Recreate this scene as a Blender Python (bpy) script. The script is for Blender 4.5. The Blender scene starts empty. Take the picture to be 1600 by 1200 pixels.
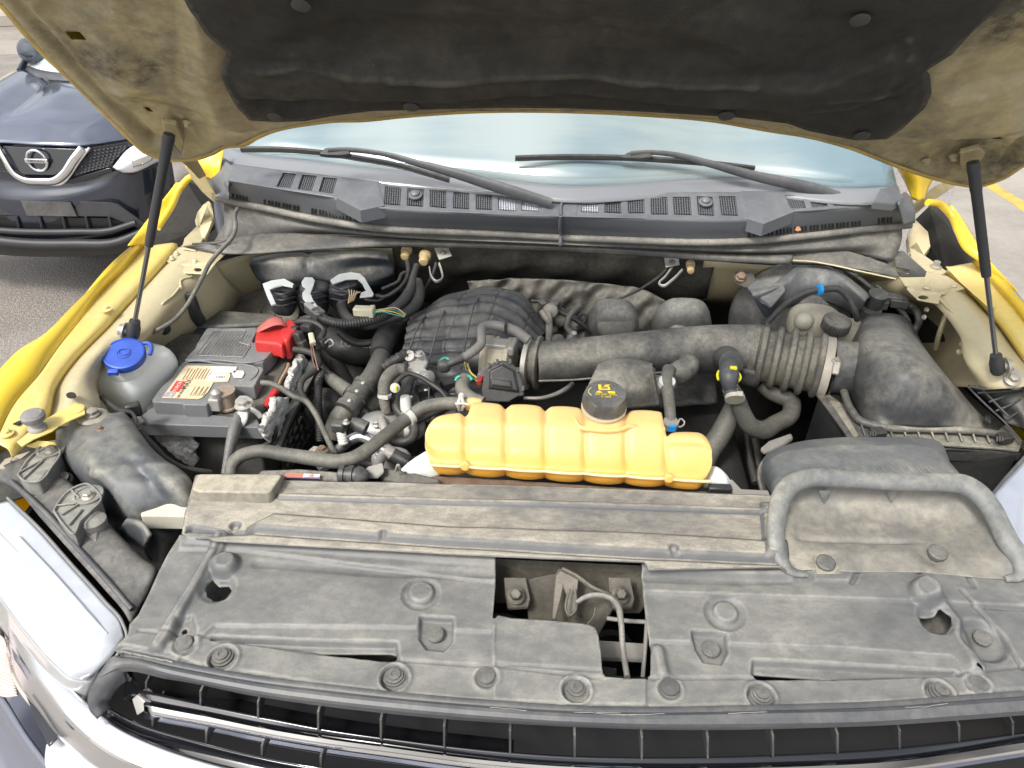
import bpy, bmesh, math, random
import numpy as np
from mathutils import Vector, Matrix
random.seed(7); rng = np.random.default_rng(7)
sc = bpy.context.scene
col = sc.collection

# ------------------------------------------------------------------ camera, sky, sun, exposure
F = 1232.0                                   # focal length in pixels of the 1600 px wide photograph
TH = math.radians(34)
XA = np.array([.9988, .0403, -.02835]); XA /= np.linalg.norm(XA)
YA = np.array([0, -math.sin(TH), math.cos(TH)]); YA -= XA*(XA@YA); YA /= np.linalg.norm(YA)
ZA = np.cross(XA, YA)
MW = np.stack([XA, YA, ZA])
CAM = np.array([-.055, -.59, 2.0])
cd = bpy.data.cameras.new('camera'); cam = bpy.data.objects.new('camera', cd); col.objects.link(cam)
cd.sensor_width = 36; cd.lens = 36*F/1600; cd.clip_start = .02; cd.clip_end = 500
r_, u_, b_ = MW[:, 0], -MW[:, 1], -MW[:, 2]
cam.matrix_world = Matrix(((r_[0], u_[0], b_[0], CAM[0]), (r_[1], u_[1], b_[1], CAM[1]), (r_[2], u_[2], b_[2], CAM[2]), (0, 0, 0, 1)))
sc.camera = cam
SUN_EL, SUN_AZ = math.radians(52), math.radians(215)     # azimuth clockwise from +Y
wd = bpy.data.worlds.new('World'); sc.world = wd; wd.use_nodes = True
nt = wd.node_tree; bg = nt.nodes['Background']
sky = nt.nodes.new('ShaderNodeTexSky'); sky.sky_type = 'NISHITA'; sky.sun_disc = False
sky.sun_elevation = SUN_EL; sky.sun_rotation = SUN_AZ; sky.air_density = 1.0; sky.dust_density = 4.0; sky.ozone_density = 1.0
hs = nt.nodes.new('ShaderNodeHueSaturation'); hs.inputs['Saturation'].default_value = .38; hs.inputs['Value'].default_value = 1.15
nt.links.new(sky.outputs[0], hs.inputs['Color'])
# thin cloud over the whole sky
tc = nt.nodes.new('ShaderNodeTexCoord'); cn = nt.nodes.new('ShaderNodeTexNoise'); cn.inputs['Scale'].default_value = 2.2; cn.inputs['Detail'].default_value = 6
nt.links.new(tc.outputs['Generated'], cn.inputs['Vector'])
cr = nt.nodes.new('ShaderNodeMapRange'); cr.inputs[1].default_value = .35; cr.inputs[2].default_value = .65; cr.inputs[3].default_value = .55; cr.inputs[4].default_value = 1.5
nt.links.new(cn.outputs[0], cr.inputs[0])
mx = nt.nodes.new('ShaderNodeVectorMath'); mx.operation = 'SCALE'
nt.links.new(hs.outputs[0], mx.inputs[0]); nt.links.new(cr.outputs[0], mx.inputs['Scale'])
nt.links.new(mx.outputs[0], bg.inputs['Color']); bg.inputs['Strength'].default_value = .15
sd = bpy.data.lights.new('sun', 'SUN'); sun = bpy.data.objects.new('sun', sd); col.objects.link(sun)
sd.energy = 2.1; sd.angle = math.radians(11); sd.color = (1, .965, .92)
sdir = Vector((math.sin(SUN_AZ)*math.cos(SUN_EL), math.cos(SUN_AZ)*math.cos(SUN_EL), math.sin(SUN_EL)))
sun.rotation_euler = sdir.to_track_quat('Z', 'Y').to_euler(); sun.location = (0, 0, 8)
sc.view_settings.view_transform = 'Standard'; sc.view_settings.look = 'None'; sc.view_settings.gamma = 1
sc.view_settings.use_curve_mapping = False; sc.view_settings.exposure = .42
sc.render.engine = 'CYCLES'; sc.cycles.max_bounces = 8; sc.cycles.diffuse_bounces = 4; sc.cycles.transparent_max_bounces = 8

# ------------------------------------------------------------------ surveying: where a sight line meets a real plane of the truck
def ray(px, py): return MW @ np.array([(px-800)/F, (py-600)/F, 1.])
def at(px, py, z=None, y=None, x=None, d=None):
    r = ray(px, py)
    t = d if d is not None else (z-CAM[2])/r[2] if z is not None else (y-CAM[1])/r[1] if y is not None else (x-CAM[0])/r[0]
    return CAM+r*t
def depth(p): return float((MW.T@(np.asarray(p)-CAM))[2])
def m_px(p, px): return px*depth(p)/F
def V3(p):
    p = list(p)
    return at(p[0], p[1], z=p[2])
class Plane:
    def __init__(s, o, u, v):
        s.o = np.array(o, float); s.u = np.array(u, float); s.u /= np.linalg.norm(s.u)
        v = np.array(v, float); v = v-s.u*(s.u@v); s.v = v/np.linalg.norm(v); s.n = np.cross(s.u, s.v)
    def uv(s, px, py):
        r = ray(px, py); t = ((s.o-CAM)@s.n)/(r@s.n); p = CAM+r*t-s.o
        return np.array([p@s.u, p@s.v])
    def hit(s, px, py, off=0.):
        o = s.o+s.n*off; r = ray(px, py); t = ((o-CAM)@s.n)/(r@s.n); return CAM+r*t
    def w(s, uv, h=0): return s.o+s.u*uv[0]+s.v*uv[1]+s.n*h
def plane3(a, b, c):
    a, b, c = map(np.array, (a, b, c)); return Plane(a, b-a, c-a)

# ------------------------------------------------------------------ object helpers
def tag(o, label=None, cat=None, group=None, kind=None):
    if label: o['label'] = label
    if cat: o['category'] = cat
    if group: o['group'] = group
    if kind: o['kind'] = kind
    return o
def thing(name, label, cat, loc=(0, 0, 0), group=None):
    o = bpy.data.objects.new(name, None); col.objects.link(o); o.empty_display_size = .05
    o.location = [float(v) for v in loc]
    return tag(o, label, cat, group)
def adopt(o, parent):
    if parent is not None:
        o.parent = parent; o.matrix_parent_inverse = Matrix.Translation(-Vector(wloc(parent)))
    return o
def wloc(o):
    # every Empty is unrotated, every mesh sits at the origin
    l = Vector(o.location)
    return l if o.type == 'EMPTY' else Vector((0, 0, 0))
def mesh(name, verts, faces, mat, parent=None, smooth=True, bevel=0, solid=0, sub=0, solid_off=-1, auto=None, seg=2):
    me = bpy.data.meshes.new(name)
    if isinstance(verts, np.ndarray): verts = verts.reshape(-1, 3).tolist()
    else: verts = [tuple(float(c) for c in v) for v in verts]
    if isinstance(faces, np.ndarray): faces = faces.tolist()
    me.from_pydata(verts, [], faces); me.validate()
    if smooth: me.polygons.foreach_set('use_smooth', [True]*len(me.polygons))
    me.materials.append(mat)
    o = bpy.data.objects.new(name, me); col.objects.link(o)
    if solid:
        m = o.modifiers.new('solid', 'SOLIDIFY'); m.thickness = solid; m.offset = solid_off
    if bevel:
        m = o.modifiers.new('bevel', 'BEVEL'); m.width = bevel; m.segments = seg; m.limit_method = 'ANGLE'; m.angle_limit = math.radians(35)
    if sub:
        m = o.modifiers.new('sub', 'SUBSURF'); m.levels = sub; m.render_levels = sub
    if auto is not None: set_sharp(me, auto)
    elif bevel: set_sharp(me, 40)
    me.update()
    return adopt(o, parent)
def set_sharp(me, deg):
    bm = bmesh.new(); bm.from_mesh(me); bmesh.ops.recalc_face_normals(bm, faces=bm.faces)
    lim = math.radians(deg)
    for e in bm.edges:
        if len(e.link_faces) == 2 and e.calc_face_angle(0) > lim: e.smooth = False
    bm.to_mesh(me); bm.free()
def cat1(P, n, closed=False):
    """points along a smooth curve through P"""
    P = np.array(P, float); k = len(P)
    if k == 2 and not closed:
        t = np.linspace(0, 1, n)[:, None]; return P[0]*(1-t)+P[1]*t
    if closed: Q = np.vstack([P[-1], P, P[0], P[1]]); segs = k
    else: Q = np.vstack([2*P[0]-P[1], P, 2*P[-1]-P[-2]]); segs = k-1
    L = np.array([np.linalg.norm(Q[i+2]-Q[i+1]) for i in range(segs)])+1e-9
    cum = np.concatenate([[0], np.cumsum(L)])
    s = np.linspace(0, cum[-1], n, endpoint=not closed); out = []
    for v in s:
        i = min(segs-1, int(np.searchsorted(cum, v, side='right')-1)); t = (v-cum[i])/L[i]
        p0, p1, p2, p3 = Q[i:i+4]
        # centripetal-like tangents scaled by neighbouring lengths keep corners from overshooting
        l0 = np.linalg.norm((p1-p0))+1e-9; l1 = L[i]; l2 = np.linalg.norm((p3-p2))+1e-9
        m1 = ((p2-p1)/l1*l0+(p1-p0)/l0*l1)/(l0+l1)*l1
        m2 = ((p3-p2)/l2*l1+(p2-p1)/l1*l2)/(l1+l2)*l1
        out.append((2*t**3-3*t**2+1)*p1+(t**3-2*t**2+t)*m1+(-2*t**3+3*t**2)*p2+(t**3-t**2)*m2)
    return np.array(out)
def lin1(P, n):
    P = np.array(P, float); L = np.linalg.norm(np.diff(P, axis=0), axis=1); cum = np.concatenate([[0], np.cumsum(L)])
    s = np.linspace(0, cum[-1], n); return np.stack([np.interp(s, cum, P[:, k]) for k in range(P.shape[1])], 1)
def grid_faces(nr, nc, closed=False):
    i = np.arange(nr-1)[:, None]; j = np.arange(nc if closed else nc-1)[None, :]; j2 = (j+1) % nc
    return np.stack([i*nc+j, i*nc+j2, (i+1)*nc+j2, (i+1)*nc+j], -1).reshape(-1, 4)
def patch(name, rows, mat, parent=None, nu=40, nv=None, smooth_rows=True, smooth_cols=True, solid=.002, disp=None, world=False, seg=6, cap=False, **kw):
    """a smooth surface through rows of (px, py, z) or world points"""
    R = [np.array(r, float) if world else np.array([V3(p) for p in r]) for r in rows]
    R = np.array([(cat1 if smooth_cols else lin1)(r, nu) for r in R])       # rows x nu x 3
    nv = nv or (len(rows)-1)*seg+1
    G = np.stack([(cat1 if smooth_rows else lin1)(R[:, k], nv) for k in range(nu)], 1)  # nv x nu x 3
    if disp is not None:
        du = np.gradient(G, axis=1); dv = np.gradient(G, axis=0); N = np.cross(du, dv); N /= np.linalg.norm(N, axis=2, keepdims=True)+1e-12
        if N[..., 2].mean() < 0: N = -N
        uu, vv = np.meshgrid(np.linspace(0, 1, nu), np.linspace(0, 1, nv)); G = G+N*disp(uu, vv)[..., None]
    f = grid_faces(nv, nu)
    # face up
    a = G.reshape(-1, 3); q = f[len(f)//2]; nrm = np.cross(a[q[1]]-a[q[0]], a[q[2]]-a[q[0]])
    view = CAM-a[q[0]]
    if nrm@view < 0: f = f[:, ::-1]
    return mesh(name, G, f, mat, parent, solid=solid, **kw)
def slab(name, top, mat, parent=None, thick=.003, down=(0, 0, -1), bevel=.0015, world=False, holes=None, plane=None, rnd=0, **kw):
    """a plate: outline of (px, py, z) / world points / (px, py) on a plane, extruded by thick along down"""
    if plane is not None: T = np.array([plane.hit(*p[:2]) for p in top]); down = -plane.n
    elif world: T = np.array(top, float)
    else: T = np.array([V3(p) for p in top])
    if rnd: T = chaikin(T, rnd)
    D = np.array(down, float)*thick; n = len(T)
    # orient
    A = sum(np.cross(T[i], T[(i+1) % n]) for i in range(n))
    if A@np.array(down, float) > 0: T = T[::-1]
    v = np.vstack([T, T+D]); f = [list(range(n)), list(range(2*n-1, n-1, -1))]+[[i, n+i, n+(i+1) % n, (i+1) % n] for i in range(n)]
    return mesh(name, v, f, mat, parent, smooth=bool(bevel), bevel=bevel, **kw)
def prism(name, top, bot, mat, parent=None, bevel=.003, world=False, **kw):
    T = np.array(top, float) if world else np.array([V3(p) for p in top]); B = np.array(bot, float) if world else np.array([V3(p) for p in bot])
    n = len(T); v = np.vstack([T, B]); f = [list(range(n)), list(range(2*n-1, n-1, -1))]+[[i, n+i, n+(i+1) % n, (i+1) % n] for i in range(n)]
    o = mesh(name, v, f, mat, parent, bevel=bevel, **kw); return o
def chaikin(T, k):
    for _ in range(k):
        a = T; b = np.roll(T, -1, axis=0); T = np.stack([.75*a+.25*b, .25*a+.75*b], 1).reshape(-1, T.shape[1])
    return T
def frames(P):
    T = np.gradient(P, axis=0); T /= np.linalg.norm(T, axis=1, keepdims=True)+1e-12
    up = np.array([0, 0, 1.]); 
    if abs(T[0]@up) > .9: up = np.array([0, 1., 0])
    n = up-T[0]*(T[0]@up); n /= np.linalg.norm(n); N = [n]
    for i in range(1, len(P)):
        n = N[-1]-T[i]*(T[i]@N[-1]); n /= np.linalg.norm(n)+1e-12; N.append(n)
    N = np.array(N); return T, N, np.cross(T, N)
def tube(name, pts, r, mat, parent=None, ns=14, step=.006, world=False, rib=None, flat=1., caps=True, rpx=True, smooth=True, straight=False):
    """hose, wire or pipe through (px, py, z) points; r in photo pixels (or metres with rpx=False), number or list"""
    P = np.array(pts, float) if world else np.array([V3(p) for p in pts])
    R = np.array(r if hasattr(r, '__len__') else [r]*len(P), float)
    if rpx: R = np.array([m_px(p, q) for p, q in zip(P, R)])
    L = np.linalg.norm(np.diff(P, axis=0), axis=1).sum()
    if rib: step = rib[0]/6
    n = max(2 if straight else 6, int(L/step)+1); n = min(n, 1400)
    Q = (lin1 if straight else cat1)(np.column_stack([P, R*3]), n); P2, R2 = Q[:, :3], Q[:, 3]/3
    s = np.concatenate([[0], np.cumsum(np.linalg.norm(np.diff(P2, axis=0), axis=1))])
    if rib: R2 = R2*(1+rib[1]*np.clip(np.sin(2*math.pi*s/rib[0])*1.8, -1, 1))
    T, N, B = frames(P2); a = np.linspace(0, 2*math.pi, ns, endpoint=False)
    G = P2[:, None]+R2[:, None, None]*(np.cos(a)[None, :, None]*N[:, None]+flat*np.sin(a)[None, :, None]*B[:, None])
    f = grid_faces(len(P2), ns, True).tolist()
    if caps: f += [list(range(ns))[::-1], [(len(P2)-1)*ns+i for i in range(ns)]]
    return mesh(name, G, f, mat, parent, smooth=smooth, auto=50 if caps else None)
def lathe(name, o, axis, prof, mat, parent=None, n=32, mod=None, xdir=None, auto=35):
    """prof: (r, h) from the base up, metres"""
    o = np.array(o, float); axis = np.array(axis, float); axis /= np.linalg.norm(axis)
    x = np.array(xdir if xdir is not None else ((1, 0, 0) if abs(axis[0]) < .9 else (0, 1, 0)), float); x -= axis*(x@axis); x /= np.linalg.norm(x); y = np.cross(axis, x)
    a = np.linspace(0, 2*math.pi, n, endpoint=False); V = []
    for i, (r, h) in enumerate(prof):
        rr = np.full(n, r) if mod is None else np.array([mod(t, r, h, i) for t in a])
        V.append(o+axis*h+rr[:, None]*(np.cos(a)[:, None]*x+np.sin(a)[:, None]*y))
    V = np.array(V); f = grid_faces(len(prof), n, True).tolist()
    f += [list(range(n))[::-1], [(len(prof)-1)*n+i for i in range(n)]]
    return mesh(name, V, f, mat, parent, auto=auto)
def box(name, c, size, mat, parent=None, ax=None, bevel=.002, **kw):
    c = np.array(c, float); A = np.eye(3) if ax is None else np.array(ax, float)
    v = [c+sum(A[k]*size[k]/2*s[k] for k in range(3)) for s in [(-1, -1, -1), (1, -1, -1), (1, 1, -1), (-1, 1, -1), (-1, -1, 1), (1, -1, 1), (1, 1, 1), (-1, 1, 1)]]
    f = [[0, 3, 2, 1], [4, 5, 6, 7], [0, 1, 5, 4], [1, 2, 6, 5], [2, 3, 7, 6], [3, 0, 4, 7]]
    return mesh(name, v, f, mat, parent, bevel=bevel, **kw)
def axes(xdir, up=(0, 0, 1)):
    x = np.array(xdir, float); x /= np.linalg.norm(x); z = np.array(up, float); z -= x*(x@z); z /= np.linalg.norm(z); return np.array([x, np.cross(z, x), z])
def text(name, s, pos, xdir, ydir, size, mat, parent=None, align='CENTER', extrude=.0002, sx=1.):
    cu = bpy.data.curves.new(name, 'FONT'); cu.body = s; cu.size = size; cu.align_x = align; cu.align_y = 'CENTER'; cu.extrude = extrude
    cu.materials.append(mat); o = bpy.data.objects.new(name, cu); col.objects.link(o)
    x = Vector(xdir).normalized(); y = Vector(ydir); y = (y-x*x.dot(y)).normalized(); z = x.cross(y)
    m = Matrix.Identity(4)
    for i in range(3): m[i][0] = x[i]*sx; m[i][1] = y[i]; m[i][2] = z[i]; m[i][3] = pos[i]
    o.matrix_world = m
    bpy.context.view_layer.update()
    me = bpy.data.meshes.new_from_object(o.evaluated_get(bpy.context.evaluated_depsgraph_get())); me.transform(m); bpy.data.objects.remove(o)
    if not me.materials: me.materials.append(mat)
    o = bpy.data.objects.new(name, me); col.objects.link(o); return adopt(o, parent)
# signed distance to polygons, for pressed and moulded sheets
def sdf(poly, P):
    poly = np.asarray(poly, float); d = np.full(P.shape[:-1], 1e9); ins = np.zeros(P.shape[:-1], bool); n = len(poly)
    for i in range(n):
        a = poly[i]; b = poly[(i+1) % n]; e = b-a; w = P-a
        t = np.clip((w@e)/max(e@e, 1e-12), 0, 1); d = np.minimum(d, np.linalg.norm(w-t[..., None]*e, axis=-1))
        c = (a[1] > P[..., 1]) != (b[1] > P[..., 1])
        xi = e[0]*(P[..., 1]-a[1])/(e[1] if abs(e[1]) > 1e-12 else 1e-12)+a[0]
        ins ^= c & (P[..., 0] < xi)
    return np.where(ins, -d, d)
def dline(pl, P):
    d = np.full(P.shape[:-1], 1e9)
    for a, b in zip(pl[:-1], pl[1:]):
        e = b-a; w = P-a; t = np.clip((w@e)/max(e@e, 1e-12), 0, 1); d = np.minimum(d, np.linalg.norm(w-t[..., None]*e, axis=-1))
    return d
def ss(x): x = np.clip(x, 0, 1); return x*x*(3-2*x)
def vnoise(P, cell, seed=0):
    """smooth value noise on 2-D points"""
    r = np.random.default_rng(seed); T = r.random((64, 64)); q = P/cell; i = np.floor(q).astype(int); f = q-i; f = f*f*(3-2*f)
    g = lambda a, b: T[(i[..., 0]+a) % 64, (i[..., 1]+b) % 64]
    return (g(0, 0)*(1-f[..., 0])+g(1, 0)*f[..., 0])*(1-f[..., 1])+(g(0, 1)*(1-f[..., 0])+g(1, 1)*f[..., 0])*f[..., 1]
def circle_px(c, r, n=20, ry=None): 
    return [(c[0]+r*math.cos(2*math.pi*i/n), c[1]+(ry or r*.85)*math.sin(2*math.pi*i/n)) for i in range(n)]
def relief(name, plane, outline, mat, parent=None, step=.003, holes=(), feats=(), thick=.003, wave=.0008, curve=None, rnd=0, uvspace=False, extra=None, sol_off=-1, flip=False, damp=0.):
    """a moulded sheet: flat outline (photo pixels on the plane) with pressed features of real depth"""
    tr = (lambda L: np.array([plane.uv(*p) for p in L])) 
    ol = np.array(outline, float) if uvspace else tr(outline)
    if rnd: ol = chaikin(ol, rnd)
    lo, hi = ol.min(0)-step*2, ol.max(0)+step*2
    nx, ny = int((hi[0]-lo[0])/step)+2, int((hi[1]-lo[1])/step)+2
    X, Y = np.meshgrid(lo[0]+np.arange(nx)*step, lo[1]+np.arange(ny)*step); P = np.stack([X, Y], -1)
    HL = [tr(h) for h in holes]
    def s_of(P):
        s = sdf(ol, P)
        for h in HL: s = np.maximum(s, -sdf(h, P))
        return s
    s = s_of(P); e = step*.25
    gx = s_of(P+[e, 0])-s_of(P-[e, 0]); gy = s_of(P+[0, e])-s_of(P-[0, e]); g = np.stack([gx, gy], -1)/(2*e)
    gn = np.linalg.norm(g, axis=-1, keepdims=True); g = np.where(gn > .3, g/np.maximum(gn, 1e-6), 0)
    i = np.arange(ny-1)[:, None]*nx+np.arange(nx-1)[None, :]; kp = s < .45*step
    fk = kp[:-1, :-1] & kp[1:, :-1] & kp[:-1, 1:] & kp[1:, 1:]; cnt = np.zeros(s.shape, int)
    for a_, b_ in ((0, 0), (1, 0), (0, 1), (1, 1)): cnt[a_:ny-1+a_, b_:nx-1+b_] += fk
    near = (cnt > 0) & (cnt < 4)
    P = np.where(near[..., None], P-s[..., None]*g, P)
    near2 = (cnt == 4) & (s > -.6*step); P = np.where(near2[..., None], P-(s+.6*step)[..., None]*g, P)
    H = np.zeros(s.shape)
    for ft in feats:
        k = ft[0]
        if k == 'poly': _, pp, h, w = ft[:4]; q = tr(pp); q = chaikin(q, 1) if len(ft) > 4 else q; H += h*ss(.5-sdf(q, P)/w)
        elif k == 'circ': _, c, r, h, w = ft[:5]; q = plane.uv(*c); rr = m_px(plane.hit(*c), r); H += h*ss(.5-(np.linalg.norm(P-q, axis=-1)-rr)/w)
        elif k == 'dome': _, c, r, h = ft[:4]; q = plane.uv(*c); rr = m_px(plane.hit(*c), r); H += h*np.sqrt(np.clip(1-(np.linalg.norm(P-q, axis=-1)/rr)**2, 0, 1))
        elif k == 'line': _, pl, hw, h, w = ft[:5]; q = tr(pl); rr = m_px(plane.hit(*pl[0]), hw); H += h*ss(.5-(dline(q, P)-rr)/w)
        elif k == 'noise': _, cell, amp, seed = ft[:4]; H += amp*(vnoise(P, cell, seed)-.5)
    H += wave*(vnoise(P, .09, 3)-.5)*2+wave*.5*(vnoise(P, .03, 5)-.5)
    if damp: H = H*ss(-sdf(ol, P)/damp)
    if extra is not None: H = H+extra(P)
    W = plane.o+P[..., :1]*plane.u+P[..., 1:]*plane.v+H[..., None]*plane.n
    if curve is not None: W = curve(W, P)
    f = np.stack([i, i+1, i+1+nx, i+nx], -1)[fk]
    used = np.unique(f); mp = np.full(nx*ny, -1); mp[used] = np.arange(len(used))
    V = W.reshape(-1, 3)[used]; f = mp[f]
    if flip: f = f[:, ::-1]
    return mesh(name, V, f, mat, parent, solid=thick, solid_off=sol_off)

# ------------------------------------------------------------------ materials
def nn(nt, t, **kw):
    n = nt.nodes.new(t)
    for k, v in kw.items():
        if hasattr(n, k): setattr(n, k, v)
        else: n.inputs[k].default_value = v
    return n
def ramp(nt, src, a, b, lo=0., hi=1.):
    m = nn(nt, 'ShaderNodeMapRange'); m.interpolation_type = 'SMOOTHSTEP'; m.inputs[1].default_value = a; m.inputs[2].default_value = b; m.inputs[3].default_value = lo; m.inputs[4].default_value = hi
    nt.links.new(src, m.inputs[0]); return m.outputs[0]
def math_(nt, op, a, b, clamp=False):
    m = nn(nt, 'ShaderNodeMath'); m.operation = op; m.use_clamp = clamp
    for i, v in enumerate((a, b)):
        if isinstance(v, (int, float)): m.inputs[i].default_value = v
        else: nt.links.new(v, m.inputs[i])
    return m.outputs[0]
def mixc(nt, f, a, b):
    m = nn(nt, 'ShaderNodeMix'); m.data_type = 'RGBA'
    for i, v in ((0, f), (6, a), (7, b)):
        if isinstance(v, (int, float)): m.inputs[i].default_value = v
        elif isinstance(v, tuple): m.inputs[i].default_value = (*v[:3], 1)
        else: nt.links.new(v, m.inputs[i])
    return m.outputs[2]
def noise(nt, vec, scale, detail=5, rough=.6, dist=0.):
    n = nn(nt, 'ShaderNodeTexNoise'); n.inputs['Scale'].default_value = scale; n.inputs['Detail'].default_value = detail; n.inputs['Roughness'].default_value = rough; n.inputs['Distortion'].default_value = dist
    nt.links.new(vec, n.inputs['Vector']); return n.outputs[0]
MATS = {}
def dusty(name, base, dust=(.30, .27, .21), amt=.6, up=.5, scale=9, rough=.5, drough=.72, bump=.15, speck=.5, metal=0., streak=None, coat=0., spec=.5, patch_c=None, patch_amt=0., patch_scale=5, lo=.3, hi=.62, sx=(1, 1, 1), edge=0., upr=(-.1, .95)):
    """a surface of one colour under uneven road dust: clouds of dust, fine specks, more of it where it faces up"""
    m = bpy.data.materials.new(name); m.use_nodes = True; nt = m.node_tree; p = nt.nodes['Principled BSDF']
    tc = nn(nt, 'ShaderNodeTexCoord'); mp = nn(nt, 'ShaderNodeMapping'); mp.inputs['Scale'].default_value = sx; nt.links.new(tc.outputs['Object'], mp.inputs[0]); v = mp.outputs[0]
    n1 = ramp(nt, noise(nt, v, scale, 6, .62, .3), lo, hi); n2 = noise(nt, v, scale*14, 4, .7); n3 = noise(nt, v, 420, 3, .7); n4 = noise(nt, v, scale*3.7, 8, .75, 1.2)
    ge = nn(nt, 'ShaderNodeNewGeometry'); sp = nn(nt, 'ShaderNodeSeparateXYZ'); nt.links.new(ge.outputs['Normal'], sp.inputs[0])
    upf = ramp(nt, sp.outputs[2], upr[0], upr[1], 1-up, 1)
    f = math_(nt, 'MULTIPLY', n1, upf); f = math_(nt, 'MULTIPLY', f, ramp(nt, n2, .25, .7, .78, 1.1)); f = math_(nt, 'MULTIPLY', f, ramp(nt, n3, .35, .6, 1-speck*.4, 1))
    f = math_(nt, 'MULTIPLY', f, ramp(nt, n4, .38, .6, .8, 1.08)); base_amt = math_(nt, 'MULTIPLY', math_(nt, 'MULTIPLY', upf, amt*.26), ramp(nt, n2, .3, .65, .4, 1.2)); f = math_(nt, 'ADD', math_(nt, 'MULTIPLY', f, amt), base_amt, True)
    if edge:
        pe = ramp(nt, ge.outputs['Pointiness'], .503, .53, 0, edge); pv = ramp(nt, ge.outputs['Pointiness'], .47, .497, -edge*.2, 0)
        f = math_(nt, 'ADD', math_(nt, 'ADD', f, math_(nt, 'MULTIPLY', pe, ramp(nt, n2, .35, .65, .4, 1))), pv, True)
    bc = base
    if patch_c: bc = mixc(nt, math_(nt, 'MULTIPLY', ramp(nt, noise(nt, v, patch_scale, 5, .65, .6), .48, .62), patch_amt), base, patch_c)
    dust = mixc(nt, ramp(nt, n4, .4, .65), tuple(x*.9 for x in dust), tuple(min(1, x*1.08) for x in dust))
    c = mixc(nt, f, bc, dust)
    if not metal: c = mixc(nt, ramp(nt, n3, .70, .76, 0, .5), c, (.42, .39, .32))
    nt.links.new(c, p.inputs['Base Color']); nt.links.new(math_(nt, 'ADD', math_(nt, 'MULTIPLY', f, drough-rough), rough, True), p.inputs['Roughness'])
    p.inputs['Metallic'].default_value = metal; p.inputs['Coat Weight'].default_value = coat; p.inputs['Specular IOR Level'].default_value = spec
    if metal:
        nt.links.new(math_(nt, 'MULTIPLY', math_(nt, 'SUBTRACT', 1., f, True), metal), p.inputs['Metallic'])
    b = nn(nt, 'ShaderNodeBump'); b.inputs['Strength'].default_value = bump; b.inputs['Distance'].default_value = .001
    hsum = math_(nt, 'ADD', n3, math_(nt, 'MULTIPLY', n2, 1.5)); nt.links.new(hsum, b.inputs['Height']); nt.links.new(b.outputs[0], p.inputs['Normal'])
    MATS[name] = m; return m
def plain(name, c, rough=.5, metal=0., coat=0., bump=0., bscale=300, spec=.5, var=0., emit=None):
    m = bpy.data.materials.new(name); m.use_nodes = True; nt = m.node_tree; p = nt.nodes['Principled BSDF']
    p.inputs['Base Color'].default_value = (*c, 1); p.inputs['Roughness'].default_value = rough; p.inputs['Metallic'].default_value = metal
    p.inputs['Coat Weight'].default_value = coat; p.inputs['Coat Roughness'].default_value = .05; p.inputs['Specular IOR Level'].default_value = spec
    tc = nn(nt, 'ShaderNodeTexCoord')
    if var:
        n = noise(nt, tc.outputs['Object'], 14, 5, .65); nt.links.new(mixc(nt, ramp(nt, n, .35, .65), c, tuple(x*(1-var) for x in c)), p.inputs['Base Color'])
    if bump:
        b = nn(nt, 'ShaderNodeBump'); b.inputs['Strength'].default_value = bump; b.inputs['Distance'].default_value = .001
        nt.links.new(noise(nt, tc.outputs['Object'], bscale, 3), b.inputs['Height']); nt.links.new(b.outputs[0], p.inputs['Normal'])
    MATS[name] = m; return m
DUST = (.35, .33, .28)
COVER = dusty('cover plastic', (.088, .093, .098), (.345, .335, .29), .58, .5, 3.2, .46, bump=.14, lo=.3, hi=.74, speck=.7, edge=.24, sx=(.8, 1.3, 1), upr=(.6, .99))
BEAM = dusty('beam plastic', (.075, .082, .09), (.42, .385, .31), .85, .85, 4, .5, lo=.25, hi=.65, speck=1., bump=.25, edge=.2, sx=(.7, 1.5, 1), upr=(.86, .995))
TAN = dusty('heavy dust plastic', (.09, .09, .085), (.41, .375, .29), .85, .45, 4, .6, lo=.15, hi=.7, bump=.12)
SCOOP = dusty('scoop rubber', (.075, .088, .102), (.36, .35, .30), .55, .5, 5, .45, lo=.3, hi=.75, bump=.08, edge=.2, speck=.3)
SURR = dusty('surround plastic', (.05, .056, .066), DUST, .3, .5, 6, .42, lo=.3, hi=.8, bump=.08)
BLK = dusty('black plastic', (.014, .016, .019), (.24, .23, .19), .22, .6, 9, .36)
BLKD = dusty('black plastic dusty', (.021, .024, .029), (.28, .265, .22), .42, .6, 8, .40)
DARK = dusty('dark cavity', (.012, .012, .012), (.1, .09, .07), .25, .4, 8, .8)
HOSE = dusty('hose rubber', (.06, .06, .056), (.24, .23, .185), .6, .5, 10, .5, bump=.2)
HOSEL = dusty('pale hose rubber', (.15, .15, .145), (.30, .28, .23), .5, .5, 12, .55, bump=.15)
HOSED = dusty('dark hose rubber', (.02, .021, .023), (.2, .185, .15), .26, .5, 12, .45, bump=.2)
WIRE = dusty('wire loom', (.018, .019, .022), (.2, .18, .14), .2, .4, 16, .42)
TUBEM = dusty('intake plastic', (.035, .038, .043), (.36, .34, .275), .75, .6, 6, .42, lo=.38, hi=.68, edge=.15)
BELL = dusty('bellows rubber', (.06, .058, .052), (.30, .28, .22), .75, .4, 12, .7)
BEIGE = dusty('primer beige', (.56, .49, .30), (.30, .25, .16), .55, .3, 7, .38, lo=.45, hi=.8, bump=.05, coat=.15)
HOODIN = dusty('hood underside', (.44, .38, .22), (.075, .065, .045), 1.0, 0., 3.2, .36, lo=.42, hi=.72, bump=.06, coat=.2)
YEL = dusty('yellow paint', (.90, .62, .03), (.80, .60, .12), .25, .4, 5, .22, coat=.8, bump=.0, drough=.4)
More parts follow.
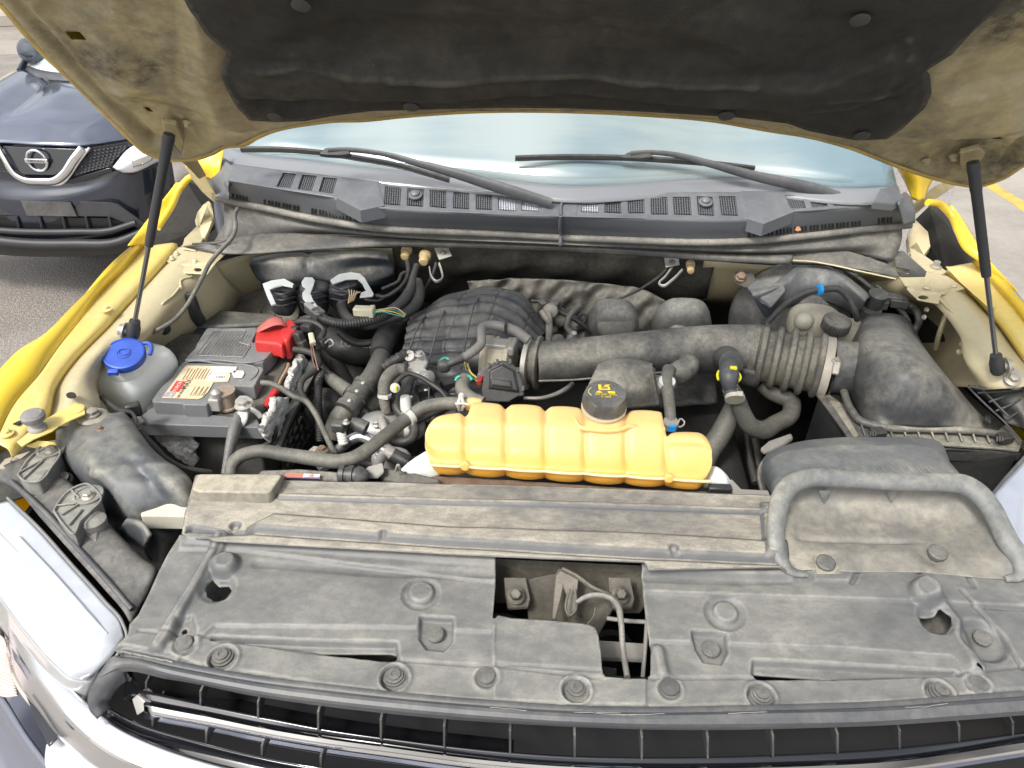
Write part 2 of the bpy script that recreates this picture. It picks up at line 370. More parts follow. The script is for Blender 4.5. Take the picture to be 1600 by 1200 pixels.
YELF = dusty('yellow flange paint', (.80, .60, .12), (.62, .52, .26), .6, .5, 6, .35, coat=.3, bump=.03)
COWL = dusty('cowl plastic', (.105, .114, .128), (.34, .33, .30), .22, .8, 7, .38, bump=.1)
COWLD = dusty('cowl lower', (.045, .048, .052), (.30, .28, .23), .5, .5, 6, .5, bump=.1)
SEAL = dusty('weather strip', (.09, .09, .085), (.33, .31, .26), .7, .3, 9, .7)
FELT = dusty('hood felt', (.013, .013, .012), (.115, .108, .085), .45, 0., 3, .9, lo=.45, hi=.8, speck=.9, bump=.5, edge=.3)
FWALL = dusty('firewall mat', (.022, .021, .019), (.16, .145, .11), .6, .2, 9, .8, bump=.5, lo=.3, hi=.65)
FOIL = dusty('heat shield foil', (.06, .058, .052), (.20, .19, .155), .6, .3, 12, .5, metal=.4, bump=.5)
CHROME = plain('chrome', (.82, .83, .85), .06, 1.0); CHROMES = plain('weathered chrome', (.84, .85, .87), .27, 1.0)
ALU = dusty('cast aluminium', (.55, .54, .51), (.33, .31, .26), .6, .4, 16, .35, metal=.7, bump=.3)
ALUC = plain('aluminium pipe', (.72, .73, .74), .28, .9, bump=.1)
STEEL = dusty('zinc steel', (.50, .48, .42), (.28, .25, .19), .5, .3, 20, .35, metal=.8)
RUST = dusty('rusty steel', (.15, .085, .055), (.25, .2, .14), .6, .3, 30, .6, bump=.4)
TAUPE = dusty('dirty steel latch', (.06, .055, .048), (.20, .18, .135), .55, .4, 12, .5, metal=.2)
BRACE = dusty('grey painted bracket', (.26, .26, .25), (.32, .30, .25), .5, .4, 12, .5)
BLUE = plain('blue plastic', (.045, .11, .50), .42, var=.25, bump=.05)
CYAN = plain('bright blue clip', (.02, .30, .75), .4)
GREEN = plain('green clip', (.05, .42, .32), .4)
YCLIP = plain('yellow clip', (.80, .75, .03), .4)
RED = plain('red plastic', (.62, .045, .04), .38, var=.25)
PINK = plain('dusty red plastic', (.66, .18, .15), .55, var=.2)
WHITE = plain('white paint', (.72, .71, .66), .5, var=.12)
WTAPE = plain('pale sleeve', (.60, .61, .56), .5, var=.15)
CREAM = plain('cream label', (.74, .60, .38), .5, var=.12)
INKR = plain('label red', (.72, .06, .05), .5)
INKK = plain('label ink', (.08, .08, .09), .6)
INKY = plain('cap print yellow', (.85, .62, .03), .5)
INKG = plain('etched print', (.42, .42, .37), .7)
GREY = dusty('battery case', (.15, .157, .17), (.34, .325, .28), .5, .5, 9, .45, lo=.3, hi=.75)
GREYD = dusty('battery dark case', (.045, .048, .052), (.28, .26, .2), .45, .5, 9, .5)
CONN = dusty('cream connector', (.60, .57, .40), (.3, .27, .2), .35, .3, 25, .5)
FOAM = dusty('torn fleece', (.70, .69, .66), (.2, .18, .15), .3, .2, 30, .95, lo=.4, hi=.6, bump=1.)
JACK = dusty('battery sleeve', (.045, .038, .035), (.2, .18, .14), .3, .2, 8, .8, bump=.3)
GLOSSB = plain('gloss black plastic', (.012, .013, .016), .12, coat=.5, spec=.6)
GUN = plain('strut cylinder', (.035, .037, .04), .45, bump=.05)
ROD = plain('strut rod', (.20, .21, .23), .25, .8)
AMBER = dusty('amber plug', (.50, .38, .17), (.4, .3, .18), .4, .3, 30, .5)
def translucent(name, c, c2=None, z0=0, z1=1, rough=.4, sss=.5):
    m = plain(name, c, rough); nt = m.node_tree; p = nt.nodes['Principled BSDF']
    p.inputs['Subsurface Weight'].default_value = sss; p.inputs['Subsurface Radius'].default_value = (.06, .04, .015); p.inputs['Subsurface Scale'].default_value = .5
    if c2:
        g = nn(nt, 'ShaderNodeNewGeometry'); s = nn(nt, 'ShaderNodeSeparateXYZ'); nt.links.new(g.outputs['Position'], s.inputs[0])
        tc = nn(nt, 'ShaderNodeTexCoord'); nz = noise(nt, tc.outputs['Object'], 12, 4)
        zz = math_(nt, 'ADD', s.outputs[2], math_(nt, 'MULTIPLY', math_(nt, 'SUBTRACT', nz, .5), .02))
        col_ = mixc(nt, ramp(nt, zz, z0, z1), c2, c)
        fn = ramp(nt, noise(nt, tc.outputs['Object'], 260, 2), .66, .72, 0, .35)
        nt.links.new(mixc(nt, fn, col_, (.35, .28, .14)), p.inputs['Base Color'])
    return m
HDPE = translucent('white bottle plastic', (.90, .92, .85), rough=.45, sss=.2)
COOL = translucent('amber coolant tank', (.80, .545, .22), (.80, .385, .035), 1.095, 1.17, .42, .7)
# ------------------------------------------------------------------ ground
def asphalt():
    m = bpy.data.materials.new('asphalt'); m.use_nodes = True; nt = m.node_tree; p = nt.nodes['Principled BSDF']
    tc = nn(nt, 'ShaderNodeTexCoord'); v = tc.outputs['Object']
    a = noise(nt, v, .5, 4, .6, .4); b = noise(nt, v, 75, 4, .7); c = noise(nt, v, 5, 5, .65)
    vo = nn(nt, 'ShaderNodeTexVoronoi'); vo.inputs['Scale'].default_value = 130; nt.links.new(v, vo.inputs['Vector'])
    c1 = mixc(nt, ramp(nt, a, .4, .6), (.20, .178, .155), (.30, .275, .25)); c1 = mixc(nt, ramp(nt, c, .45, .7, 0, .6), c1, (.15, .135, .118))
    c2 = mixc(nt, ramp(nt, b, .45, .75), c1, (.46, .42, .37)); c3 = mixc(nt, ramp(nt, vo.outputs['Distance'], 0, .35, .5, 0), c2, (.06, .055, .05))
    nt.links.new(c3, p.inputs['Base Color']); p.inputs['Roughness'].default_value = .85
    bu = nn(nt, 'ShaderNodeBump'); bu.inputs['Strength'].default_value = .6; bu.inputs['Distance'].default_value = .006
    nt.links.new(math_(nt, 'ADD', b, vo.outputs['Distance']), bu.inputs['Height']); nt.links.new(bu.outputs[0], p.inputs['Normal']); return m
ASPH = asphalt()
PAVE = dusty('worn concrete', (.40, .37, .32), (.25, .22, .19), .6, 0, 1.2, .85, bump=.3)
YLINE = dusty('road line', (.72, .46, .06), (.22, .2, .17), .55, 0, 9, .7, lo=.4, hi=.7)
tag(mesh('ground', [(-80, -60, 0), (80, -60, 0), (80, 120, 0), (-80, 120, 0)], [[0, 1, 2, 3]], ASPH, smooth=False), kind='structure')
# lighter resurfaced strip on the right of the truck, and the lot's paler lane beyond the other car
q = [at(1482, 330, z=.004), at(1600, 470, z=.004), at(1800, 420, z=.004), (9, 9, .004), (3.6, 9.5, .004), at(1500, 262, z=.004)]
tag(slab('pavement', q, PAVE, world=True, thick=.003, bevel=0), kind='structure')
a, b = at(1535, 281, z=.006), at(1620, 335, z=.006); dv = np.array(b)-np.array(a); dv /= np.linalg.norm(dv); nv_ = np.array([-dv[1], dv[0], 0])*.055
a2 = a-dv*6; b2 = b+dv*3
tag(slab('parking_line', [a2+nv_, b2+nv_, b2-nv_, a2-nv_], YLINE, world=True, thick=.004, bevel=0), 'worn yellow painted line on the asphalt at the right', 'road marking')
q = [at(-400, 98, z=.004), at(60, 84, z=.004), at(300, 80, z=.004), at(300, 64, z=.004), at(60, 62, z=.004), at(-400, 70, z=.004)]
tag(slab('path', q, PAVE, world=True, thick=.003, bevel=0), kind='structure')
w0 = at(-600, 60, z=0); w1 = at(200, 32, z=0); dd = (w1-w0); dd /= np.linalg.norm(dd); bk = np.array([-dd[1], dd[0], 0])
WALLM = dusty('pale wall concrete', (.70, .64, .52), (.45, .40, .32), .4, 0, 2, .9, bump=.2)  # the concrete's own pale cream tone
T = [w0-dd*6, w1+dd*12, w1+dd*12+bk*.3, w0-dd*6+bk*.3]
kw_ = thing('kerb_wall', 'pale cream concrete wall along the far side of the lot', 'wall', (w0+w1)/2)
prism('wall_block', [t+np.array([0, 0, 1.1]) for t in T], T, WALLM, kw_, bevel=.02, world=True)
slab('base_kerb', [t+np.array([0, 0, .14]) for t in [w0-dd*6-bk*.15, w1+dd*12-bk*.15, w1+dd*12-bk*.002, w0-dd*6-bk*.002]], PAVE, kw_, thick=.14, world=True, bevel=.01)

# ------------------------------------------------------------------ the dark car parked opposite
def suv_mat():
    m = plain('car paint sky sheen', (.20, .22, .27), .14, .6, coat=1.0); m.node_tree.nodes['Principled BSDF'].inputs['Coat Roughness'].default_value = .03; return m  # black paint lightened; the sky's reflection is painted into its colour
SUV = suv_mat()
SUVD = plain('car paint without sheen', (.03, .036, .052), .16, .35, coat=1.)  # same black paint without the painted-in sky reflection
MESHB = plain('car grille black', (.01, .01, .011), .35)
car = thing('parked_car', 'black car facing the camera with a V-shaped chrome grille, half hidden by the open hood', 'car', (-2.46, 3.6, 0))
def W(px, py, z=None, y=None): return at(px, py, z=z, y=y)
patch('body', [[(-190, 232, .72), (-95, 226, .80), (0, 222, .83), (60, 225, .84), (130, 227, .83), (200, 220, .80), (262, 205, .74)],
               [(-140, 190, .84), (-60, 190, .88), (20, 188, .90), (80, 190, .905), (150, 190, .90), (225, 180, .87), (290, 172, .80)],
               [(-90, 158, .88), (-20, 152, .915), (35, 150, .93), (95, 152, .945), (165, 152, .94), (250, 148, .915), (320, 145, .84)],
               [(-20, 132, .88), (22, 112, .93), (52, 119, .94), (90, 123, .955), (160, 125, .955), (280, 125, .93), (360, 120, .87)]], SUV, car, nu=70, seg=10, solid=.01,
      disp=lambda u, v: -.012*np.exp(-((u-.33)/.035)**2)*ss(v*2)+.02*np.exp(-((u-.2)/.09)**2)-.012*np.exp(-((u-.68)/.035)**2)*ss(v*2)+.02*np.exp(-((u-.8)/.09)**2))
# front face, bumper and flanks
yb = 2.93
patch('bumper', [[W(-190, 236, .71), W(-60, 232, y=3.0), W(40, 233, y=2.97), W(140, 232, y=2.98), W(210, 226, y=3.03), W(262, 210, .73)],
                 [W(-190, 262, .62), W(-60, 268, y=2.98), W(40, 290, y=2.95), W(140, 286, y=2.97), W(210, 262, y=3.0), W(268, 250, .62)],
                 [W(-190, 300, .50), W(-60, 308, y=2.96), W(40, 308, y=2.93), W(140, 306, y=2.95), W(210, 302, y=3.0), W(275, 300, .47)],
                 [W(-190, 372, .26), W(-60, 390, y=2.98), W(40, 392, y=2.94), W(140, 390, y=2.97), W(205, 380, y=3.02), W(275, 372, .26)]], SUVD, car, world=True, nu=50, seg=8, solid=.01)
BUMPG = plain('car bumper plastic', (.035, .035, .038), .5, var=.2)
o = prism('bumper_band', [W(-60, 309, y=2.93), W(172, 316, y=2.94), W(184, 318, y=2.95), W(232, 352, y=2.99), W(226, 362, y=2.99), W(170, 339, y=2.93), W(-60, 337, y=2.92)],
      [W(-60, 309, y=2.99), W(172, 316, y=2.99), W(184, 318, y=3.0), W(232, 352, y=3.03), W(226, 362, y=3.03), W(170, 339, y=2.99), W(-60, 337, y=2.98)], BUMPG, car, world=True, bevel=.006)
slab('plate_mark', [W(32, 313, y=2.925), W(110, 316, y=2.925), W(120, 338, y=2.915), W(42, 337, y=2.915)], dusty('smeared plate mount', (.03, .03, .03), (.13, .125, .12), .5, 0, 12, .6), car, world=True, thick=.003, down=(0, 1, 0), bevel=0)
slab('lower_intake', [W(-60, 338, y=2.925), W(168, 341, y=2.93), W(205, 350, y=2.955), W(170, 361, y=2.93), W(-60, 357, y=2.92)], MESHB, car, world=True, thick=.004, down=(0, 1, 0), bevel=0)
for k in range(6):
    x0 = -10+36*k; tube('intake_bar', [W(x0, 338, y=2.918), W(x0+4, 357, y=2.914)], .006, BUMPG, car, world=True, rpx=False, ns=6, straight=True)
tube('bumper_lip', [W(-60, 355, y=2.90), W(40, 362, y=2.89), W(120, 362, y=2.9), W(172, 360, y=2.91), W(212, 348, y=2.95)], .016, BUMPG, car, world=True, rpx=False, ns=8)
tube('bumper_lip', [W(-60, 368, y=2.90), W(40, 380, y=2.89), W(120, 381, y=2.9), W(180, 379, y=2.92), W(225, 362, y=2.97)], .026, BUMPG, car, world=True, rpx=False, ns=8)
patch('bumper_skirt', [[W(-90, 362, y=2.92), W(40, 384, y=2.92), W(140, 384, y=2.93), W(200, 376, y=2.96), W(245, 356, y=3.0)], [W(-90, 372, y=2.92), W(40, 391, y=2.93), W(140, 391, y=2.94), W(200, 386, y=2.97), W(245, 370, y=3.02)],
      [W(-90, 376, y=3.2), W(40, 388, y=3.2), W(140, 388, y=3.2), W(200, 384, y=3.2), W(245, 372, y=3.2)]], BUMPG, car, world=True, nu=20, solid=.005)
gp = [W(4, 229, y=2.955), W(118, 233, y=2.955), W(96, 268, y=2.93), W(84, 274, y=2.925), W(38, 273, y=2.925), W(26, 266, y=2.93)]
slab('centre_grille', gp, GLOSSB, car, world=True, thick=.01, down=(0, 1, 0), bevel=.002)
tube('chrome_v', [W(-6, 226, y=2.95), W(6, 248, y=2.93), W(24, 274, y=2.915), W(36, 281, y=2.91), W(62, 284, y=2.91), W(88, 282, y=2.91), W(100, 273, y=2.915), W(116, 250, y=2.93), W(130, 232, y=2.95)], .021, CHROME, car, world=True, rpx=False, ns=8, flat=.6)
tube('chrome_v', [W(140, 231, y=2.96), W(124, 252, y=2.94), W(108, 276, y=2.93), W(100, 285, y=2.925), W(62, 288, y=2.92)], .007, CHROME, car, world=True, rpx=False, ns=8)
for s_ in (0, 1):
    Q = [W(142, 231, y=2.975), W(206, 222, y=3.0), W(172, 258, y=2.96), W(118, 273, y=2.94)] if s_ == 0 else [W(-10, 236, y=2.97), W(14, 270, y=2.93), W(-40, 258, y=2.94), W(-50, 232, y=2.97)]
    mp_ = slab('mesh_grille', Q, MESHB, car, world=True, thick=.01, down=(0, 1, 0), bevel=0)
    vs = []; fs = []
    for i in range(9):
        for j in range(7):
            u = (i+.5*(j % 2)+.25)/9.5; v = (j+.5)/7; 
            if u > .98: continue
            A = np.array(Q); c = (A[0]*(1-u)+A[1]*u)*(1-v)+(A[3]*(1-u)+A[2]*u)*v+np.array([0, -.006, 0])
            w_ = np.linalg.norm((A[0]*(1-v)+A[3]*v)-(A[1]*(1-v)+A[2]*v))/9.5
            b0 = len(vs)
            for k in range(6):
                t = math.pi*2*k/6; vs.append(c+np.array([math.cos(t)*w_*.5, 0, math.sin(t)*.0085])); 
            for k in range(6):
                t = math.pi*2*k/6; vs.append(c+np.array([math.cos(t)*w_*.38, .004, math.sin(t)*.006]))
            for k in range(6): fs.append([b0+k, b0+(k+1) % 6, b0+6+(k+1) % 6, b0+6+k])
    tag(mesh('grille_mesh', vs, fs, plain('car grille edge', (.10, .10, .11), .3) if s_ == 0 else bpy.data.materials['car grille edge'], car, smooth=False), kind='stuff')
# emblem: ring and bar with lettering
ec = W(57.5, 251, y=2.925); ring = []
R0 = m_px(ec, 15.5)
t_ = np.linspace(0, 2*math.pi, 25)[:-1]
P = [ec+np.array([R0*math.cos(a), 0, R0*math.sin(a)*1.05]) for a in t_]; P.append(P[0])
em = tube('emblem', P, R0*.14, CHROME, car, world=True, rpx=False, ns=8, caps=False)
box('bar', ec+np.array([0, -.004, .0]), (R0*2.35, .008, R0*.42), ALUC, em, bevel=.002)
text('lettering', 'NISSAN', ec+np.array([0, -.0095, 0]), (1, 0, 0), (0, 0, 1), R0*.46, INKK, em, sx=1.1)
# lamps, glass, mirror, wheels
LAMP = plain('lamp lens', (.72, .74, .76), .35, .1, coat=.2)
hl = patch('headlight', [[W(176, 261, y=2.95), W(206, 229, y=2.97), W(236, 218, y=3.02), W(266, 218, y=3.08)], [W(184, 266, y=2.935), W(212, 246, y=2.945), W(240, 236, y=2.98), W(266, 232, y=3.05)], [W(192, 270, y=2.95), W(206, 270, y=2.955), W(244, 254, y=3.0), W(266, 246, y=3.08)]], LAMP, car, world=True, nu=20, seg=5, solid=.01)
patch('lamp_reflector', [[W(206, 250, y=2.93), W(226, 242, y=2.945), W(240, 240, y=2.96)], [W(208, 262, y=2.932), W(228, 256, y=2.95), W(238, 250, y=2.965)]], CHROMES, hl, world=True, nu=10, seg=3, solid=.004)
slab('headlight_trim', [W(170, 262, y=2.96), W(203, 275, y=2.975), W(262, 254, y=3.08), W(262, 246, y=3.1), W(246, 257, y=3.05), W(204, 272, y=2.975), W(175, 263, y=2.95)], GLOSSB, car, world=True, thick=.015, down=(0, 1, 0), bevel=.001)
slab('fog_slot', [W(104, 282, y=2.935), W(172, 262, y=2.95), W(176, 268, y=2.95), W(112, 288, y=2.94)], GLOSSB, car, world=True, thick=.01, down=(0, 1, 0), bevel=.002)
CGL = plain('car glass', (.55, .62, .63), .1, coat=1., spec=.8)
b0 = [W(40, 110, .945), W(60, 117, .955), W(95, 122, .965), W(160, 124, .965), W(290, 122, .94), W(350, 112, .9)]
patch('windscreen', [b0, [p+np.array([.02, .30, .17]) for p in b0], [p+np.array([.06, .62, .36]) for p in b0]], CGL, car, world=True, nu=30, seg=4, solid=.005)
patch('cowl_strip', [[p+np.array([0, -.03, -.004]) for p in b0], [p+np.array([0, .03, .02]) for p in b0]], SURR, car, world=True, nu=20, seg=2, solid=.004)
tube('pillar', [b0[0]+np.array([-.02, -.02, 0]), b0[0]+np.array([.0, .28, .17]), b0[0]+np.array([.05, .62, .37])], .018, SUVD, car, world=True, rpx=False, ns=10)
mi = lathe('wing_mirror', W(47, 80, y=3.90), (-.1, -1, .1), [(.02, -.09), (.05, -.08), (.068, -.03), (.066, .0), (.045, .03), (.001, .04)], plain('mirror shell', (.07, .08, .10), .4, coat=.3), car, n=24, mod=lambda a_, r, h, i: r*(1+.22*math.cos(a_)**2))
tube('mirror_stripe', [W(33, 84, y=3.85), W(40, 87, y=3.84), W(50, 88, y=3.84)], .006, GLOSSB, mi, world=True, rpx=False, ns=6)
wp = tube('wiper', [W(50, 102, y=3.93), W(72, 108, y=3.93), W(92, 121, y=3.86)], .012, MESHB, car, world=True, rpx=False, ns=6)
tube('blade', [W(48, 99, y=3.95), W(80, 109, y=3.94), W(112, 118, y=3.93)], .009, MESHB, wp, world=True, rpx=False, ns=6)
patch('roof', [[p+np.array([.06, .62, .36]) for p in b0], [p+np.array([.06, 1.0, .42]) for p in b0], [p+np.array([.06, 2.4, .40]) for p in b0], [p+np.array([.0, 2.8, -.1]) for p in b0]], SUVD, car, world=True, nu=20, seg=4, solid=.01)
for sx_, x_ in ((-1, -2.80), (1, -1.66)):
    prism('body_side', [(x_, 3.1, .74), (x_, 3.5, .80), (x_+sx_*-.02, 3.9, .9), (x_+sx_*-.02, 6.2, .92), (x_, 6.8, .85), (x_, 6.8, .28), (x_, 3.1, .28)], [(x_-sx_*.05, 3.1, .7), (x_-sx_*.05, 3.5, .78), (x_-sx_*.07, 3.9, .88), (x_-sx_*.07, 6.2, .9), (x_-sx_*.05, 6.8, .8), (x_-sx_*.05, 6.8, .3), (x_-sx_*.05, 3.1, .3)], SUV, car, world=True, bevel=.02)
    for y_ in (3.75, 6.1):
        wh = lathe('wheel', (x_-sx_*.12, y_, .33), (sx_, 0, 0), [(.2, 0), (.31, .0), (.33, .03), (.33, .15), (.31, .18), (.22, .18), (.2, .16)], HOSED, car, n=32)
        lathe('rim', (x_-sx_*.12, y_, .33), (sx_, 0, 0), [(.05, .02), (.2, .03), (.215, .15), (.19, .165), (.17, .13), (.05, .15)], ALU, wh, n=24)

# ------------------------------------------------------------------ the yellow pickup: body, fenders, aprons
truck = thing('pickup_truck', 'yellow pickup truck seen from its nose with the hood propped open', 'truck', (0, 0, 0))
def side_fender(side, st, name='fender'):
    """stations from the nose back: (apron inner px, groove px, crest px) each (px, py, z)"""
    rows = [[], [], [], [], [], []]
    for inner, groove, crest in st:
        i, g, c = V3(inner), V3(groove), V3(crest)
        rows[0].append(i+np.array([0, 0, -.02])); rows[1].append(i); rows[2].append(g); rows[3].append(g*.35+c*.65+np.array([0, 0, .004])); rows[4].append(c)
        rows[5].append(c+np.array([side*.005, 0, -.022]))
    rows.append([p+np.array([side*.006, 0, -.12]) for p in rows[5]]); rows.append([p+np.array([side*.008, 0, -.38]) for p in rows[5]]); rows.append([p+np.array([-side*.02, 0, -.62]) for p in rows[5]])
    G = [cat1(r, 60) for r in rows]
    f_ = patch(name, [G[0], G[1], G[2]], YELF, truck, world=True, nu=60, seg=3, smooth_rows=False, solid=.0015)
    o2 = patch('fender_skin', [G[2], G[3], G[4], G[5], G[6], G[7], G[8]], YEL, f_, world=True, nu=60, seg=4, solid=.0015)
    return f_
L_ST = [((14, 702, 1.155), (-8, 690, 1.165), (-62, 642, 1.19)), ((70, 640, 1.165), (22, 630, 1.175), (-32, 609, 1.2)), ((84, 595, 1.17), (60, 585, 1.18), (0, 575, 1.205)), ((112, 555, 1.175), (88, 545, 1.185), (33, 545, 1.212)),
        ((155, 512, 1.18), (120, 505, 1.19), (82, 500, 1.22)), ((200, 462, 1.185), (160, 455, 1.195), (127, 458, 1.225)), ((236, 424, 1.19), (195, 420, 1.20), (168, 418, 1.228)), ((276, 378, 1.195), (225, 385, 1.20), (205, 384, 1.232))]
side_fender(-1, L_ST)
R_ST = [((1700, 720, 1.155), (1720, 700, 1.16), (1760, 660, 1.17)), ((1640, 600, 1.17), (1670, 590, 1.18), (1720, 580, 1.2)), ((1600, 545, 1.175), (1625, 535, 1.185), (1670, 530, 1.21)), ((1560, 490, 1.18), (1585, 482, 1.19), (1630, 498, 1.22)),
        ((1520, 448, 1.185), (1550, 443, 1.195), (1582, 447, 1.225)), ((1481, 417, 1.19), (1520, 410, 1.20), (1530, 396, 1.23))]
side_fender(1, R_ST)
# rear upper fender rim round the dark wheel-well opening
YRIM = YEL
rim = tube('fender_rim', [(246, 356, 1.24), (268, 322, 1.27), (283, 292, 1.30), (296, 278, 1.32), (318, 272, 1.33)], 6, YEL, truck, flat=.8)
tube('fender_rim', [(1545, 410, 1.235), (1512, 388, 1.25), (1497, 360, 1.27), (1486, 336, 1.29), (1470, 320, 1.31), (1450, 316, 1.32)], 6.5, YEL, truck, flat=.8)
patch('fender_skin', [[(200, 384, 1.225), (225, 350, 1.25), (250, 318, 1.28), (275, 285, 1.31)], [(230, 384, 1.2), (250, 352, 1.24), (270, 318, 1.27), (290, 285, 1.31)]], YEL, truck, nu=20, seg=4)
patch('fender_skin', [[(1590, 455, 1.225), (1545, 405, 1.235), (1510, 350, 1.27), (1488, 320, 1.31)], [(1555, 440, 1.2), (1530, 405, 1.225), (1500, 365, 1.26), (1480, 325, 1.3)]], YEL, truck, nu=20, seg=4)
slab('wheel_well', [(240, 385, 1.14), (228, 372, 1.16), (256, 312, 1.2), (290, 282, 1.25), (332, 300, 1.2), (335, 352, 1.16), (300, 385, 1.12)], DARK, truck, thick=.01, bevel=0)
slab('wheel_well', [(1428, 345, 1.2), (1452, 322, 1.25), (1476, 322, 1.25), (1505, 378, 1.2), (1530, 415, 1.16), (1480, 430, 1.12), (1440, 400, 1.12)], DARK, truck, thick=.01, bevel=0)
# bright yellow door pillars and mirror patches past the hood corners
patch('front_pillar', [[(285, 245, 1.36), (318, 240, 1.37), (350, 232, 1.38)], [(290, 262, 1.33), (318, 262, 1.34), (345, 258, 1.35)], [(300, 275, 1.30), (320, 278, 1.31), (340, 285, 1.31)]], YEL, truck, nu=12, seg=5)
patch('front_pillar', [[(1398, 258, 1.40), (1420, 266, 1.40), (1462, 275, 1.38)], [(1412, 282, 1.36), (1432, 290, 1.36), (1452, 292, 1.35)], [(1426, 312, 1.32), (1434, 314, 1.32), (1444, 312, 1.32)]], YEL, truck, nu=12, seg=5)
# aprons
ap = patch('inner_apron', [[(50, 672, 1.13), (68, 656, 1.135), (82, 600, 1.145), (110, 562, 1.15), (155, 518, 1.155), (200, 470, 1.16), (236, 430, 1.165), (285, 382, 1.17)],
       [(88, 666, 1.145), (105, 650, 1.15), (125, 600, 1.16), (150, 562, 1.165), (190, 520, 1.17), (228, 474, 1.175), (262, 432, 1.18), (305, 388, 1.182)],
       [(126, 664, 1.135), (140, 636, 1.14), (142, 590, 1.15), (165, 555, 1.155), (222, 520, 1.155), (262, 476, 1.16), (290, 440, 1.165), (328, 400, 1.17)],
       [(168, 672, 1.08), (168, 650, 1.09), (152, 605, 1.09), (172, 570, 1.09), (240, 535, 1.08), (290, 498, 1.09), (322, 470, 1.10), (350, 430, 1.12)],
       [(200, 760, .90), (190, 740, .90), (190, 700, .88), (215, 640, .88), (280, 590, .88), (330, 540, .90), (365, 505, .92), (390, 460, .96)]], BEIGE, truck, nu=60, seg=7)
# raised straps, holes and bolts pressed into the apron
tube('pressed_rib', [(283, 446, 1.168), (270, 462, 1.165), (252, 478, 1.163), (247, 492, 1.15)], 2.0, BEIGE, ap); tube('pressed_rib', [(300, 432, 1.165), (283, 438, 1.17), (283, 450, 1.168)], 1.8, BEIGE, ap)
ap2 = patch('inner_apron', [[(1640, 594, 1.14), (1598, 558, 1.15), (1556, 505, 1.155), (1516, 460, 1.16), (1474, 425, 1.165), (1430, 392, 1.17)],
       [(1606, 603, 1.15), (1565, 570, 1.165), (1530, 515, 1.17), (1494, 470, 1.175), (1456, 432, 1.18), (1415, 400, 1.18)],
       [(1556, 608, 1.13), (1525, 575, 1.15), (1500, 520, 1.155), (1468, 478, 1.16), (1430, 440, 1.165), (1390, 410, 1.165)],
       [(1520, 605, 1.09), (1508, 560, 1.11), (1512, 518, 1.13), (1470, 482, 1.14), (1430, 462, 1.13), (1360, 430, 1.12)],
       [(1440, 610, .9), (1415, 565, .9), (1400, 515, .9), (1380, 475, .9), (1350, 445, .92), (1300, 425, .95)]], BEIGE, truck, nu=60, seg=7)
tube('seam_sealer', [(1468, 466, 1.172), (1480, 480, 1.168), (1512, 506, 1.155), (1520, 516, 1.145), (1516, 530, 1.12), (1506, 556, 1.11)], 1.8, BEIGE, ap2)
tube('pressed_rib', [(1478, 492, 1.12), (1468, 520, 1.08), (1462, 545, 1.03)], 4, BEIGE, ap2)
def bolt(p, axis=(0, 0, 1), r=.009, mat=None, parent=None, washer=1.7, h=.007, name='bolt'):
    mat = mat or STEEL; pr = [(r*washer, 0), (r*washer, .0015), (r*1.25, .003), (r*1.1, .0035), (r, .0045), (r, h), (r*.8, h+.001)]
    def md(a, rr, hh, i): return rr*(1/ max(.8660, math.cos((a % (math.pi/3))-math.pi/6))*.93 if i >= 3 else 1)
    return lathe(name, p, axis, pr, mat, parent, n=24, mod=md)
for (x, y, z) in [(166, 484, 1.192), (11, 678, 1.165), (118, 638, 1.15), (1566, 438, 1.205)]: bolt(V3((x, y, z)), r=.006, mat=YELF, parent=truck, washer=1.9)
# hinge mount plates at the rear corners, with oval hole
pl = relief('hinge_plate', plane3(V3((280, 400, 1.178)), V3((345, 400, 1.178)), V3((300, 430, 1.172))), [(280, 388), (352, 392), (352, 398), (338, 412), (325, 430), (288, 428), (284, 416), (252, 408), (268, 396)], BEIGE, truck, step=.0025,
            holes=[circle_px((310, 423), 6, 16, 3.2)], feats=[('line', [(286, 416), (330, 414), (345, 400)], 1.2, -.006, .003)], wave=.0004)
pr_ = relief('hinge_plate', plane3(V3((1400, 440, 1.178)), V3((1490, 450, 1.178)), V3((1440, 465, 1.17))), [(1402, 430), (1445, 425), (1480, 433), (1508, 452), (1485, 458), (1470, 462), (1466, 476), (1434, 470), (1418, 455)], BEIGE, truck, step=.0025,
            holes=[circle_px((1442, 466), 8, 16, 3.6)], feats=[('line', [(1410, 448), (1425, 456), (1468, 462), (1482, 454)], 1.2, -.006, .003)], wave=.0004)
for p in [(269, 405), (305, 410), (276, 398)]: bolt(V3((*p, 1.182)), r=.005, mat=BEIGE, parent=pl, washer=1.4)
for p in [(1448, 450), (1490, 447)]: bolt(V3((*p, 1.182)), r=.005, mat=BEIGE, parent=pr_, washer=1.5)
slab('hinge_plate', [(1478, 416, 1.2), (1510, 418, 1.2), (1540, 448, 1.195), (1556, 480, 1.185), (1545, 480, 1.185), (1500, 440, 1.19)], YELF, truck, thick=.002)
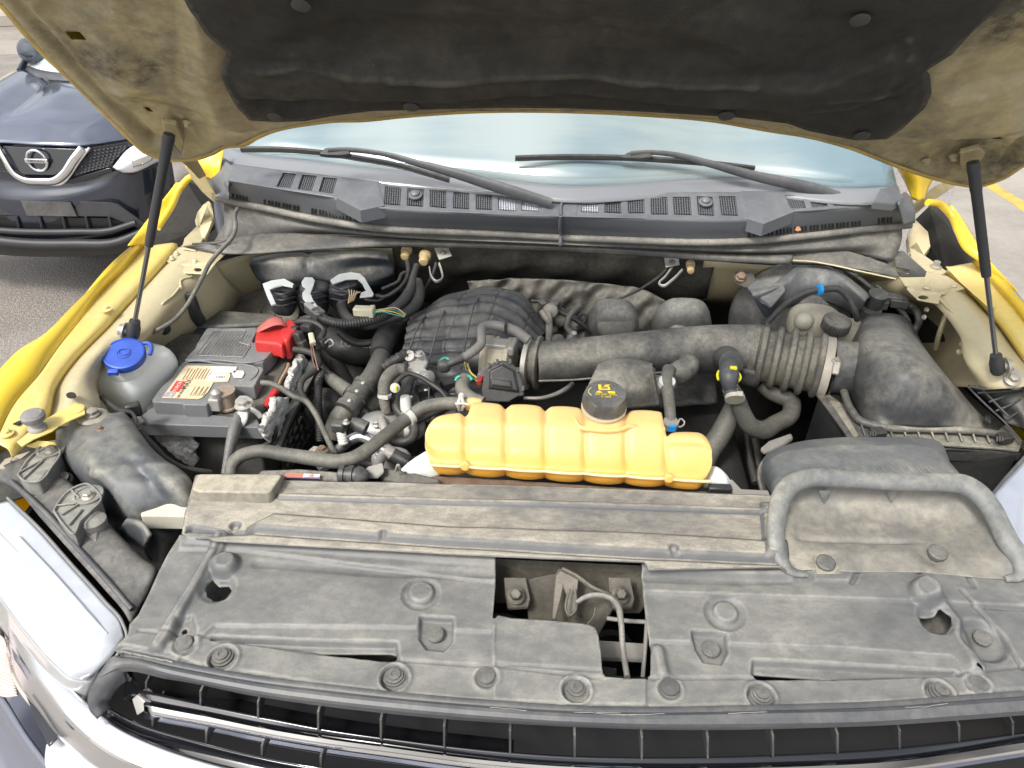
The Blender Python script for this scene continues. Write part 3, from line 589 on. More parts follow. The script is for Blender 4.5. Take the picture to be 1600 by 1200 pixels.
# hinge gooseneck arms: thick pressed straps from the fender top up to the hood
HING = dusty('hinge paint', (.40, .33, .18), (.12, .10, .07), .5, .2, 12, .4)
h1 = slab('hood_hinge', [(290, 262, 1.33), (303, 258, 1.37), (318, 275, 1.35), (332, 300, 1.30), (330, 312, 1.29), (316, 300, 1.30), (300, 280, 1.33)], HING, truck, thick=.012, down=(.7, 0, -.7), bevel=.003)
slab('hinge_arm', [(270, 216, 1.49), (288, 222, 1.47), (304, 245, 1.42), (318, 270, 1.36), (306, 276, 1.36), (290, 254, 1.40), (268, 240, 1.46)], HING, h1, thick=.01, down=(.7, 0, -.7), bevel=.003)
h1b = slab('hinge_arm', [(325, 312, 1.28), (331, 318, 1.27), (333, 338, 1.22), (320, 372, 1.19), (310, 372, 1.19), (312, 352, 1.2), (304, 345, 1.2), (308, 330, 1.23), (318, 318, 1.26)], BEIGE, h1, thick=.016, bevel=.004)
bolt(V3((294, 242, 1.43)), axis=(-.2, -.6, .6), r=.009, parent=h1, h=.02)
slab('hinge_foot', [(288, 372, 1.2), (310, 350, 1.2), (318, 372, 1.19), (306, 392, 1.185), (284, 388, 1.19)], BEIGE, h1, thick=.003)
h2 = slab('hood_hinge', [(1432, 315, 1.30), (1462, 290, 1.33), (1485, 280, 1.37), (1496, 270, 1.40), (1498, 284, 1.38), (1478, 300, 1.33), (1450, 318, 1.30), (1434, 332, 1.28)], HING, truck, thick=.012, down=(-.7, 0, -.7), bevel=.003)
slab('hinge_arm', [(1470, 275, 1.40), (1490, 250, 1.46), (1510, 236, 1.50), (1526, 236, 1.5), (1520, 262, 1.45), (1498, 284, 1.39)], HING, h2, thick=.01, down=(-.7, 0, -.7), bevel=.003)
slab('hinge_arm', [(1428, 340, 1.26), (1436, 350, 1.24), (1450, 362, 1.22), (1454, 385, 1.2), (1444, 398, 1.19), (1432, 378, 1.2), (1420, 388, 1.19), (1418, 368, 1.21)], BEIGE, h2, thick=.016, bevel=.004)
slab('hinge_foot', [(1422, 386, 1.2), (1446, 400, 1.19), (1480, 424, 1.188), (1470, 430, 1.186), (1446, 422, 1.188), (1424, 402, 1.192)], BEIGE, h2, thick=.003)
for p, z, a in [((1478, 276), 1.40, (0, -.6, .6)), ((1462, 417), 1.19, (0, 0, 1))]: bolt(V3((*p, z)), axis=a, r=.008, parent=h2, h=.014)

# ------------------------------------------------------------------ firewall, cavity floor and side walls (dark, behind everything)
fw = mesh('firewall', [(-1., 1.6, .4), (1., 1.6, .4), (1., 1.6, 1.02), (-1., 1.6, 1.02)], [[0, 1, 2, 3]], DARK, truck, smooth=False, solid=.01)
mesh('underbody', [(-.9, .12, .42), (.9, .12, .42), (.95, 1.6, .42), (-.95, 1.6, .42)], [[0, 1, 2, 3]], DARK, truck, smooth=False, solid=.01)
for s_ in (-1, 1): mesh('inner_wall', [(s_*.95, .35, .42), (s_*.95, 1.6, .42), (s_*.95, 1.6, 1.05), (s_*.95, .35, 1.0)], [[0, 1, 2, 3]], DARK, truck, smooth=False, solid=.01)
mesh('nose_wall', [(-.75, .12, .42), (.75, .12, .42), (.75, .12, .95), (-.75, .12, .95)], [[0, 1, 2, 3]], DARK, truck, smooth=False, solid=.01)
# beige upper firewall shelf seen left and right, black felt in the middle
patch('firewall_upper', [[(330, 412, 1.15), (400, 396, 1.15), (480, 392, 1.15), (620, 388, 1.15)], [(320, 440, 1.12), (380, 425, 1.10), (470, 415, 1.1), (620, 410, 1.10)], [(325, 470, 1.05), (390, 452, 1.03), (480, 440, 1.0), (620, 430, 1.0)], [(330, 490, .95), (400, 470, .92), (480, 460, .9), (620, 450, .9)]], BEIGE, truck, nu=30, seg=5)
patch('firewall_upper', [[(1100, 408, 1.15), (1180, 414, 1.15), (1260, 418, 1.15), (1340, 425, 1.15), (1400, 430, 1.16)], [(1096, 430, 1.10), (1180, 435, 1.10), (1260, 440, 1.10), (1340, 440, 1.1), (1410, 445, 1.12)], [(1090, 455, 1.04), (1160, 460, 1.03), (1260, 460, 1.02), (1340, 460, 1.02), (1415, 460, 1.05)], [(1090, 470, .9), (1160, 480, .9), (1260, 480, .9), (1340, 480, .92), (1420, 480, .95)]], BEIGE, truck, nu=30, seg=5)
patch('firewall_mat', [[(612, 385, 1.16), (700, 385, 1.17), (800, 388, 1.17), (900, 392, 1.17), (1000, 398, 1.16), (1118, 405, 1.15)], [(615, 412, 1.11), (700, 412, 1.12), (800, 414, 1.12), (900, 418, 1.12), (1000, 424, 1.11), (1110, 432, 1.1)],
      [(618, 440, 1.04), (700, 432, 1.05), (800, 430, 1.06), (900, 436, 1.06), (1000, 446, 1.05), (1106, 456, 1.04)], [(620, 470, .9), (700, 470, .92), (800, 470, .92), (900, 470, .92), (1000, 470, .92), (1100, 480, .9)]], FWALL, truck, nu=80, seg=10,
      disp=lambda u, v: .006*np.sin(u*17+3*v)+.004*np.sin(u*41+v*9))
# ------------------------------------------------------------------ hood, seen from below
HP = Plane((0, .886, 1.5), (1, 0, 0), (0, -1, 1))
hu = lambda *p: HP.uv(*p)
rear = [(0, 8), (60, 78), (120, 136), (175, 191), (208, 224), (230, 242), (252, 250), (290, 252), (330, 242), (352, 231), (376, 229), (402, 216), (424, 207), (486, 195), (520, 191), (565, 190), (625, 184), (722, 177), (887, 176), (1000, 181), (1112, 190), (1205, 206),
        (1262, 215), (1330, 233), (1397, 259), (1440, 274), (1500, 290), (1530, 293), (1562, 283), (1600, 260)]
ro = [hu(*p) for p in rear]+[(.845, .16), (.858, .35), (.865, .6), (.86, 1.0), (.80, 1.22), (.4, 1.30), (0, 1.32), (-.4, 1.30), (-.80, 1.22), (-.86, 1.0), (-.865, .72), (-.85, .55)]
hood = slab('hood', [HP.w(p, -.028) for p in ro], YEL, truck, world=True, thick=.004, down=-HP.n, bevel=0)
hood['label'] = 'open hood of the yellow truck, its dirty inner side showing'
ri = []
cen = np.array([0, .6])
T_ = np.array(ro)
for i, p in enumerate(T_):
    a, b = T_[i-1], T_[(i+1) % len(T_)]; t = (b-a)/np.linalg.norm(b-a); nrm = np.array([-t[1], t[0]])
    if nrm@(cen-p) < 0: nrm = -nrm
    inset = .006
    ri.append(p+nrm*inset)
tube('hem', [HP.w(p, -.010) for p in ro]+[HP.w(ro[0], -.010)], .010, dusty('dirty yellow hem', (.62, .44, .09), (.25, .19, .09), .6, 0, 8, .4, coat=.3), hood, world=True, rpx=False, ns=10)
hin = relief('inner_panel', HP, ri, HOODIN, hood, step=.0045, uvspace=True, thick=.002, wave=.0035,
    holes=[[(101, 52), (124, 53), (136, 66), (112, 65)], [(221, 178), (231, 179), (239, 187), (230, 185)], [(1550, 222), (1568, 220), (1562, 226), (1552, 228)]],
    feats=[('line', [(20, 0), (75, 60), (130, 118), (200, 190), (240, 225)], 8, -.009, .012), ('line', [(1598, 220), (1570, 262), (1530, 272)], 6, -.010, .010), ('line', [(48, 10), (62, 30), (75, 35), (180, 165), (235, 225)], 1.5, .004, .006),
           ('poly', [(60, -20), (150, -15), (165, 25), (95, 30), (70, 20)], -.012, .03), ('poly', [(160, 60), (225, 95), (240, 140), (190, 150), (150, 100)], .014, .05), ('poly', [(300, 10), (350, 90), (345, 150), (385, 205), (330, 190), (300, 140)], .014, .05),
           ('poly', [(175, 150), (320, 180), (345, 200), (300, 245), (200, 215)], -.008, .035), ('line', [(250, 188), (285, 190), (312, 222)], 1.3, .004, .004), ('line', [(345, 205), (420, 208)], 5, -.012, .02),
           ('poly', [(1470, 150), (1600, 120), (1600, 200), (1540, 215), (1430, 220)], .012, .05), ('poly', [(1450, 228), (1520, 215), (1560, 215), (1590, 250), (1530, 280), (1460, 265)], -.008, .03), ('line', [(1465, 268), (1466, 255), (1498, 230), (1542, 226), (1540, 235)], 1.3, .004, .004),
           ('noise', .12, .007, 11), ('noise', .05, .004, 12)], damp=.03)
pad_px = [(355, 86), (347, 105), (346, 125), (355, 147), (370, 172), (390, 192), (430, 194), (475, 193), (524, 184), (580, 177), (662, 175), (775, 172), (885, 173), (1000, 178), (1150, 187), (1232, 197), (1262, 208), (1337, 223), (1386, 221), (1409, 206), (1446, 172), (1456, 150), (1454, 127), (1446, 116), (1487, 90), (1525, 49)]
hu2 = lambda *p: Plane(HP.o+HP.n*.026, HP.u, HP.v).uv(*p)
pl_ = [hu2(*p) for p in pad_px]+[tuple(hu2(1581, 0)), (.60, .66), (.64, .9), (.6, 1.12), (.2, 1.18), (-.2, 1.18), (-.6, 1.12), (-.64, .9), (-.60, .66), tuple(hu2(285, 0)), tuple(hu2(295, 20)), tuple(hu2(307, 35)), tuple(hu2(320, 57)), tuple(hu2(337, 72))]
HP2 = Plane(HP.o+HP.n*.026, HP.u, HP.v)
pad = relief('insulation_pad', HP2, pl_, FELT, hood, step=.005, uvspace=True, thick=.006, wave=.002,
    feats=[('poly', [(400, 160), (620, 150), (1000, 150), (1300, 175), (1400, 150), (1430, 60), (1300, 118), (1180, 118), (1000, 115), (700, 108), (560, 110), (420, 100), (360, 95), (370, 150)], .012, .03, 1),
           ('poly', [(420, 60), (700, 30), (1000, 40), (1180, 90), (1000, 100), (700, 95), (500, 92)], -.010, .05, 1), ('line', [(610, 115), (1000, 118), (1180, 122)], 3, .006, .02), ('line', [(410, 105), (470, 100), (560, 112), (610, 112)], 4, .006, .02),
           ('line', [(1420, 60), (1435, 120), (1400, 150), (1300, 145)], 6, .006, .02), ('noise', .11, .024, 21), ('noise', .035, .005, 22)], extra=lambda P: -.004*ss(1-(-sdf(np.array(pl_), P))/.03), damp=.05)
PADC = plain('felt clip', (.05, .05, .05), .5, bump=.2)
for p in [(430, 183), (642, 167), (1135, 181), (1347, 212), (470, 8), (1344, 31)]:
    c = HP2.hit(*p, off=.008); lathe('pad_clip', c, HP.n, [(.006, -.004), (.0125, 0), (.0125, .001), (.009, .002), (.003, .0022)], PADC, hood, n=24)
for p, m in [((565, 181), .010), ((1218, 201), .010), ((887, 173), .006)]:
    c = HP.hit(*p); slab('edge_tab', [c+HP.u*a*m+HP.v*b*m for a, b in [(-2, -.8), (1.6, -.9), (2, .3), (1, .9), (-1.4, .8)]], HOODIN, hood, world=True, thick=.002, down=-HP.n, bevel=.0005)
for p in [(293, 192), (276, 216), (1447, 251), (1490, 244), (1506, 238)]:
    bolt(HP.hit(*p, off=-.002), axis=HP.n, r=.005, mat=HING, parent=hood, h=.008)
# gas struts
def strut(top, bot, pc, rc, label_side):
    top, bot = np.array(top), np.array(bot); best = min(np.linspace(0, 1, 400), key=lambda t: np.linalg.norm(projp(top*(1-t)+bot*t)-np.array(pc)))
    mid = top*(1-best)+bot*best; ax = (bot-top)/np.linalg.norm(bot-top)
    s = thing('gas_strut', None, None, bot); s.parent = truck
    L = np.linalg.norm(mid-top)
    lathe('cylinder', top, ax, [(.004, -.012), (.010, -.010), (.011, 0), (rc*1.1, .008), (rc*1.1, .04), (rc, .045), (rc*.98, L-.02), (rc*.9, L), (.004, L+.001)], GUN, s, n=24)
    tube('rod', [mid-ax*.01, bot], .0046, ROD, s, world=True, rpx=False, ns=12, straight=True)
    k = lathe('ball_socket', bot-ax*.028, ax, [(.005, 0), (.0105, .003), (.0115, .012), (.0135, .02), (.0135, .04), (.011, .046)], GUN, s, n=20)
    side = 1 if bot[0] > 0 else -1
    lathe('ball_stud', bot+ax*.004, (side, 0, .25), [(.008, 0), (.008, .014), (.017, .015), (.017, .018), (.012, .019), (.012, .026), (.004, .027)], STEEL, s, n=20)
    return s
def projp(p):
    c = MW.T@(np.asarray(p)-CAM); return np.array([800+F*c[0]/c[2], 600+F*c[1]/c[2]])
strut(HP.hit(263, 218, off=.03), V3((208, 517, 1.18)), (233, 384), .0088, 'l')
strut(HP.hit(1521, 262, off=.03), V3((1558, 571, 1.185)), (1541, 431), .0092, 'r')
slab('hood_bracket', [HP.hit(*p, off=.012) for p in [(252, 190), (275, 196), (288, 222), (282, 245), (262, 222), (256, 205)]], HING, truck, world=True, thick=.01, down=-HP.n, bevel=.002)
slab('hood_bracket', [HP.hit(*p, off=.012) for p in [(1500, 240), (1530, 232), (1540, 240), (1530, 256), (1512, 276), (1500, 262)]], HING, truck, world=True, thick=.01, down=-HP.n, bevel=.002)
slab('hood_bracket', [HP.hit(*p, off=.035) for p in [(264, 222), (270, 224), (284, 243), (274, 247), (266, 240)]], BRACE, truck, world=True, thick=.003, down=-HP.n, bevel=.0008)

# ------------------------------------------------------------------ windscreen
gb = [(338, 236, 1.345), (362, 254, 1.342), (475, 270, 1.34), (590, 284, 1.338), (767, 299, 1.334), (868, 310, 1.332), (1155, 299, 1.334), (1350, 315, 1.338), (1408, 312, 1.342)]
g0 = np.array([V3(p) for p in gb]); g0[:, 1] += .004
xm = g0[:, 0]
sl = np.array([0, .80, .60])*.1
up_ = lambda k: np.array([p+sl*k+np.array([-p[0]*.012*k, .0, 0]) for p in g0])
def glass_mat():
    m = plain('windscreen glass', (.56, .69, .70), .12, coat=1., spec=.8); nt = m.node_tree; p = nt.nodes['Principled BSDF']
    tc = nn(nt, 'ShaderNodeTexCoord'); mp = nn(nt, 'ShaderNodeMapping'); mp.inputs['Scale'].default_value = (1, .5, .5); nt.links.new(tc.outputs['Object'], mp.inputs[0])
    mp2 = nn(nt, 'ShaderNodeMapping'); mp2.inputs['Scale'].default_value = (.35, 5, 5); nt.links.new(tc.outputs['Object'], mp2.inputs[0]); n = math_(nt, 'ADD', noise(nt, mp.outputs[0], 2.2, 2, .4), math_(nt, 'MULTIPLY', math_(nt, 'SUBTRACT', noise(nt, mp2.outputs[0], 4, 5, .6), .5), .28)); c = mixc(nt, ramp(nt, n, .36, .62), (.15, .225, .255), (.275, .33, .33)); nt.links.new(c, p.inputs['Base Color'])  # cloudy tones paint reflections into the glass colour, with dust haze and streaks
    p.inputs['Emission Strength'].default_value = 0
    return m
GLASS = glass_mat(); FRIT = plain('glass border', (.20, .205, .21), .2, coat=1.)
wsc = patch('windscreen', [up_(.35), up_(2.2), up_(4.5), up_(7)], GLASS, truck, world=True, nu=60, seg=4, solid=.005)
patch('glass_border', [up_(-.1), up_(.15), up_(.36)], plain('glass border', (.20, .21, .22), .2, coat=1.), wsc, world=True, nu=60, seg=2, solid=.005)  # black border greyed to paint in its pale reflection
# ------------------------------------------------------------------ cowl
CP = plane3(V3((600, 320, 1.312)), V3((1154, 336, 1.312)), V3((870, 300, 1.332)))
crease = [(356, 282), (430, 294), (525, 309), (545, 317), (575, 322), (600, 325), (740, 333), (870, 338), (880, 338), (1000, 341), (1160, 343), (1200, 340), (1237, 331), (1320, 325), (1412, 316)]
rear_c = [(1412, 308), (1392, 306), (1370, 316), (1350, 316), (1225, 299), (1155, 299), (1000, 300), (910, 300), (893, 300), (876, 312), (868, 313), (850, 312), (767, 300), (660, 289), (600, 285), (475, 269), (425, 264), (365, 256), (362, 258)]
vents = [[(443, 269), (463, 271), (454, 293), (432, 291)], [(473, 272), (495, 274), (487, 298), (465, 295)], [(505, 276), (527, 278), (520, 302), (498, 299)],
    [(602, 288), (627, 290), (625, 320), (600, 318)], [(637, 291), (662, 293), (661, 322), (636, 320)], [(672, 294), (697, 296), (697, 324), (672, 322)], [(709, 297), (733, 299), (733, 326), (708, 324)], [(744, 302), (769, 304), (769, 327), (744, 326)],
    [(779, 307), (805, 310), (806, 329), (779, 327)], [(816, 313), (840, 317), (842, 329), (815, 328)],
    [(910, 308), (920, 303), (935, 303), (935, 331), (909, 330)], [(945, 304), (970, 304), (971, 332), (945, 331)], [(981, 305), (1007, 305), (1007, 332), (982, 332)], [(1017, 305), (1043, 306), (1044, 334), (1018, 334)], [(1052, 306), (1079, 306), (1081, 335), (1054, 334)],
    [(1089, 305), (1114, 306), (1117, 336), (1092, 335)], [(1124, 305), (1150, 305), (1154, 336), (1128, 335)], [(1227, 305), (1254, 307), (1260, 325), (1236, 325)], [(1264, 309), (1289, 312), (1294, 322), (1270, 324)], [(1300, 313), (1325, 316), (1326, 321), (1304, 321)]]
cowl = relief('cowl_panel', CP, crease+rear_c, COWL, truck, step=.0028, holes=vents, thick=.0025, wave=.0003,
    feats=[('poly', [(592, 283), (850, 306), (846, 334), (592, 326)], -.002, .003), ('poly', [(905, 298), (1156, 298), (1166, 340), (900, 336)], -.002, .003)])
VB = plain('vent pale mesh', (.42, .44, .47), .5); VD = plain('vent louvre', (.11, .115, .12), .45)
for k, q in enumerate(vents):
    pale = k in (8, 9, 10)
    Q = [q[0], q[-3], q[-2], q[-1]] if len(q) == 5 else q
    if len(q) == 5: Q = [(908, 303), q[2], q[3], q[4]]
    vg = slab('vent_recess', [CP.hit(*p, off=-.012) for p in Q], VB if pale else DARK, cowl, world=True, thick=.002, down=-CP.n, bevel=0)
    C4 = [CP.hit(*p, off=-.005) for p in Q]; vs, fs = [], []
    def bar(a, b, w, h, vs=vs, fs=fs):
        a, b = np.array(a), np.array(b); t = (b-a)/np.linalg.norm(b-a); s_ = np.cross(CP.n, t)*w; i = len(vs)
        for e in (a, b):
            vs.extend([e-s_, e+s_, e+s_-CP.n*h, e-s_-CP.n*h])
        fs.extend([[i, i+1, i+5, i+4], [i+1, i+2, i+6, i+5], [i+3, i, i+4, i+7]])
    nb = 7
    for j in range(nb):
        u = (j+.5)/nb; bar(C4[0]*(1-u)+C4[1]*u, C4[3]*(1-u)+C4[2]*u, .0012, .004)
    for j in range(1, 8):
        u = j/8; bar(C4[0]*(1-u)+C4[3]*u-CP.n*.001, C4[1]*(1-u)+C4[2]*u-CP.n*.001, .0006, .003)
    mesh('vent_grille', vs, fs, VB if pale else VD, cowl, smooth=False)
for p in [(649, 306), (1102, 317)]:
    lathe('washer_nozzle', CP.hit(*p, off=.0), CP.n, [(.016, 0), (.016, .004), (.011, .005), (.010, .010), (.006, .013), (.001, .014)], COWL, cowl, n=20)
# pyramid-shaped humps on the crease
for A_ in ([(524, 308), (530, 298), (590, 287), (601, 321), (563, 329)], [(1168, 342), (1168, 304), (1228, 318), (1240, 331), (1193, 350)]):
    P5 = [CP.hit(*A_[i], off=(.0005 if i < 4 else .004)) for i in range(5)]
    dn = np.array([0, .0, -.03])
    mesh('cowl_hump', P5+[p+dn for p in P5], [[0, 1, 4], [1, 2, 4], [2, 3, 4], [0, 4, 9, 5], [4, 3, 8, 9]], COWL, cowl, smooth=False)
cr3 = [CP.hit(*p) for p in crease]; seal_px = [(338, 306), (360, 312), (425, 325), (475, 336), (545, 348), (600, 355), (710, 360), (800, 364), (870, 368), (990, 373), (1110, 376), (1185, 373), (1260, 366), (1340, 357), (1422, 349)]
zs = np.interp([p[0] for p in seal_px], [338, 500, 870, 1250, 1422], [1.268, 1.250, 1.237, 1.250, 1.262])
s3 = [V3((*p, z)) for p, z in zip(seal_px, zs)]
fp = patch('cowl_front', [[p+np.array([0, 0, .0005]) for p in cat1(cr3, 80)], [p*.6+q*.4+np.array([0, -.003, 0]) for p, q in zip(cat1(cr3, 80), cat1(s3, 80))], cat1(s3, 80)], COWL, cowl, world=True, nu=80, seg=4, solid=.0025)
# slots in the lower front face
vs, fs = [], []
S80 = cat1(s3, 400); C80 = cat1(cr3, 400)
def slotrow(x0, x1, n, h=.42):
    for k in range(n):
        x = x0+(x1-x0)*(k+.5)/n
        i = int(np.argmin([abs(projp(p)[0]-x) for p in S80])); j = int(np.argmin([abs(projp(p)[0]-x) for p in C80]))
        a, b = S80[i], C80[j]; w = .0026; u = np.array([w, 0, 0]); o_ = np.array([0, -.0042, .001]); i0 = len(vs)
        a2 = a*.86+b*.14; b2 = a*(1-h)+b*h
        for e in (a2-u, a2+u, b2+u, b2-u): vs.append(e+o_)
        for e in (a2-u, a2+u, b2+u, b2-u): vs.append(e+o_+np.array([0, .004, 0]))
        fs.append([i0, i0+1, i0+2, i0+3]); fs.extend([[i0+q_, i0+4+q_, i0+4+(q_+1) % 4, i0+(q_+1) % 4] for q_ in range(4)])
slotrow(363, 388, 5, .36); slotrow(412, 468, 10, .36); slotrow(486, 568, 15, .36); slotrow(1168, 1345, 30, .36); slotrow(1370, 1393, 5, .4)
tag(mesh('drain_slots', vs, fs, DARK, cowl, smooth=False), kind='stuff')
tube('weather_seal', [p+np.array([0, -.006, -.002]) for p in s3], .0085, SEAL, cowl, world=True, rpx=False, ns=14)
tube('seam_strip', [CP.hit(890, 300, off=.003), CP.hit(877, 320, off=.003), CP.hit(876, 337, off=.004)], .0035, COWL, cowl, world=True, rpx=False, ns=8)
tube('seam_strip', [CP.hit(876, 337, off=.004), V3((875, 352, 1.275))+np.array([0, -.008, 0]), s3[8]+np.array([0.01, -.012, .004]), V3((875, 382, 1.235))], .0045, COWL, cowl, world=True, rpx=False, ns=8)
patch('cowl_corner', [[(330, 262, 1.335), (346, 246, 1.35), (364, 256, 1.34)], [(332, 285, 1.31), (344, 275, 1.33), (360, 284, 1.325)], [(334, 308, 1.29), (342, 308, 1.29), (357, 312, 1.29)]], COWL, cowl, nu=14, seg=5, solid=.003)
slab('cowl_block', [(342, 250, 1.352), (350, 248, 1.356), (364, 259, 1.352), (356, 292, 1.325), (350, 282, 1.33)], COWL, cowl, thick=.02, bevel=.003)
patch('cowl_corner', [[(1404, 318, 1.34), (1414, 300, 1.35), (1424, 308, 1.33)], [(1408, 335, 1.31), (1420, 325, 1.32), (1430, 330, 1.31)], [(1412, 352, 1.28), (1424, 350, 1.28), (1430, 348, 1.28)]], COWL, cowl, nu=14, seg=5, solid=.003)
slab('cowl_block', [(1363, 315, 1.35), (1376, 294, 1.37), (1404, 289, 1.36), (1410, 310, 1.345), (1396, 318, 1.34)], COWL, cowl, thick=.02, bevel=.003)
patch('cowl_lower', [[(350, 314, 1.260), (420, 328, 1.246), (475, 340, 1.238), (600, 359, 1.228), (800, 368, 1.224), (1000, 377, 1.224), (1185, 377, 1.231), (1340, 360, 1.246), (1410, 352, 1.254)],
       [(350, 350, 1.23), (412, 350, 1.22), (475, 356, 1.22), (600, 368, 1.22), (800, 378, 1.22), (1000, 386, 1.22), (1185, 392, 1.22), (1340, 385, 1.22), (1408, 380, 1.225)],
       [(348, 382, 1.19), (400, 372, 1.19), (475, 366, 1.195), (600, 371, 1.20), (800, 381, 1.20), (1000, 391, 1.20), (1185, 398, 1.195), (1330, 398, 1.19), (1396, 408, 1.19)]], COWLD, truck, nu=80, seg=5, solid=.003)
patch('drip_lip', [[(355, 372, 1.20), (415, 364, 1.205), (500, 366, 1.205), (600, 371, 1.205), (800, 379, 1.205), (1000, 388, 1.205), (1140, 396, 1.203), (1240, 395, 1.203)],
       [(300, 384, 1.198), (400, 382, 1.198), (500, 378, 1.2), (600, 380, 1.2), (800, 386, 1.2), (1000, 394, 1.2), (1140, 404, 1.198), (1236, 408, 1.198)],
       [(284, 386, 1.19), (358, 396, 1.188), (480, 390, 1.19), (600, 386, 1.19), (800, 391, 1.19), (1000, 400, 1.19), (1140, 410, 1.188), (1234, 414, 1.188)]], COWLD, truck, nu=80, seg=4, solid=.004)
slab('cowl_flap', [(1232, 408, 1.19), (1240, 391, 1.205), (1262, 391, 1.206), (1322, 391, 1.205), (1345, 398, 1.2), (1392, 414, 1.195), (1407, 432, 1.185), (1345, 420, 1.188), (1290, 411, 1.19)], COWLD, truck, thick=.003, bevel=.001)
slab('cowl_flap', [(1396, 392, 1.2), (1412, 392, 1.2), (1448, 424, 1.19), (1446, 431, 1.188), (1408, 431, 1.188), (1402, 424, 1.19), (1420, 428, 1.189), (1420, 420, 1.19), (1400, 416, 1.192)], BLKD, truck, thick=.003, bevel=.001)
tube('flap_edge', [(1238, 407, 1.192), (1262, 408, 1.192), (1300, 414, 1.19), (1345, 424, 1.188), (1400, 436, 1.184)], 1.3, BEIGE, truck)
slab('cowl_flap', [(338, 372, 1.2), (352, 345, 1.22), (358, 370, 1.205), (362, 386, 1.195), (340, 388, 1.195), (330, 384, 1.195)], BLKD, truck, thick=.003, bevel=.001)
tube('vacuum_line', [(372, 325, 1.28), (367, 334, 1.27), (368, 352, 1.25), (362, 372, 1.235), (350, 385, 1.22), (332, 405, 1.2), (318, 430, 1.19), (305, 455, 1.18), (290, 480, 1.165), (272, 500, 1.15), (245, 516, 1.14), (236, 520, 1.13)], 3.4, HOSE, truck)
tube('vacuum_line', [(361, 372, 1.215), (345, 378, 1.21), (320, 380, 1.2), (300, 381, 1.2)], 1.6, COWLD, truck)
# small beige rubber leaf caught on the seal
slab('dry_leaf', [(1242, 359, 1.30), (1245, 354, 1.305), (1249, 354, 1.305), (1252, 359, 1.30), (1247, 361, 1.298)], plain('dry leaf', (.42, .18, .08), .8), None, thick=.001, bevel=0)
bpy.data.objects['dry_leaf']['label'] = 'tiny brown dried leaf lying on the cowl seal'; bpy.data.objects['dry_leaf']['category'] = 'leaf'
# ------------------------------------------------------------------ wipers
GP = plane3(up_(1)[4], up_(1)[6], up_(4)[5])
def wiper(blade, arm, ra, knuckle):
    e = thing('wiper', None, None, GP.hit(*arm[-1])); e.parent = truck
    b3 = [GP.hit(*p, off=.045) for p in blade]
    bl = tube('blade', b3, .0065, BLK, e, world=True, rpx=False, ns=6, flat=.8, smooth=False)
    tube('rubber', [p-GP.n*.009 for p in b3], .0035, GLOSSB, e, world=True, rpx=False, ns=6)
    a3 = [GP.hit(*p, off=o) for p, o in zip(arm, np.linspace(.060, .045, len(arm)))]
    tube('arm', a3, ra, SURR, e, world=True, rpx=False, ns=10, flat=.5)
    slab('adapter', [GP.hit(*p, off=.058) for p in knuckle], BLK, e, world=True, thick=.014, down=-GP.n, bevel=.002)
    return e
wiper([(376, 233), (430, 233), (500, 238), (560, 247), (620, 258), (702, 281)], [(512, 235), (540, 234), (600, 241), (660, 257), (720, 274), (790, 296), (862, 318)], [.006, .006, .0065, .009, .012, .0145, .012], [(498, 240), (508, 231), (530, 230), (545, 234), (548, 241), (530, 243), (510, 242)])
wiper([(805, 247), (870, 245), (970, 246), (1060, 251), (1120, 256), (1179, 263)], [(985, 240), (1010, 238), (1050, 241), (1110, 256), (1180, 275), (1260, 293), (1342, 318)], [.006, .006, .0065, .009, .012, .0145, .012], [(970, 246), (980, 238), (1000, 235), (1015, 238), (1022, 245), (1000, 248)])
# ------------------------------------------------------------------ radiator beam and moulded cover
BP = plane3(V3((450, 765, 1.118)), V3((1190, 790, 1.118)), V3((800, 850, 1.112)))
beam = relief('radiator_beam', BP, [(425, 752), (600, 755), (800, 760), (1000, 767), (1215, 776), (1230, 900), (1010, 905), (1004, 892), (772, 884), (340, 860), (284, 836), (290, 800), (300, 780), (420, 782)], BEAM, truck, step=.0028, thick=.003, wave=.0008,
    feats=[('line', [(440, 779), (700, 786), (1000, 795), (1215, 802)], 4, -.006, .004), ('poly', [(395, 830), (430, 812), (700, 832), (1000, 842), (1225, 856), (1225, 1000), (300, 1000), (300, 850), (390, 845)], -.018, .022),
           ('line', [(300, 830), (345, 838), (700, 862), (1000, 880), (1220, 890)], 8, .010, .012), ('dome', (368, 824), 10, .006), ('dome', (600, 846), 7, .004), ('dome', (1050, 870), 9, .004), ('poly', [(1190, 790), (1240, 790), (1240, 880), (1196, 880)], -.006, .01)])
prism('beam_box', [(312, 741, 1.145), (436, 741, 1.145), (440, 744, 1.145), (424, 766, 1.143), (418, 770, 1.142), (312, 768, 1.142), (300, 764, 1.142)], [(305, 742, 1.10), (446, 742, 1.10), (450, 746, 1.10), (432, 796, 1.10), (424, 800, 1.10), (298, 796, 1.10), (292, 790, 1.10)], TAN, beam, bevel=.006, seg=3)
slab('pale_tab', [(219, 788, 1.085), (229, 782, 1.087), (298, 786, 1.09), (292, 807, 1.085), (220, 806, 1.082)], dusty('painted tab', (.62, .60, .50), (.45, .42, .34), .4, .3, 9, .5), truck, thick=.03, bevel=.002)
KP = plane3(V3((300, 1030, 1.088)), V3((1500, 1080, 1.088)), V3((900, 890, 1.104)))
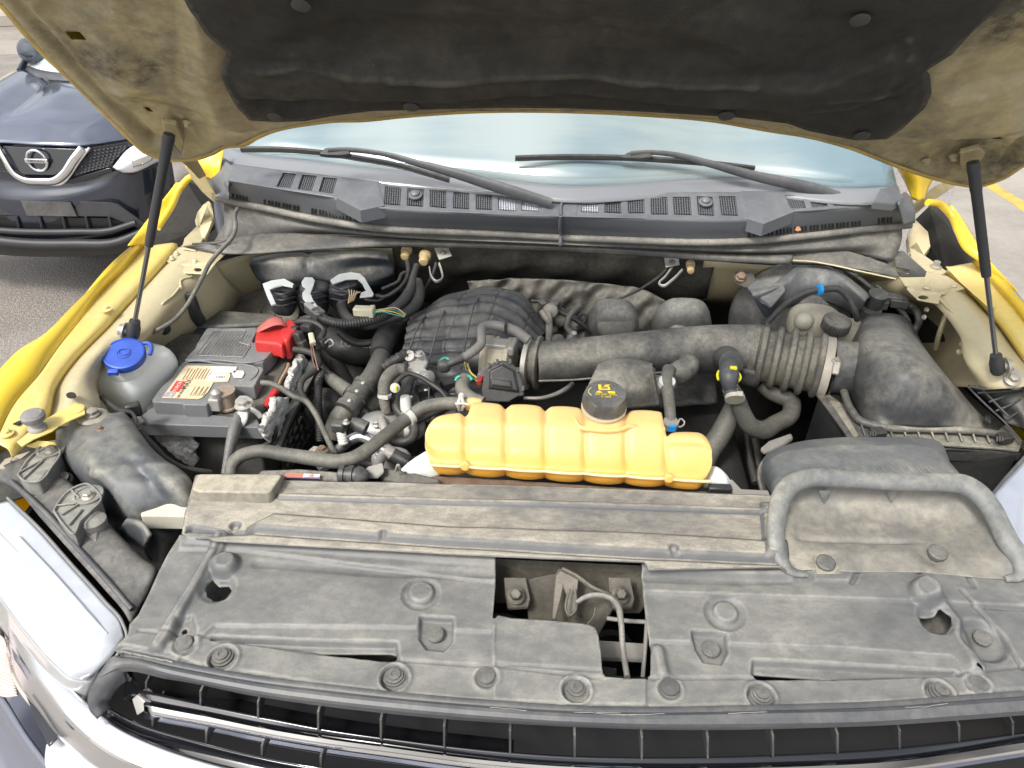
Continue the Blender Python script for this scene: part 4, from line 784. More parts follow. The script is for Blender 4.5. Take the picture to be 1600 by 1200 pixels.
cov_out = [(280, 838), (350, 842), (560, 860), (774, 872), (778, 870), (1001, 884), (1100, 886), (1230, 892), (1450, 895), (1600, 905), (1720, 910), (1700, 1072), (1600, 1081), (1500, 1087), (1400, 1095), (1190, 1102), (1050, 1105), (900, 1103), (760, 1095), (640, 1084), (520, 1071), (400, 1057), (265, 1032), (190, 1017), (176, 1014), (200, 990), (202, 975), (216, 960), (232, 928), (247, 895), (262, 866)]
notch = [(774, 868), (1001, 880), (1004, 922), (1011, 980), (1017, 1015), (1017, 1051), (1013, 1060), (980, 1060), (946, 1057), (941, 1050), (939, 1020), (935, 992), (930, 980), (920, 975), (880, 971), (840, 968), (800, 966), (778, 961), (769, 972), (771, 952), (774, 915)]
cov_out_curve = None
screw_c = [(347, 1027), (616, 1058), (900, 1078), (1190, 1087), (1469, 1082)]
plain_c = [(288, 1007), (760, 1057), (1047, 1075), (1528, 1069)]
feats = [('poly', [(280, 800), (1720, 880), (1720, 955), (1420, 941), (1003, 926), (770, 910), (380, 862), (345, 860), (280, 860)], .004, .004), ('line', [(300, 842), (560, 862), (774, 876), (1003, 890), (1230, 898)], 9, .007, .012),
    ('line', [(400, 880), (600, 895), (770, 898)], 7, -.003, .01), ('line', [(1010, 905), (1150, 910), (1228, 908)], 7, -.003, .01),
    ('poly', [(335, 976), (655, 980), (656, 963), (708, 965), (708, 984), (770, 986), (770, 1100), (200, 1100)], -.0035, .004), ('poly', [(1010, 1001), (1082, 1003), (1080, 985), (1133, 987), (1136, 1005), (1300, 1012), (1491, 1026), (1530, 1100), (1010, 1120)], -.0035, .004),
    ('line', [(352, 838), (300, 925), (248, 1008)], 9, .010, .010), ('line', [(352, 846), (310, 920), (280, 975)], 2.5, -.004, .004), ('circ', (353, 884), 19, .016, .012), ('circ', (339, 918), 25, -.006, .012),
    ('poly', [(276, 968), (300, 962), (305, 985), (300, 1000), (270, 1000)], -.006, .008), ('circ', (657, 928), 29, -.004, .008), ('circ', (658, 926), 20, .008, .005), ('circ', (1133, 957), 31, -.005, .010), ('circ', (1134, 955), 19, .007, .005),
    ('poly', [(656, 963), (708, 965), (706, 1000), (694, 1014), (666, 1012), (655, 996)], -.007, .004), ('poly', [(1082, 985), (1134, 988), (1138, 1016), (1128, 1036), (1100, 1032), (1088, 1012)], -.008, .004),
    ('poly', [(330, 992), (470, 999), (619, 1002), (622, 1030), (600, 1030), (470, 1012), (330, 996)], -.012, .006), ('poly', [(1178, 1030), (1240, 1032), (1494, 1048), (1500, 1052), (1187, 1058), (1176, 1050)], -.012, .006),
    ('line', [(215, 985), (250, 988), (300, 990), (330, 993), (470, 1016), (620, 1030), (770, 1039), (940, 1060)], 1.6, -.003, .003), ('line', [(1016, 1058), (1190, 1058), (1350, 1058), (1500, 1052), (1620, 1040)], 1.6, -.003, .003),
    ('line', [(176, 1018), (190, 1010), (265, 1025), (308, 1040), (325, 1044)], 3, -.006, .006), ('line', [(372, 1050), (480, 1066), (590, 1080)], 3, -.005, .006), ('line', [(645, 1086), (760, 1096), (870, 1102)], 3, -.005, .006), ('line', [(930, 1104), (1050, 1106), (1165, 1104)], 3, -.005, .006), ('line', [(1220, 1104), (1350, 1100), (1446, 1096)], 3, -.005, .006), ('line', [(1500, 1088), (1620, 1078)], 3, -.005, .006),
    ('circ', (1442, 930), 21, .015, .012), ('circ', (1463, 966), 26, -.006, .012), ('line', [(1440, 912), (1500, 985), (1522, 1040)], 10, .010, .016), ('circ', (1536, 1000), 35, -.010, .012), ('line', [(1500, 925), (1560, 985), (1598, 1045)], 2, -.004, .005),
    ('line', [(1340, 893), (1330, 912)], 3, -.006, .006), ('poly', [(1268, 892), (1345, 892), (1330, 912), (1272, 910)], .003, .004), ('line', [(1432, 892), (1448, 918)], 3, -.005, .006), ('line', [(1505, 895), (1520, 918)], 3, -.005, .006), ('line', [(1540, 950), (1620, 955)], 1.5, -.004, .004),
    ('line', [(1028, 1015), (1035, 1048)], 9, .008, .012), ('line', [(772, 975), (770, 1037)], 1.4, .003, .003), ('line', [(775, 1036), (938, 1048)], 1.4, -.003, .003)]
for c in screw_c: feats += [('circ', c, 27, .004, .006), ('circ', c, 21, -.013, .005)]
for c in plain_c: feats += [('circ', c, 24, .002, .005), ('circ', c, 17, -.004, .004)]
def lip(W, P):
    return W
cover = relief('radiator_cover', KP, cov_out, COVER, truck, step=.0024, thick=.003, wave=.0012, feats=feats,
    holes=[notch, [(467, 1012), (610, 1013), (618, 1016), (619, 1022), (614, 1026), (555, 1022)], [(1179, 1045), (1338, 1056), (1300, 1058), (1187, 1057), (1181, 1052)], [(331, 903), (340, 912), (356, 912), (361, 920), (352, 934), (336, 937), (322, 928), (320, 915)], [(1438, 962), (1450, 962), (1462, 960), (1466, 952), (1484, 966), (1486, 978), (1474, 990), (1456, 988), (1442, 976)], [(282, 982), (289, 978), (292, 986), (283, 988)], [(1519, 1046), (1524, 1040), (1534, 1042), (1538, 1048)]])
CLIP = dusty('push clip', (.062, .066, .07), (.27, .26, .22), .45, .4, 20, .5)
for c in screw_c:
    o_ = KP.hit(*c, off=-.012); s_ = lathe('screw', o_, KP.n, [(.006, 0), (.0155, .001), (.0155, .003), (.0125, .0035), (.0125, .006), (.009, .0065), (.009, .009), (.0035, .0095), (.0035, .008), (.0005, .008)], CLIP, cover, n=28)
for c in plain_c+[(680, 993), (1110, 1016), (1534, 999)]:
    o_ = KP.hit(*c, off=-.006); lathe('push_clip', o_, KP.n, [(.005, 0), (.0125, .001), (.0128, .004), (.0115, .006), (.004, .0068), (.0005, .0068)], CLIP, cover, n=28)
mesh('cover_underside', [V3(p) for p in [(330, 880, 1.05), (760, 900, 1.05), (760, 1040, 1.04), (260, 1000, 1.04)]], [[0, 1, 2, 3]], BLKD, truck, smooth=False, solid=.003)
mesh('cover_underside', [V3(p) for p in [(1020, 900, 1.05), (1560, 930, 1.05), (1560, 1040, 1.04), (1030, 1060, 1.04)]], [[0, 1, 2, 3]], BLKD, truck, smooth=False, solid=.003)
# ------------------------------------------------------------------ hood latch in the notch
lat = thing('hood_latch', 'dirty steel hood latch with its slotted catch in the gap of the cover', 'latch', V3((880, 960, 1.0)))
slab('latch_panel', [(760, 872, 1.075), (1015, 884, 1.075), (1012, 940, 1.02), (1000, 956, 1.01), (965, 955, 1.01), (930, 945, 1.0), (775, 940, 1.02)], TAUPE, lat, thick=.004, bevel=.001)
for x in (805, 968):
    slab('latch_ear', [(x-18, 902, 1.085), (x+17, 902, 1.085), (x+24, 935, 1.06), (x+20, 948, 1.05), (x-12, 950, 1.05), (x-16, 930, 1.06)], TAUPE, lat, thick=.006, bevel=.002)
    bolt(V3((x+1, 930, 1.07)), axis=(0, -.55, .83), r=.0075, mat=TAUPE, parent=lat, h=.018, washer=1.8)
slab('latch_plate', [(820, 906, 1.075), (868, 896, 1.08), (872, 888, 1.085), (885, 888, 1.087), (920, 908, 1.08), (955, 925, 1.07), (962, 938, 1.06), (955, 955, 1.04), (935, 990, 1.0), (925, 1000, .99), (862, 985, 1.0), (826, 968, 1.01), (822, 930, 1.05)], TAUPE, lat, thick=.008, bevel=.002)
slab('catch', [(868, 898, 1.10), (878, 888, 1.105), (886, 890, 1.105), (905, 905, 1.10), (902, 925, 1.09), (900, 955, 1.07), (892, 964, 1.065), (884, 960, 1.065), (886, 930, 1.08), (880, 916, 1.09), (874, 940, 1.08), (868, 968, 1.06), (862, 966, 1.06)], BRACE if False else TAUPE, lat, thick=.006, bevel=.002)
tube('slot_edge', [(890, 920, 1.102), (886, 935, 1.096), (884, 952, 1.088), (890, 962, 1.083), (898, 956, 1.086), (900, 935, 1.094), (898, 920, 1.10)], 2.3, TAUPE, lat)
tube('release_lever', [(878, 889, 1.11), (900, 900, 1.105), (925, 918, 1.10), (950, 930, 1.095), (964, 938, 1.09)], 4.5, TAUPE, lat, flat=.6)
tube('release_lever', [(900, 942, 1.09), (915, 933, 1.095), (938, 930, 1.10), (955, 935, 1.10), (965, 946, 1.10), (970, 970, 1.095), (973, 1010, 1.085), (980, 1058, 1.08)], [4.5, 5, 5.5, 6, 7, 6.5, 6, 6.5], dusty('grey lever', (.11, .105, .095), DUST, .55, .4, 14, .6), lat, flat=.75)
tube('latch_spring', [(918, 975, 1.06), (928, 962, 1.065), (930, 950, 1.07)], 1.6, TAUPE, lat)
slab('cross_brace', [(936, 1000, 1.0), (1012, 1005, 1.0), (1010, 1030, .98), (938, 1027, .98)], BRACE, lat, thick=.01, bevel=.002)
tube('upright', [(1013, 940, 1.04), (1009, 1000, 1.02), (1004, 1062, 1.0)], 5, BRACE, lat, flat=.7)
tube('cross_rod', [(948, 966, 1.03), (980, 970, 1.03), (1012, 972, 1.03)], 3.5, BRACE, lat)
slab('dark_box', [(940, 1040, .96), (965, 1044, .97), (962, 1062, .95), (940, 1060, .95)], BLKD, lat, thick=.02, bevel=.002)
# ------------------------------------------------------------------ front surround, grille bars, lamps
A = [(188, 1022, 1.083), (200, 1023, 1.084), (265, 1036, 1.085), (400, 1060, 1.086), (520, 1075, 1.086), (640, 1088, 1.086), (760, 1098, 1.086), (900, 1107, 1.086), (1050, 1109, 1.086), (1190, 1106, 1.086), (1400, 1099, 1.086), (1500, 1091, 1.086), (1720, 1076, 1.085)]
Bb = [(170, 1030, 1.078), (196, 1030, 1.079), (265, 1046, 1.079), (400, 1071, 1.079), (520, 1087, 1.079), (640, 1099, 1.079), (760, 1109, 1.079), (900, 1118, 1.079), (1050, 1120, 1.079), (1190, 1117, 1.079), (1400, 1112, 1.079), (1500, 1104, 1.079), (1720, 1088, 1.079)]
Cc = [(152, 1062, 1.058), (188, 1042, 1.074), (265, 1057, 1.074), (400, 1084, 1.074), (520, 1100, 1.074), (640, 1113, 1.074), (760, 1123, 1.074), (900, 1131, 1.074), (1050, 1135, 1.074), (1190, 1134, 1.074), (1400, 1126, 1.074), (1500, 1119, 1.074), (1720, 1101, 1.074)]
Dd = [(146, 1090, 1.03), (180, 1058, 1.05), (265, 1064, 1.054), (400, 1090, 1.054), (520, 1107, 1.054), (640, 1120, 1.054), (760, 1130, 1.054), (900, 1139, 1.054), (1050, 1144, 1.054), (1190, 1143, 1.054), (1400, 1136, 1.054), (1500, 1129, 1.054), (1720, 1110, 1.054)]
G_ = [[V3(p) for p in r] for r in (A, Bb, Cc, Dd)]
G_ = [[p+np.array([0, 0, .002]) for p in r] for r in G_]; G_.insert(0, [p+np.array([0, .003, .000]) for p in G_[0]])
G_.insert(2, [p+np.array([0, -.003, -.005]) for p in G_[1]]); G_.insert(3, [p+np.array([0, -.007, .001]) for p in G_[1]])
G_.append([p+np.array([0, .05, -.004]) for p in G_[-1]])
gr = thing('front_grille', None, None, V3((900, 1180, 1.0))); gr.parent = truck
patch('surround', G_, SURR, gr, world=True, nu=140, seg=2, solid=.003, smooth_rows=False, auto=10)
patch('surround_corner', [[(170, 1030, 1.078), (150, 1060, 1.06), (137, 1090, 1.03), (140, 1110, 1.01), (152, 1124, 1.0)], [(190, 1040, 1.07), (170, 1062, 1.058), (154, 1088, 1.035), (152, 1104, 1.015), (160, 1116, 1.003)], [(196, 1056, 1.05), (178, 1068, 1.048), (164, 1088, 1.03), (162, 1100, 1.01), (168, 1110, 1.0)], [(200, 1062, 1.0), (186, 1074, .99), (176, 1090, .98), (174, 1100, .97), (178, 1108, .96)]], SURR, gr, nu=24, seg=5, solid=.003)
mesh('grille_backing', [(-.62, .09, .7), (.85, .09, .7), (.85, .10, 1.045), (-.62, .10, 1.045)], [[0, 1, 2, 3]], plain('grille void', (.006, .006, .006), .7), gr, smooth=False, solid=.005)
slat_t = [(214, 1077), (240, 1082), (319, 1101), (412, 1120), (506, 1140), (600, 1154), (750, 1172), (870, 1181), (1004, 1184), (1206, 1180), (1403, 1168), (1577, 1149), (1680, 1134)]
slat_b = [(226, 1096), (250, 1101), (319, 1114), (412, 1133), (506, 1149), (600, 1162), (750, 1182), (870, 1192), (1004, 1196), (1206, 1194), (1403, 1184), (1580, 1158), (1680, 1142)]
slat_e = [(x, y+26) for x, y in slat_b]
c3 = lambda L, z, dy=0: [V3((x, y, z))+np.array([0, dy, 0]) for x, y in L]
patch('slat', [c3(slat_t, 1.005), c3(slat_b, .998)], GLOSSB, gr, world=True, nu=80, seg=3, solid=.003)
ch_t = c3(slat_b, 1.002, -.004); ch_m = [V3((x, y+20, .9905)) for x, y in slat_b]; ch_b = [V3((x, y+28, .972)) for x, y in slat_b]
patch('chrome_bar', [[p+np.array([0, .004, .0]) for p in ch_t], ch_t, ch_m, ch_b, [p+np.array([0, .02, -.002]) for p in ch_b]], CHROME, gr, world=True, nu=100, seg=3, smooth_rows=False, solid=.002, auto=12)
slab('bar_end', [(206, 1093, .995), (214, 1086, 1.003), (231, 1101, 1.0), (226, 1110, .99), (214, 1118, .975)], plain('satin bar end', (.75, .73, .68), .35, .6), gr, thick=.02, down=(.3, .9, -.3), bevel=.001)
for x, y0, y1 in [(228, 1066, 1078), (313, 1080, 1103), (403, 1096, 1122), (497, 1112, 1142), (595, 1124, 1157), (694, 1134, 1170), (797, 1141, 1178), (898, 1148, 1184), (1003, 1152, 1188), (1106, 1152, 1186), (1208, 1150, 1184), (1309, 1147, 1178), (1406, 1141, 1170), (1499, 1134, 1160), (1583, 1128, 1150)]:
    a, b = V3((x, y0, 1.045)), V3((x, y1, 1.006)); w = np.array([.0016, 0, 0]); bk = np.array([0, .04, 0]); 
    prism('fin', [a-w, a+w, b+w, b-w], [a-w*1+bk, a+w+bk, b+w+bk, b-w+bk], BLKD, gr, world=True, bevel=.0006)
fr_t = [(168, 1108), (206, 1128), (300, 1160), (412, 1188), (560, 1213), (800, 1240)]; fr_b = [(152, 1124), (190, 1148), (240, 1170), (320, 1195), (500, 1228), (800, 1262)]
patch('lower_frame', [c3(fr_t, .985), [V3((x, (y+y2)/2, .975)) for (x, y), (x2, y2) in zip(fr_t, fr_b)], c3(fr_b, .965)], GLOSSB, gr, world=True, nu=50, seg=3, solid=.003)
patch('lower_slat', [c3([(172, 1096), (250, 1120), (330, 1145), (450, 1172), (600, 1197), (800, 1220)], .955, .06), c3([(182, 1110), (250, 1138), (330, 1163), (450, 1190), (600, 1212), (800, 1236)], .95, .02)], GLOSSB, gr, world=True, nu=40, seg=2, solid=.003)
for x, y0, y1 in [(238, 1118, 1142), (322, 1142, 1168), (409, 1165, 1189), (501, 1182, 1204)]:
    a, b = V3((x, y0, .985)), V3((x, y1, .965)); w = np.array([.0016, 0, 0]); bk = np.array([0, .04, 0]); prism('fin', [a-w, a+w, b+w, b-w], [a-w+bk, a+w+bk, b+w+bk, b-w+bk], BLKD, gr, world=True, bevel=.0006)
ctop = [(6, 960), (30, 1000), (70, 1045), (108, 1088), (140, 1116), (182, 1146), (236, 1172), (320, 1200), (500, 1236)]
cm1 = [(12, 985), (36, 1030), (74, 1082), (110, 1126), (140, 1155), (180, 1182), (236, 1205), (320, 1232), (500, 1268)]
cm2 = [(14, 1000), (34, 1050), (68, 1100), (100, 1140), (128, 1165), (168, 1192), (226, 1216), (310, 1244), (490, 1282)]
patch('chrome_trim', [c3(ctop, .99, .01), c3(ctop, .988), c3(cm1, .974), c3(cm2, .955), c3([(x-6, y+14) for x, y in cm2], .935)], CHROMES, gr, world=True, nu=80, seg=4, smooth_rows=False, solid=.003, auto=15)
PAINTG = plain('grey bumper paint', (.16, .17, .21), .25, .3, coat=.8)
patch('bumper_corner', [[(-60, 1010, .90), (0, 1085, .90), (40, 1150, .90), (90, 1215, .90)], [(-60, 1060, .86), (-20, 1110, .86), (20, 1170, .86), (60, 1230, .86)], [(-80, 1200, .8), (-60, 1230, .8), (-30, 1260, .8), (0, 1290, .8)]], PAINTG, truck, nu=20, seg=4, solid=.004)
tube('frame_edge', [(-30, 930, .93), (-4, 975, .93), (12, 1030, .925), (34, 1078, .92), (78, 1128, .92), (130, 1178, .92), (200, 1215, .92)], 7, dusty('bezel edge', (.40, .39, .36), (.4, .37, .3), .5, .3, 10, .4), truck, flat=.6)
REFL = plain('pale ribbed lens', (.50, .42, .39), .3, coat=.6)
rl = patch('side_reflector', [[(-40, 970, .95), (-10, 985, .95), (8, 1000, .95), (12, 1020, .945)], [(-40, 1080, .91), (-10, 1085, .91), (12, 1090, .91), (28, 1088, .91)]], REFL, truck, nu=16, nv=110, solid=.004, disp=lambda u, v: .0018*np.abs(np.sin(v*math.pi*16)))
slab('trim_opening', [(40, 1086, .945), (60, 1110, .945), (90, 1152, .94), (76, 1166, .935), (58, 1130, .94)], GLOSSB, truck, thick=.004, bevel=.001)
patch('lower_trim', [[(72, 1164, .92), (96, 1146, .92), (130, 1165, .92), (190, 1215, .92)], [(70, 1190, .91), (100, 1185, .91), (130, 1200, .91), (180, 1240, .91)], [(80, 1225, .89), (110, 1230, .89), (130, 1240, .89), (180, 1280, .89)]], plain('satin trim', (.72, .74, .78), .3, .5), truck, nu=16, seg=4)
slab('trim_reflection', [(18, 1012, .968), (32, 1030, .972), (72, 1082, .972), (114, 1141, .968), (84, 1112, .958), (46, 1066, .958), (22, 1030, .962)], PAINTG, gr, thick=.002, bevel=.0005)  # flat grey-blue patch painted in for a reflection on the chrome
LENS = plain('headlight lens', (.50, .53, .57), .07, .0, coat=1., spec=.8, var=.12)
LENSG = plain('headlight lower lens', (.42, .43, .43), .15, .2, coat=1.)
hd = patch('headlight', [[(14, 782, 1.072), (58, 826, 1.072), (110, 884, 1.07), (162, 942, 1.066), (189, 974, 1.06), (194, 996, 1.052)], [(-14, 790, 1.07), (34, 842, 1.07), (90, 908, 1.068), (142, 968, 1.063), (172, 1004, 1.057), (180, 1018, 1.048)], [(-60, 830, 1.055), (0, 898, 1.055), (52, 960, 1.052), (100, 1016, 1.045), (134, 1046, 1.038), (152, 1050, 1.03)],
       [(-90, 858, 1.03), (-10, 924, 1.03), (38, 986, 1.026), (84, 1038, 1.02), (116, 1062, 1.014), (138, 1064, 1.008)]], LENS, truck, nu=60, seg=8, solid=.006)
patch('lens_band', [[(-90, 858, 1.03), (-10, 924, 1.03), (38, 986, 1.026), (84, 1038, 1.02), (116, 1062, 1.014), (140, 1062, 1.008), (158, 1046, 1.02)], [(-90, 890, .98), (-10, 950, .98), (34, 1012, .975), (76, 1062, .97), (106, 1092, .965), (130, 1102, .96), (146, 1078, .97)], [(-90, 900, .95), (-14, 962, .95), (30, 1024, .945), (72, 1072, .94), (100, 1100, .94), (124, 1112, .935), (140, 1100, .94)]], LENSG, hd, nu=50, seg=5, solid=.004)
tube('lens_rim', [(12, 778, 1.078), (60, 824, 1.077), (112, 882, 1.074), (164, 940, 1.07), (192, 974, 1.063), (198, 996, 1.054), (184, 1022, 1.045), (158, 1052, 1.03), (142, 1090, .98), (128, 1108, .95)], 2.6, dusty('lens rim', (.16, .17, .18), DUST, .3, .3, 9, .3), hd)
tube('lens_seam', [(-20, 812, 1.068), (4, 838, 1.067), (24, 858, 1.067), (46, 890, 1.065)], .9, LENSG, hd); tube('lens_seam', [(-60, 868, 1.034), (10, 938, 1.034), (62, 994, 1.03), (112, 1042, 1.024)], 1.6, LENSG, hd); tube('lens_seam', [(30, 838, 1.073), (90, 902, 1.072), (146, 966, 1.067), (168, 990, 1.062)], 1.2, LENSG, hd)
hh = patch('lamp_housing', [[(-20, 742, 1.082), (20, 762, 1.084), (66, 812, 1.082), (116, 868, 1.078), (166, 924, 1.072), (198, 962, 1.064), (206, 976, 1.055)], [(10, 725, 1.092), (50, 752, 1.092), (98, 800, 1.09), (145, 852, 1.086), (190, 896, 1.08), (222, 925, 1.07), (222, 944, 1.06)], [(48, 712, 1.095), (84, 744, 1.095), (126, 786, 1.092), (170, 836, 1.088), (210, 880, 1.084), (236, 906, 1.078), (236, 925, 1.06)],
       [(60, 740, 1.0), (96, 775, 1.0), (136, 815, 1.0), (176, 860, 1.0), (214, 900, .99), (234, 920, .98), (232, 940, .97)]], dusty('lamp housing plastic', (.045, .048, .053), DUST, .4, .5, 8, .5), truck, nu=60, seg=6, solid=.003)
tube('housing_ridge', [(18, 752, 1.09), (70, 800, 1.09), (120, 855, 1.085), (170, 910, 1.08), (206, 952, 1.068)], 4, SURR, hh)
# pockets and brackets of the lamp housing
def bracket(out, zt, bp, ribs, thick=.03):
    o = slab('lamp_bracket', [(x, y, zt) for x, y in out], COVER, truck, thick=thick, bevel=.003)
    T = [(x, y, zt+.003) for x, y in out]
    tube('edge_rib', T+[T[0]], 1.8, COVER, o)
    for r in ribs: tube('edge_rib', [(x, y, zt+.003) for x, y in r], 1.7, COVER, o, straight=True)
    lathe('boss', V3((*bp, zt-.002)), (0, 0, 1), [(.024, 0), (.024, .005), (.019, .006), (.018, .004), (.0, .004)], COVER, o, n=24)
    bolt(V3((*bp, zt+.002)), r=.007, parent=o, h=.008, washer=1.5)
bracket([(28, 742), (34, 732), (58, 706), (78, 698), (92, 700), (94, 708), (82, 728), (60, 752), (40, 752)], 1.12, (80, 704), [[(30, 738), (70, 716)], [(36, 748), (66, 720)]], .05)
bracket([(84, 798), (92, 784), (112, 764), (132, 756), (150, 766), (158, 780), (140, 800), (126, 814), (116, 834), (98, 818)], 1.115, (138, 776), [[(88, 790), (120, 786)], [(96, 804), (122, 788)], [(108, 820), (128, 796)], [(112, 766), (124, 778)]], .04)
lathe('cap_plug', V3((146, 815, 1.10)), (0, 0, 1), [(.018, -.02), (.02, 0), (.02, .004), (.012, .008), (.001, .009)], COVER, truck, n=20)
slab('lamp_bracket', [(130, 812, 1.10), (150, 808, 1.10), (155, 822, 1.095), (150, 845, 1.09), (143, 857, 1.08), (118, 846, 1.08), (116, 836, 1.085)], COVER, truck, thick=.03, bevel=.004)
lathe('sensor_plug', V3((104, 752, 1.07)), (.2, -.4, .8), [(.014, -.02), (.016, 0), (.013, .012), (.009, .014), (.009, .024), (.002, .025)], BLKD, truck, n=16)
slab('headlamp_label', [(-6, 733, 1.09), (8, 717, 1.092), (47, 705, 1.094), (14, 732, 1.09)], plain('faded label', (.42, .38, .30), .6, var=.2), truck, thick=.001, bevel=0)
text('lettering', '60', V3((22, 720, 1.0945)), (.8, .6, 0), (-.6, .8, 0), .014, INKK, truck)
# moulded dusty support between lamp and battery
SUPM = dusty('support plastic', (.045, .055, .07), (.35, .335, .27), .6, .45, 4, .42, lo=.35, hi=.68, edge=.3)
sp_ = patch('support_panel', [[(90, 674, 1.10), (90, 700, 1.09), (104, 734, 1.07), (134, 768, 1.04), (158, 806, 1.0), (188, 852, .96), (220, 884, .93)], [(94, 664, 1.135), (98, 698, 1.125), (116, 730, 1.11), (146, 762, 1.08), (168, 798, 1.05), (196, 842, .99), (226, 880, .94)], [(112, 652, 1.147), (124, 692, 1.142), (150, 728, 1.13), (178, 764, 1.11), (198, 798, 1.08), (216, 838, 1.0), (238, 882, .94)],
      [(150, 642, 1.150), (172, 682, 1.148), (202, 720, 1.14), (232, 756, 1.125), (246, 782, 1.10), (246, 834, 1.0), (252, 886, .94)], [(178, 644, 1.148), (208, 682, 1.145), (244, 718, 1.138), (280, 752, 1.125), (294, 780, 1.10), (282, 834, 1.0), (270, 888, .94)], [(186, 644, 1.142), (216, 680, 1.138), (252, 716, 1.13), (290, 752, 1.118), (306, 782, 1.08), (298, 830, .98), (282, 888, .93)], [(188, 650, 1.10), (218, 686, 1.09), (254, 722, 1.08), (292, 758, 1.07), (308, 788, 1.03), (300, 832, .95), (284, 890, .92)]],
      SUPM, truck, nu=90, seg=9, solid=.003, auto=60, disp=lambda u, v: .010*np.exp(-((v-.30-.25*u)/.06)**2)*ss((u-.25)*5)-.010*np.exp(-((v-.50-.2*u)/.05)**2)*ss((u-.30)*5)+.005*np.exp(-((u-.42)/.03)**2)*ss((v-.25)*8)*ss((.85-v)*8)-.006*np.exp(-((u-.18)/.05)**2)*np.exp(-((v-.3)/.1)**2)+.003*np.sin(u*13+v*9))
tag(mesh('nose_filler', [V3(q) for q in [(-80, 725, 1.065), (0, 706, 1.07), (60, 692, 1.07), (100, 700, 1.06), (60, 770, 1.05), (0, 790, 1.05), (-80, 800, 1.05)]], [list(range(7))], BLK, truck, smooth=False, solid=.003))
patch('support_fin', [[(196, 812, 1.10), (222, 822, 1.11), (232, 838, 1.10)], [(182, 838, 1.02), (200, 850, 1.02), (226, 862, 1.02)], [(186, 850, .98), (206, 868, .97), (236, 878, .96)]], SUPM, truck, nu=16, seg=5, solid=.006)
lathe('washer', V3((145, 652, 1.146)), (0, 0, 1), [(.001, 0), (.024, 0), (.026, .002), (.022, .005), (.012, .006), (.001, .006)], TAN, sp_, n=28); bolt(V3((145, 648, 1.153)), r=.010, parent=sp_, h=.010, mat=TAN, washer=1.3)
bolt(V3((157, 672, 1.148)), r=.004, parent=sp_, mat=RUST)
tube('panel_edge', [(184, 648, 1.14), (212, 682, 1.135), (248, 718, 1.12), (284, 752, 1.11), (302, 772, 1.10)], 3, SURR, sp_)
patch('lamp_pocket', [[(150, 840, 1.0), (190, 852, .98), (225, 815, 1.02), (272, 830, 1.0)], [(160, 860, .93), (200, 880, .9), (240, 880, .9), (262, 870, .92)], [(200, 890, .88), (225, 900, .86), (240, 905, .86), (250, 910, .86)]], BLK, truck, nu=20, seg=4)
# front yellow tie plate and rubber hood stop
slab('tie_plate', [(x, y, 1.167) for x, y in [(26, 690), (46, 674), (72, 654), (96, 640), (118, 629), (132, 634), (133, 646), (112, 655), (92, 665), (80, 674), (52, 686), (34, 697)]], YELF, truck, thick=.003, bevel=.001); slab('tie_plate', [(40, 696, 1.13), (60, 688, 1.13), (86, 690, 1.125), (92, 698, 1.12), (60, 700, 1.12)], YELF, truck, thick=.003, bevel=.001)
hs_ = lathe('hood_stop', V3((60, 672, 1.165)), (0, 0, 1), [(.015, 0), (.015, .007), (.009, .010), (.009, .019), (.0, .019)], dusty('stop base', (.30, .30, .29), DUST, .5, .3, 12, .6), truck, n=24)
lathe('rubber_pad', V3((60, 672, 1.165))+np.array([0, 0, .018]), (0, 0, 1), [(.009, 0), (.017, .003), (.0195, .009), (.0195, .014), (.016, .018), (.001, .020)], dusty('stop rubber', (.12, .12, .15), DUST, .5, .4, 12, .6), hs_, n=14)
lathe('washer', V3((118, 640, 1.167)), (0, 0, 1), [(.001, 0), (.015, 0), (.015, .002), (.010, .004), (.001, .004)], YELF, truck, n=24)
slab('apron_hole', circle_px((111, 617), 8, 16, 4) and [(x, y, 1.170) for x, y in circle_px((111, 617), 8, 16, 4.5)], DARK, truck, thick=.002, bevel=0)
slab('apron_hole', [(x, y, 1.1685) for x, y in [(20, 662), (30, 657), (36, 658), (28, 664)]], DARK, truck, thick=.002, bevel=0)

rs_ = random.Random(9)
vs_c = []
SCR = plain('scratch', (.34, .335, .31), .7)
Gs = [cat1(r, 140) for r in G_]
def on_lip(u, v):
    i = min(138, max(0, int(u*139))); k = 3+v; a = int(k); t = k-a; return Gs[a][i]*(1-t)+Gs[a+1][i]*t
for n_ in range(6):
    u = .36+rs_.random()*.56; v = .2+rs_.random()*.5; P_ = []
    for k in range(7):
        P_.append(on_lip(u, min(.95, max(.05, v)))+np.array([0, -.0004, .0012])); u += .004+rs_.random()*.006; v += (rs_.random()-.5)*.5
    tag(tube('scratch', P_, .00035, SCR, gr, world=True, rpx=False, ns=4, step=.003), kind='stuff')

prism('front_bumper', [(-.98, .12, .74), (-.7, -.06, .74), (-.3, -.12, .74), (.3, -.12, .74), (.7, -.06, .74), (.98, .12, .74), (.98, .3, .74), (-.98, .3, .74)], [(-.98, .12, .48), (-.7, -.04, .46), (-.3, -.10, .46), (.3, -.10, .46), (.7, -.04, .46), (.98, .12, .48), (.98, .3, .48), (-.98, .3, .48)], PAINTG, truck, world=True, bevel=.02)
for s_ in (-1, 1):
    prism('fender_nose', [(s_*.99, .36, .84), (s_*.99, .62, 1.0), (s_*.99, .62, .5), (s_*.99, .36, .5)], [(s_*.96, .36, .84), (s_*.96, .62, 1.0), (s_*.96, .62, .5), (s_*.96, .36, .5)], YEL, truck, world=True, bevel=.004)
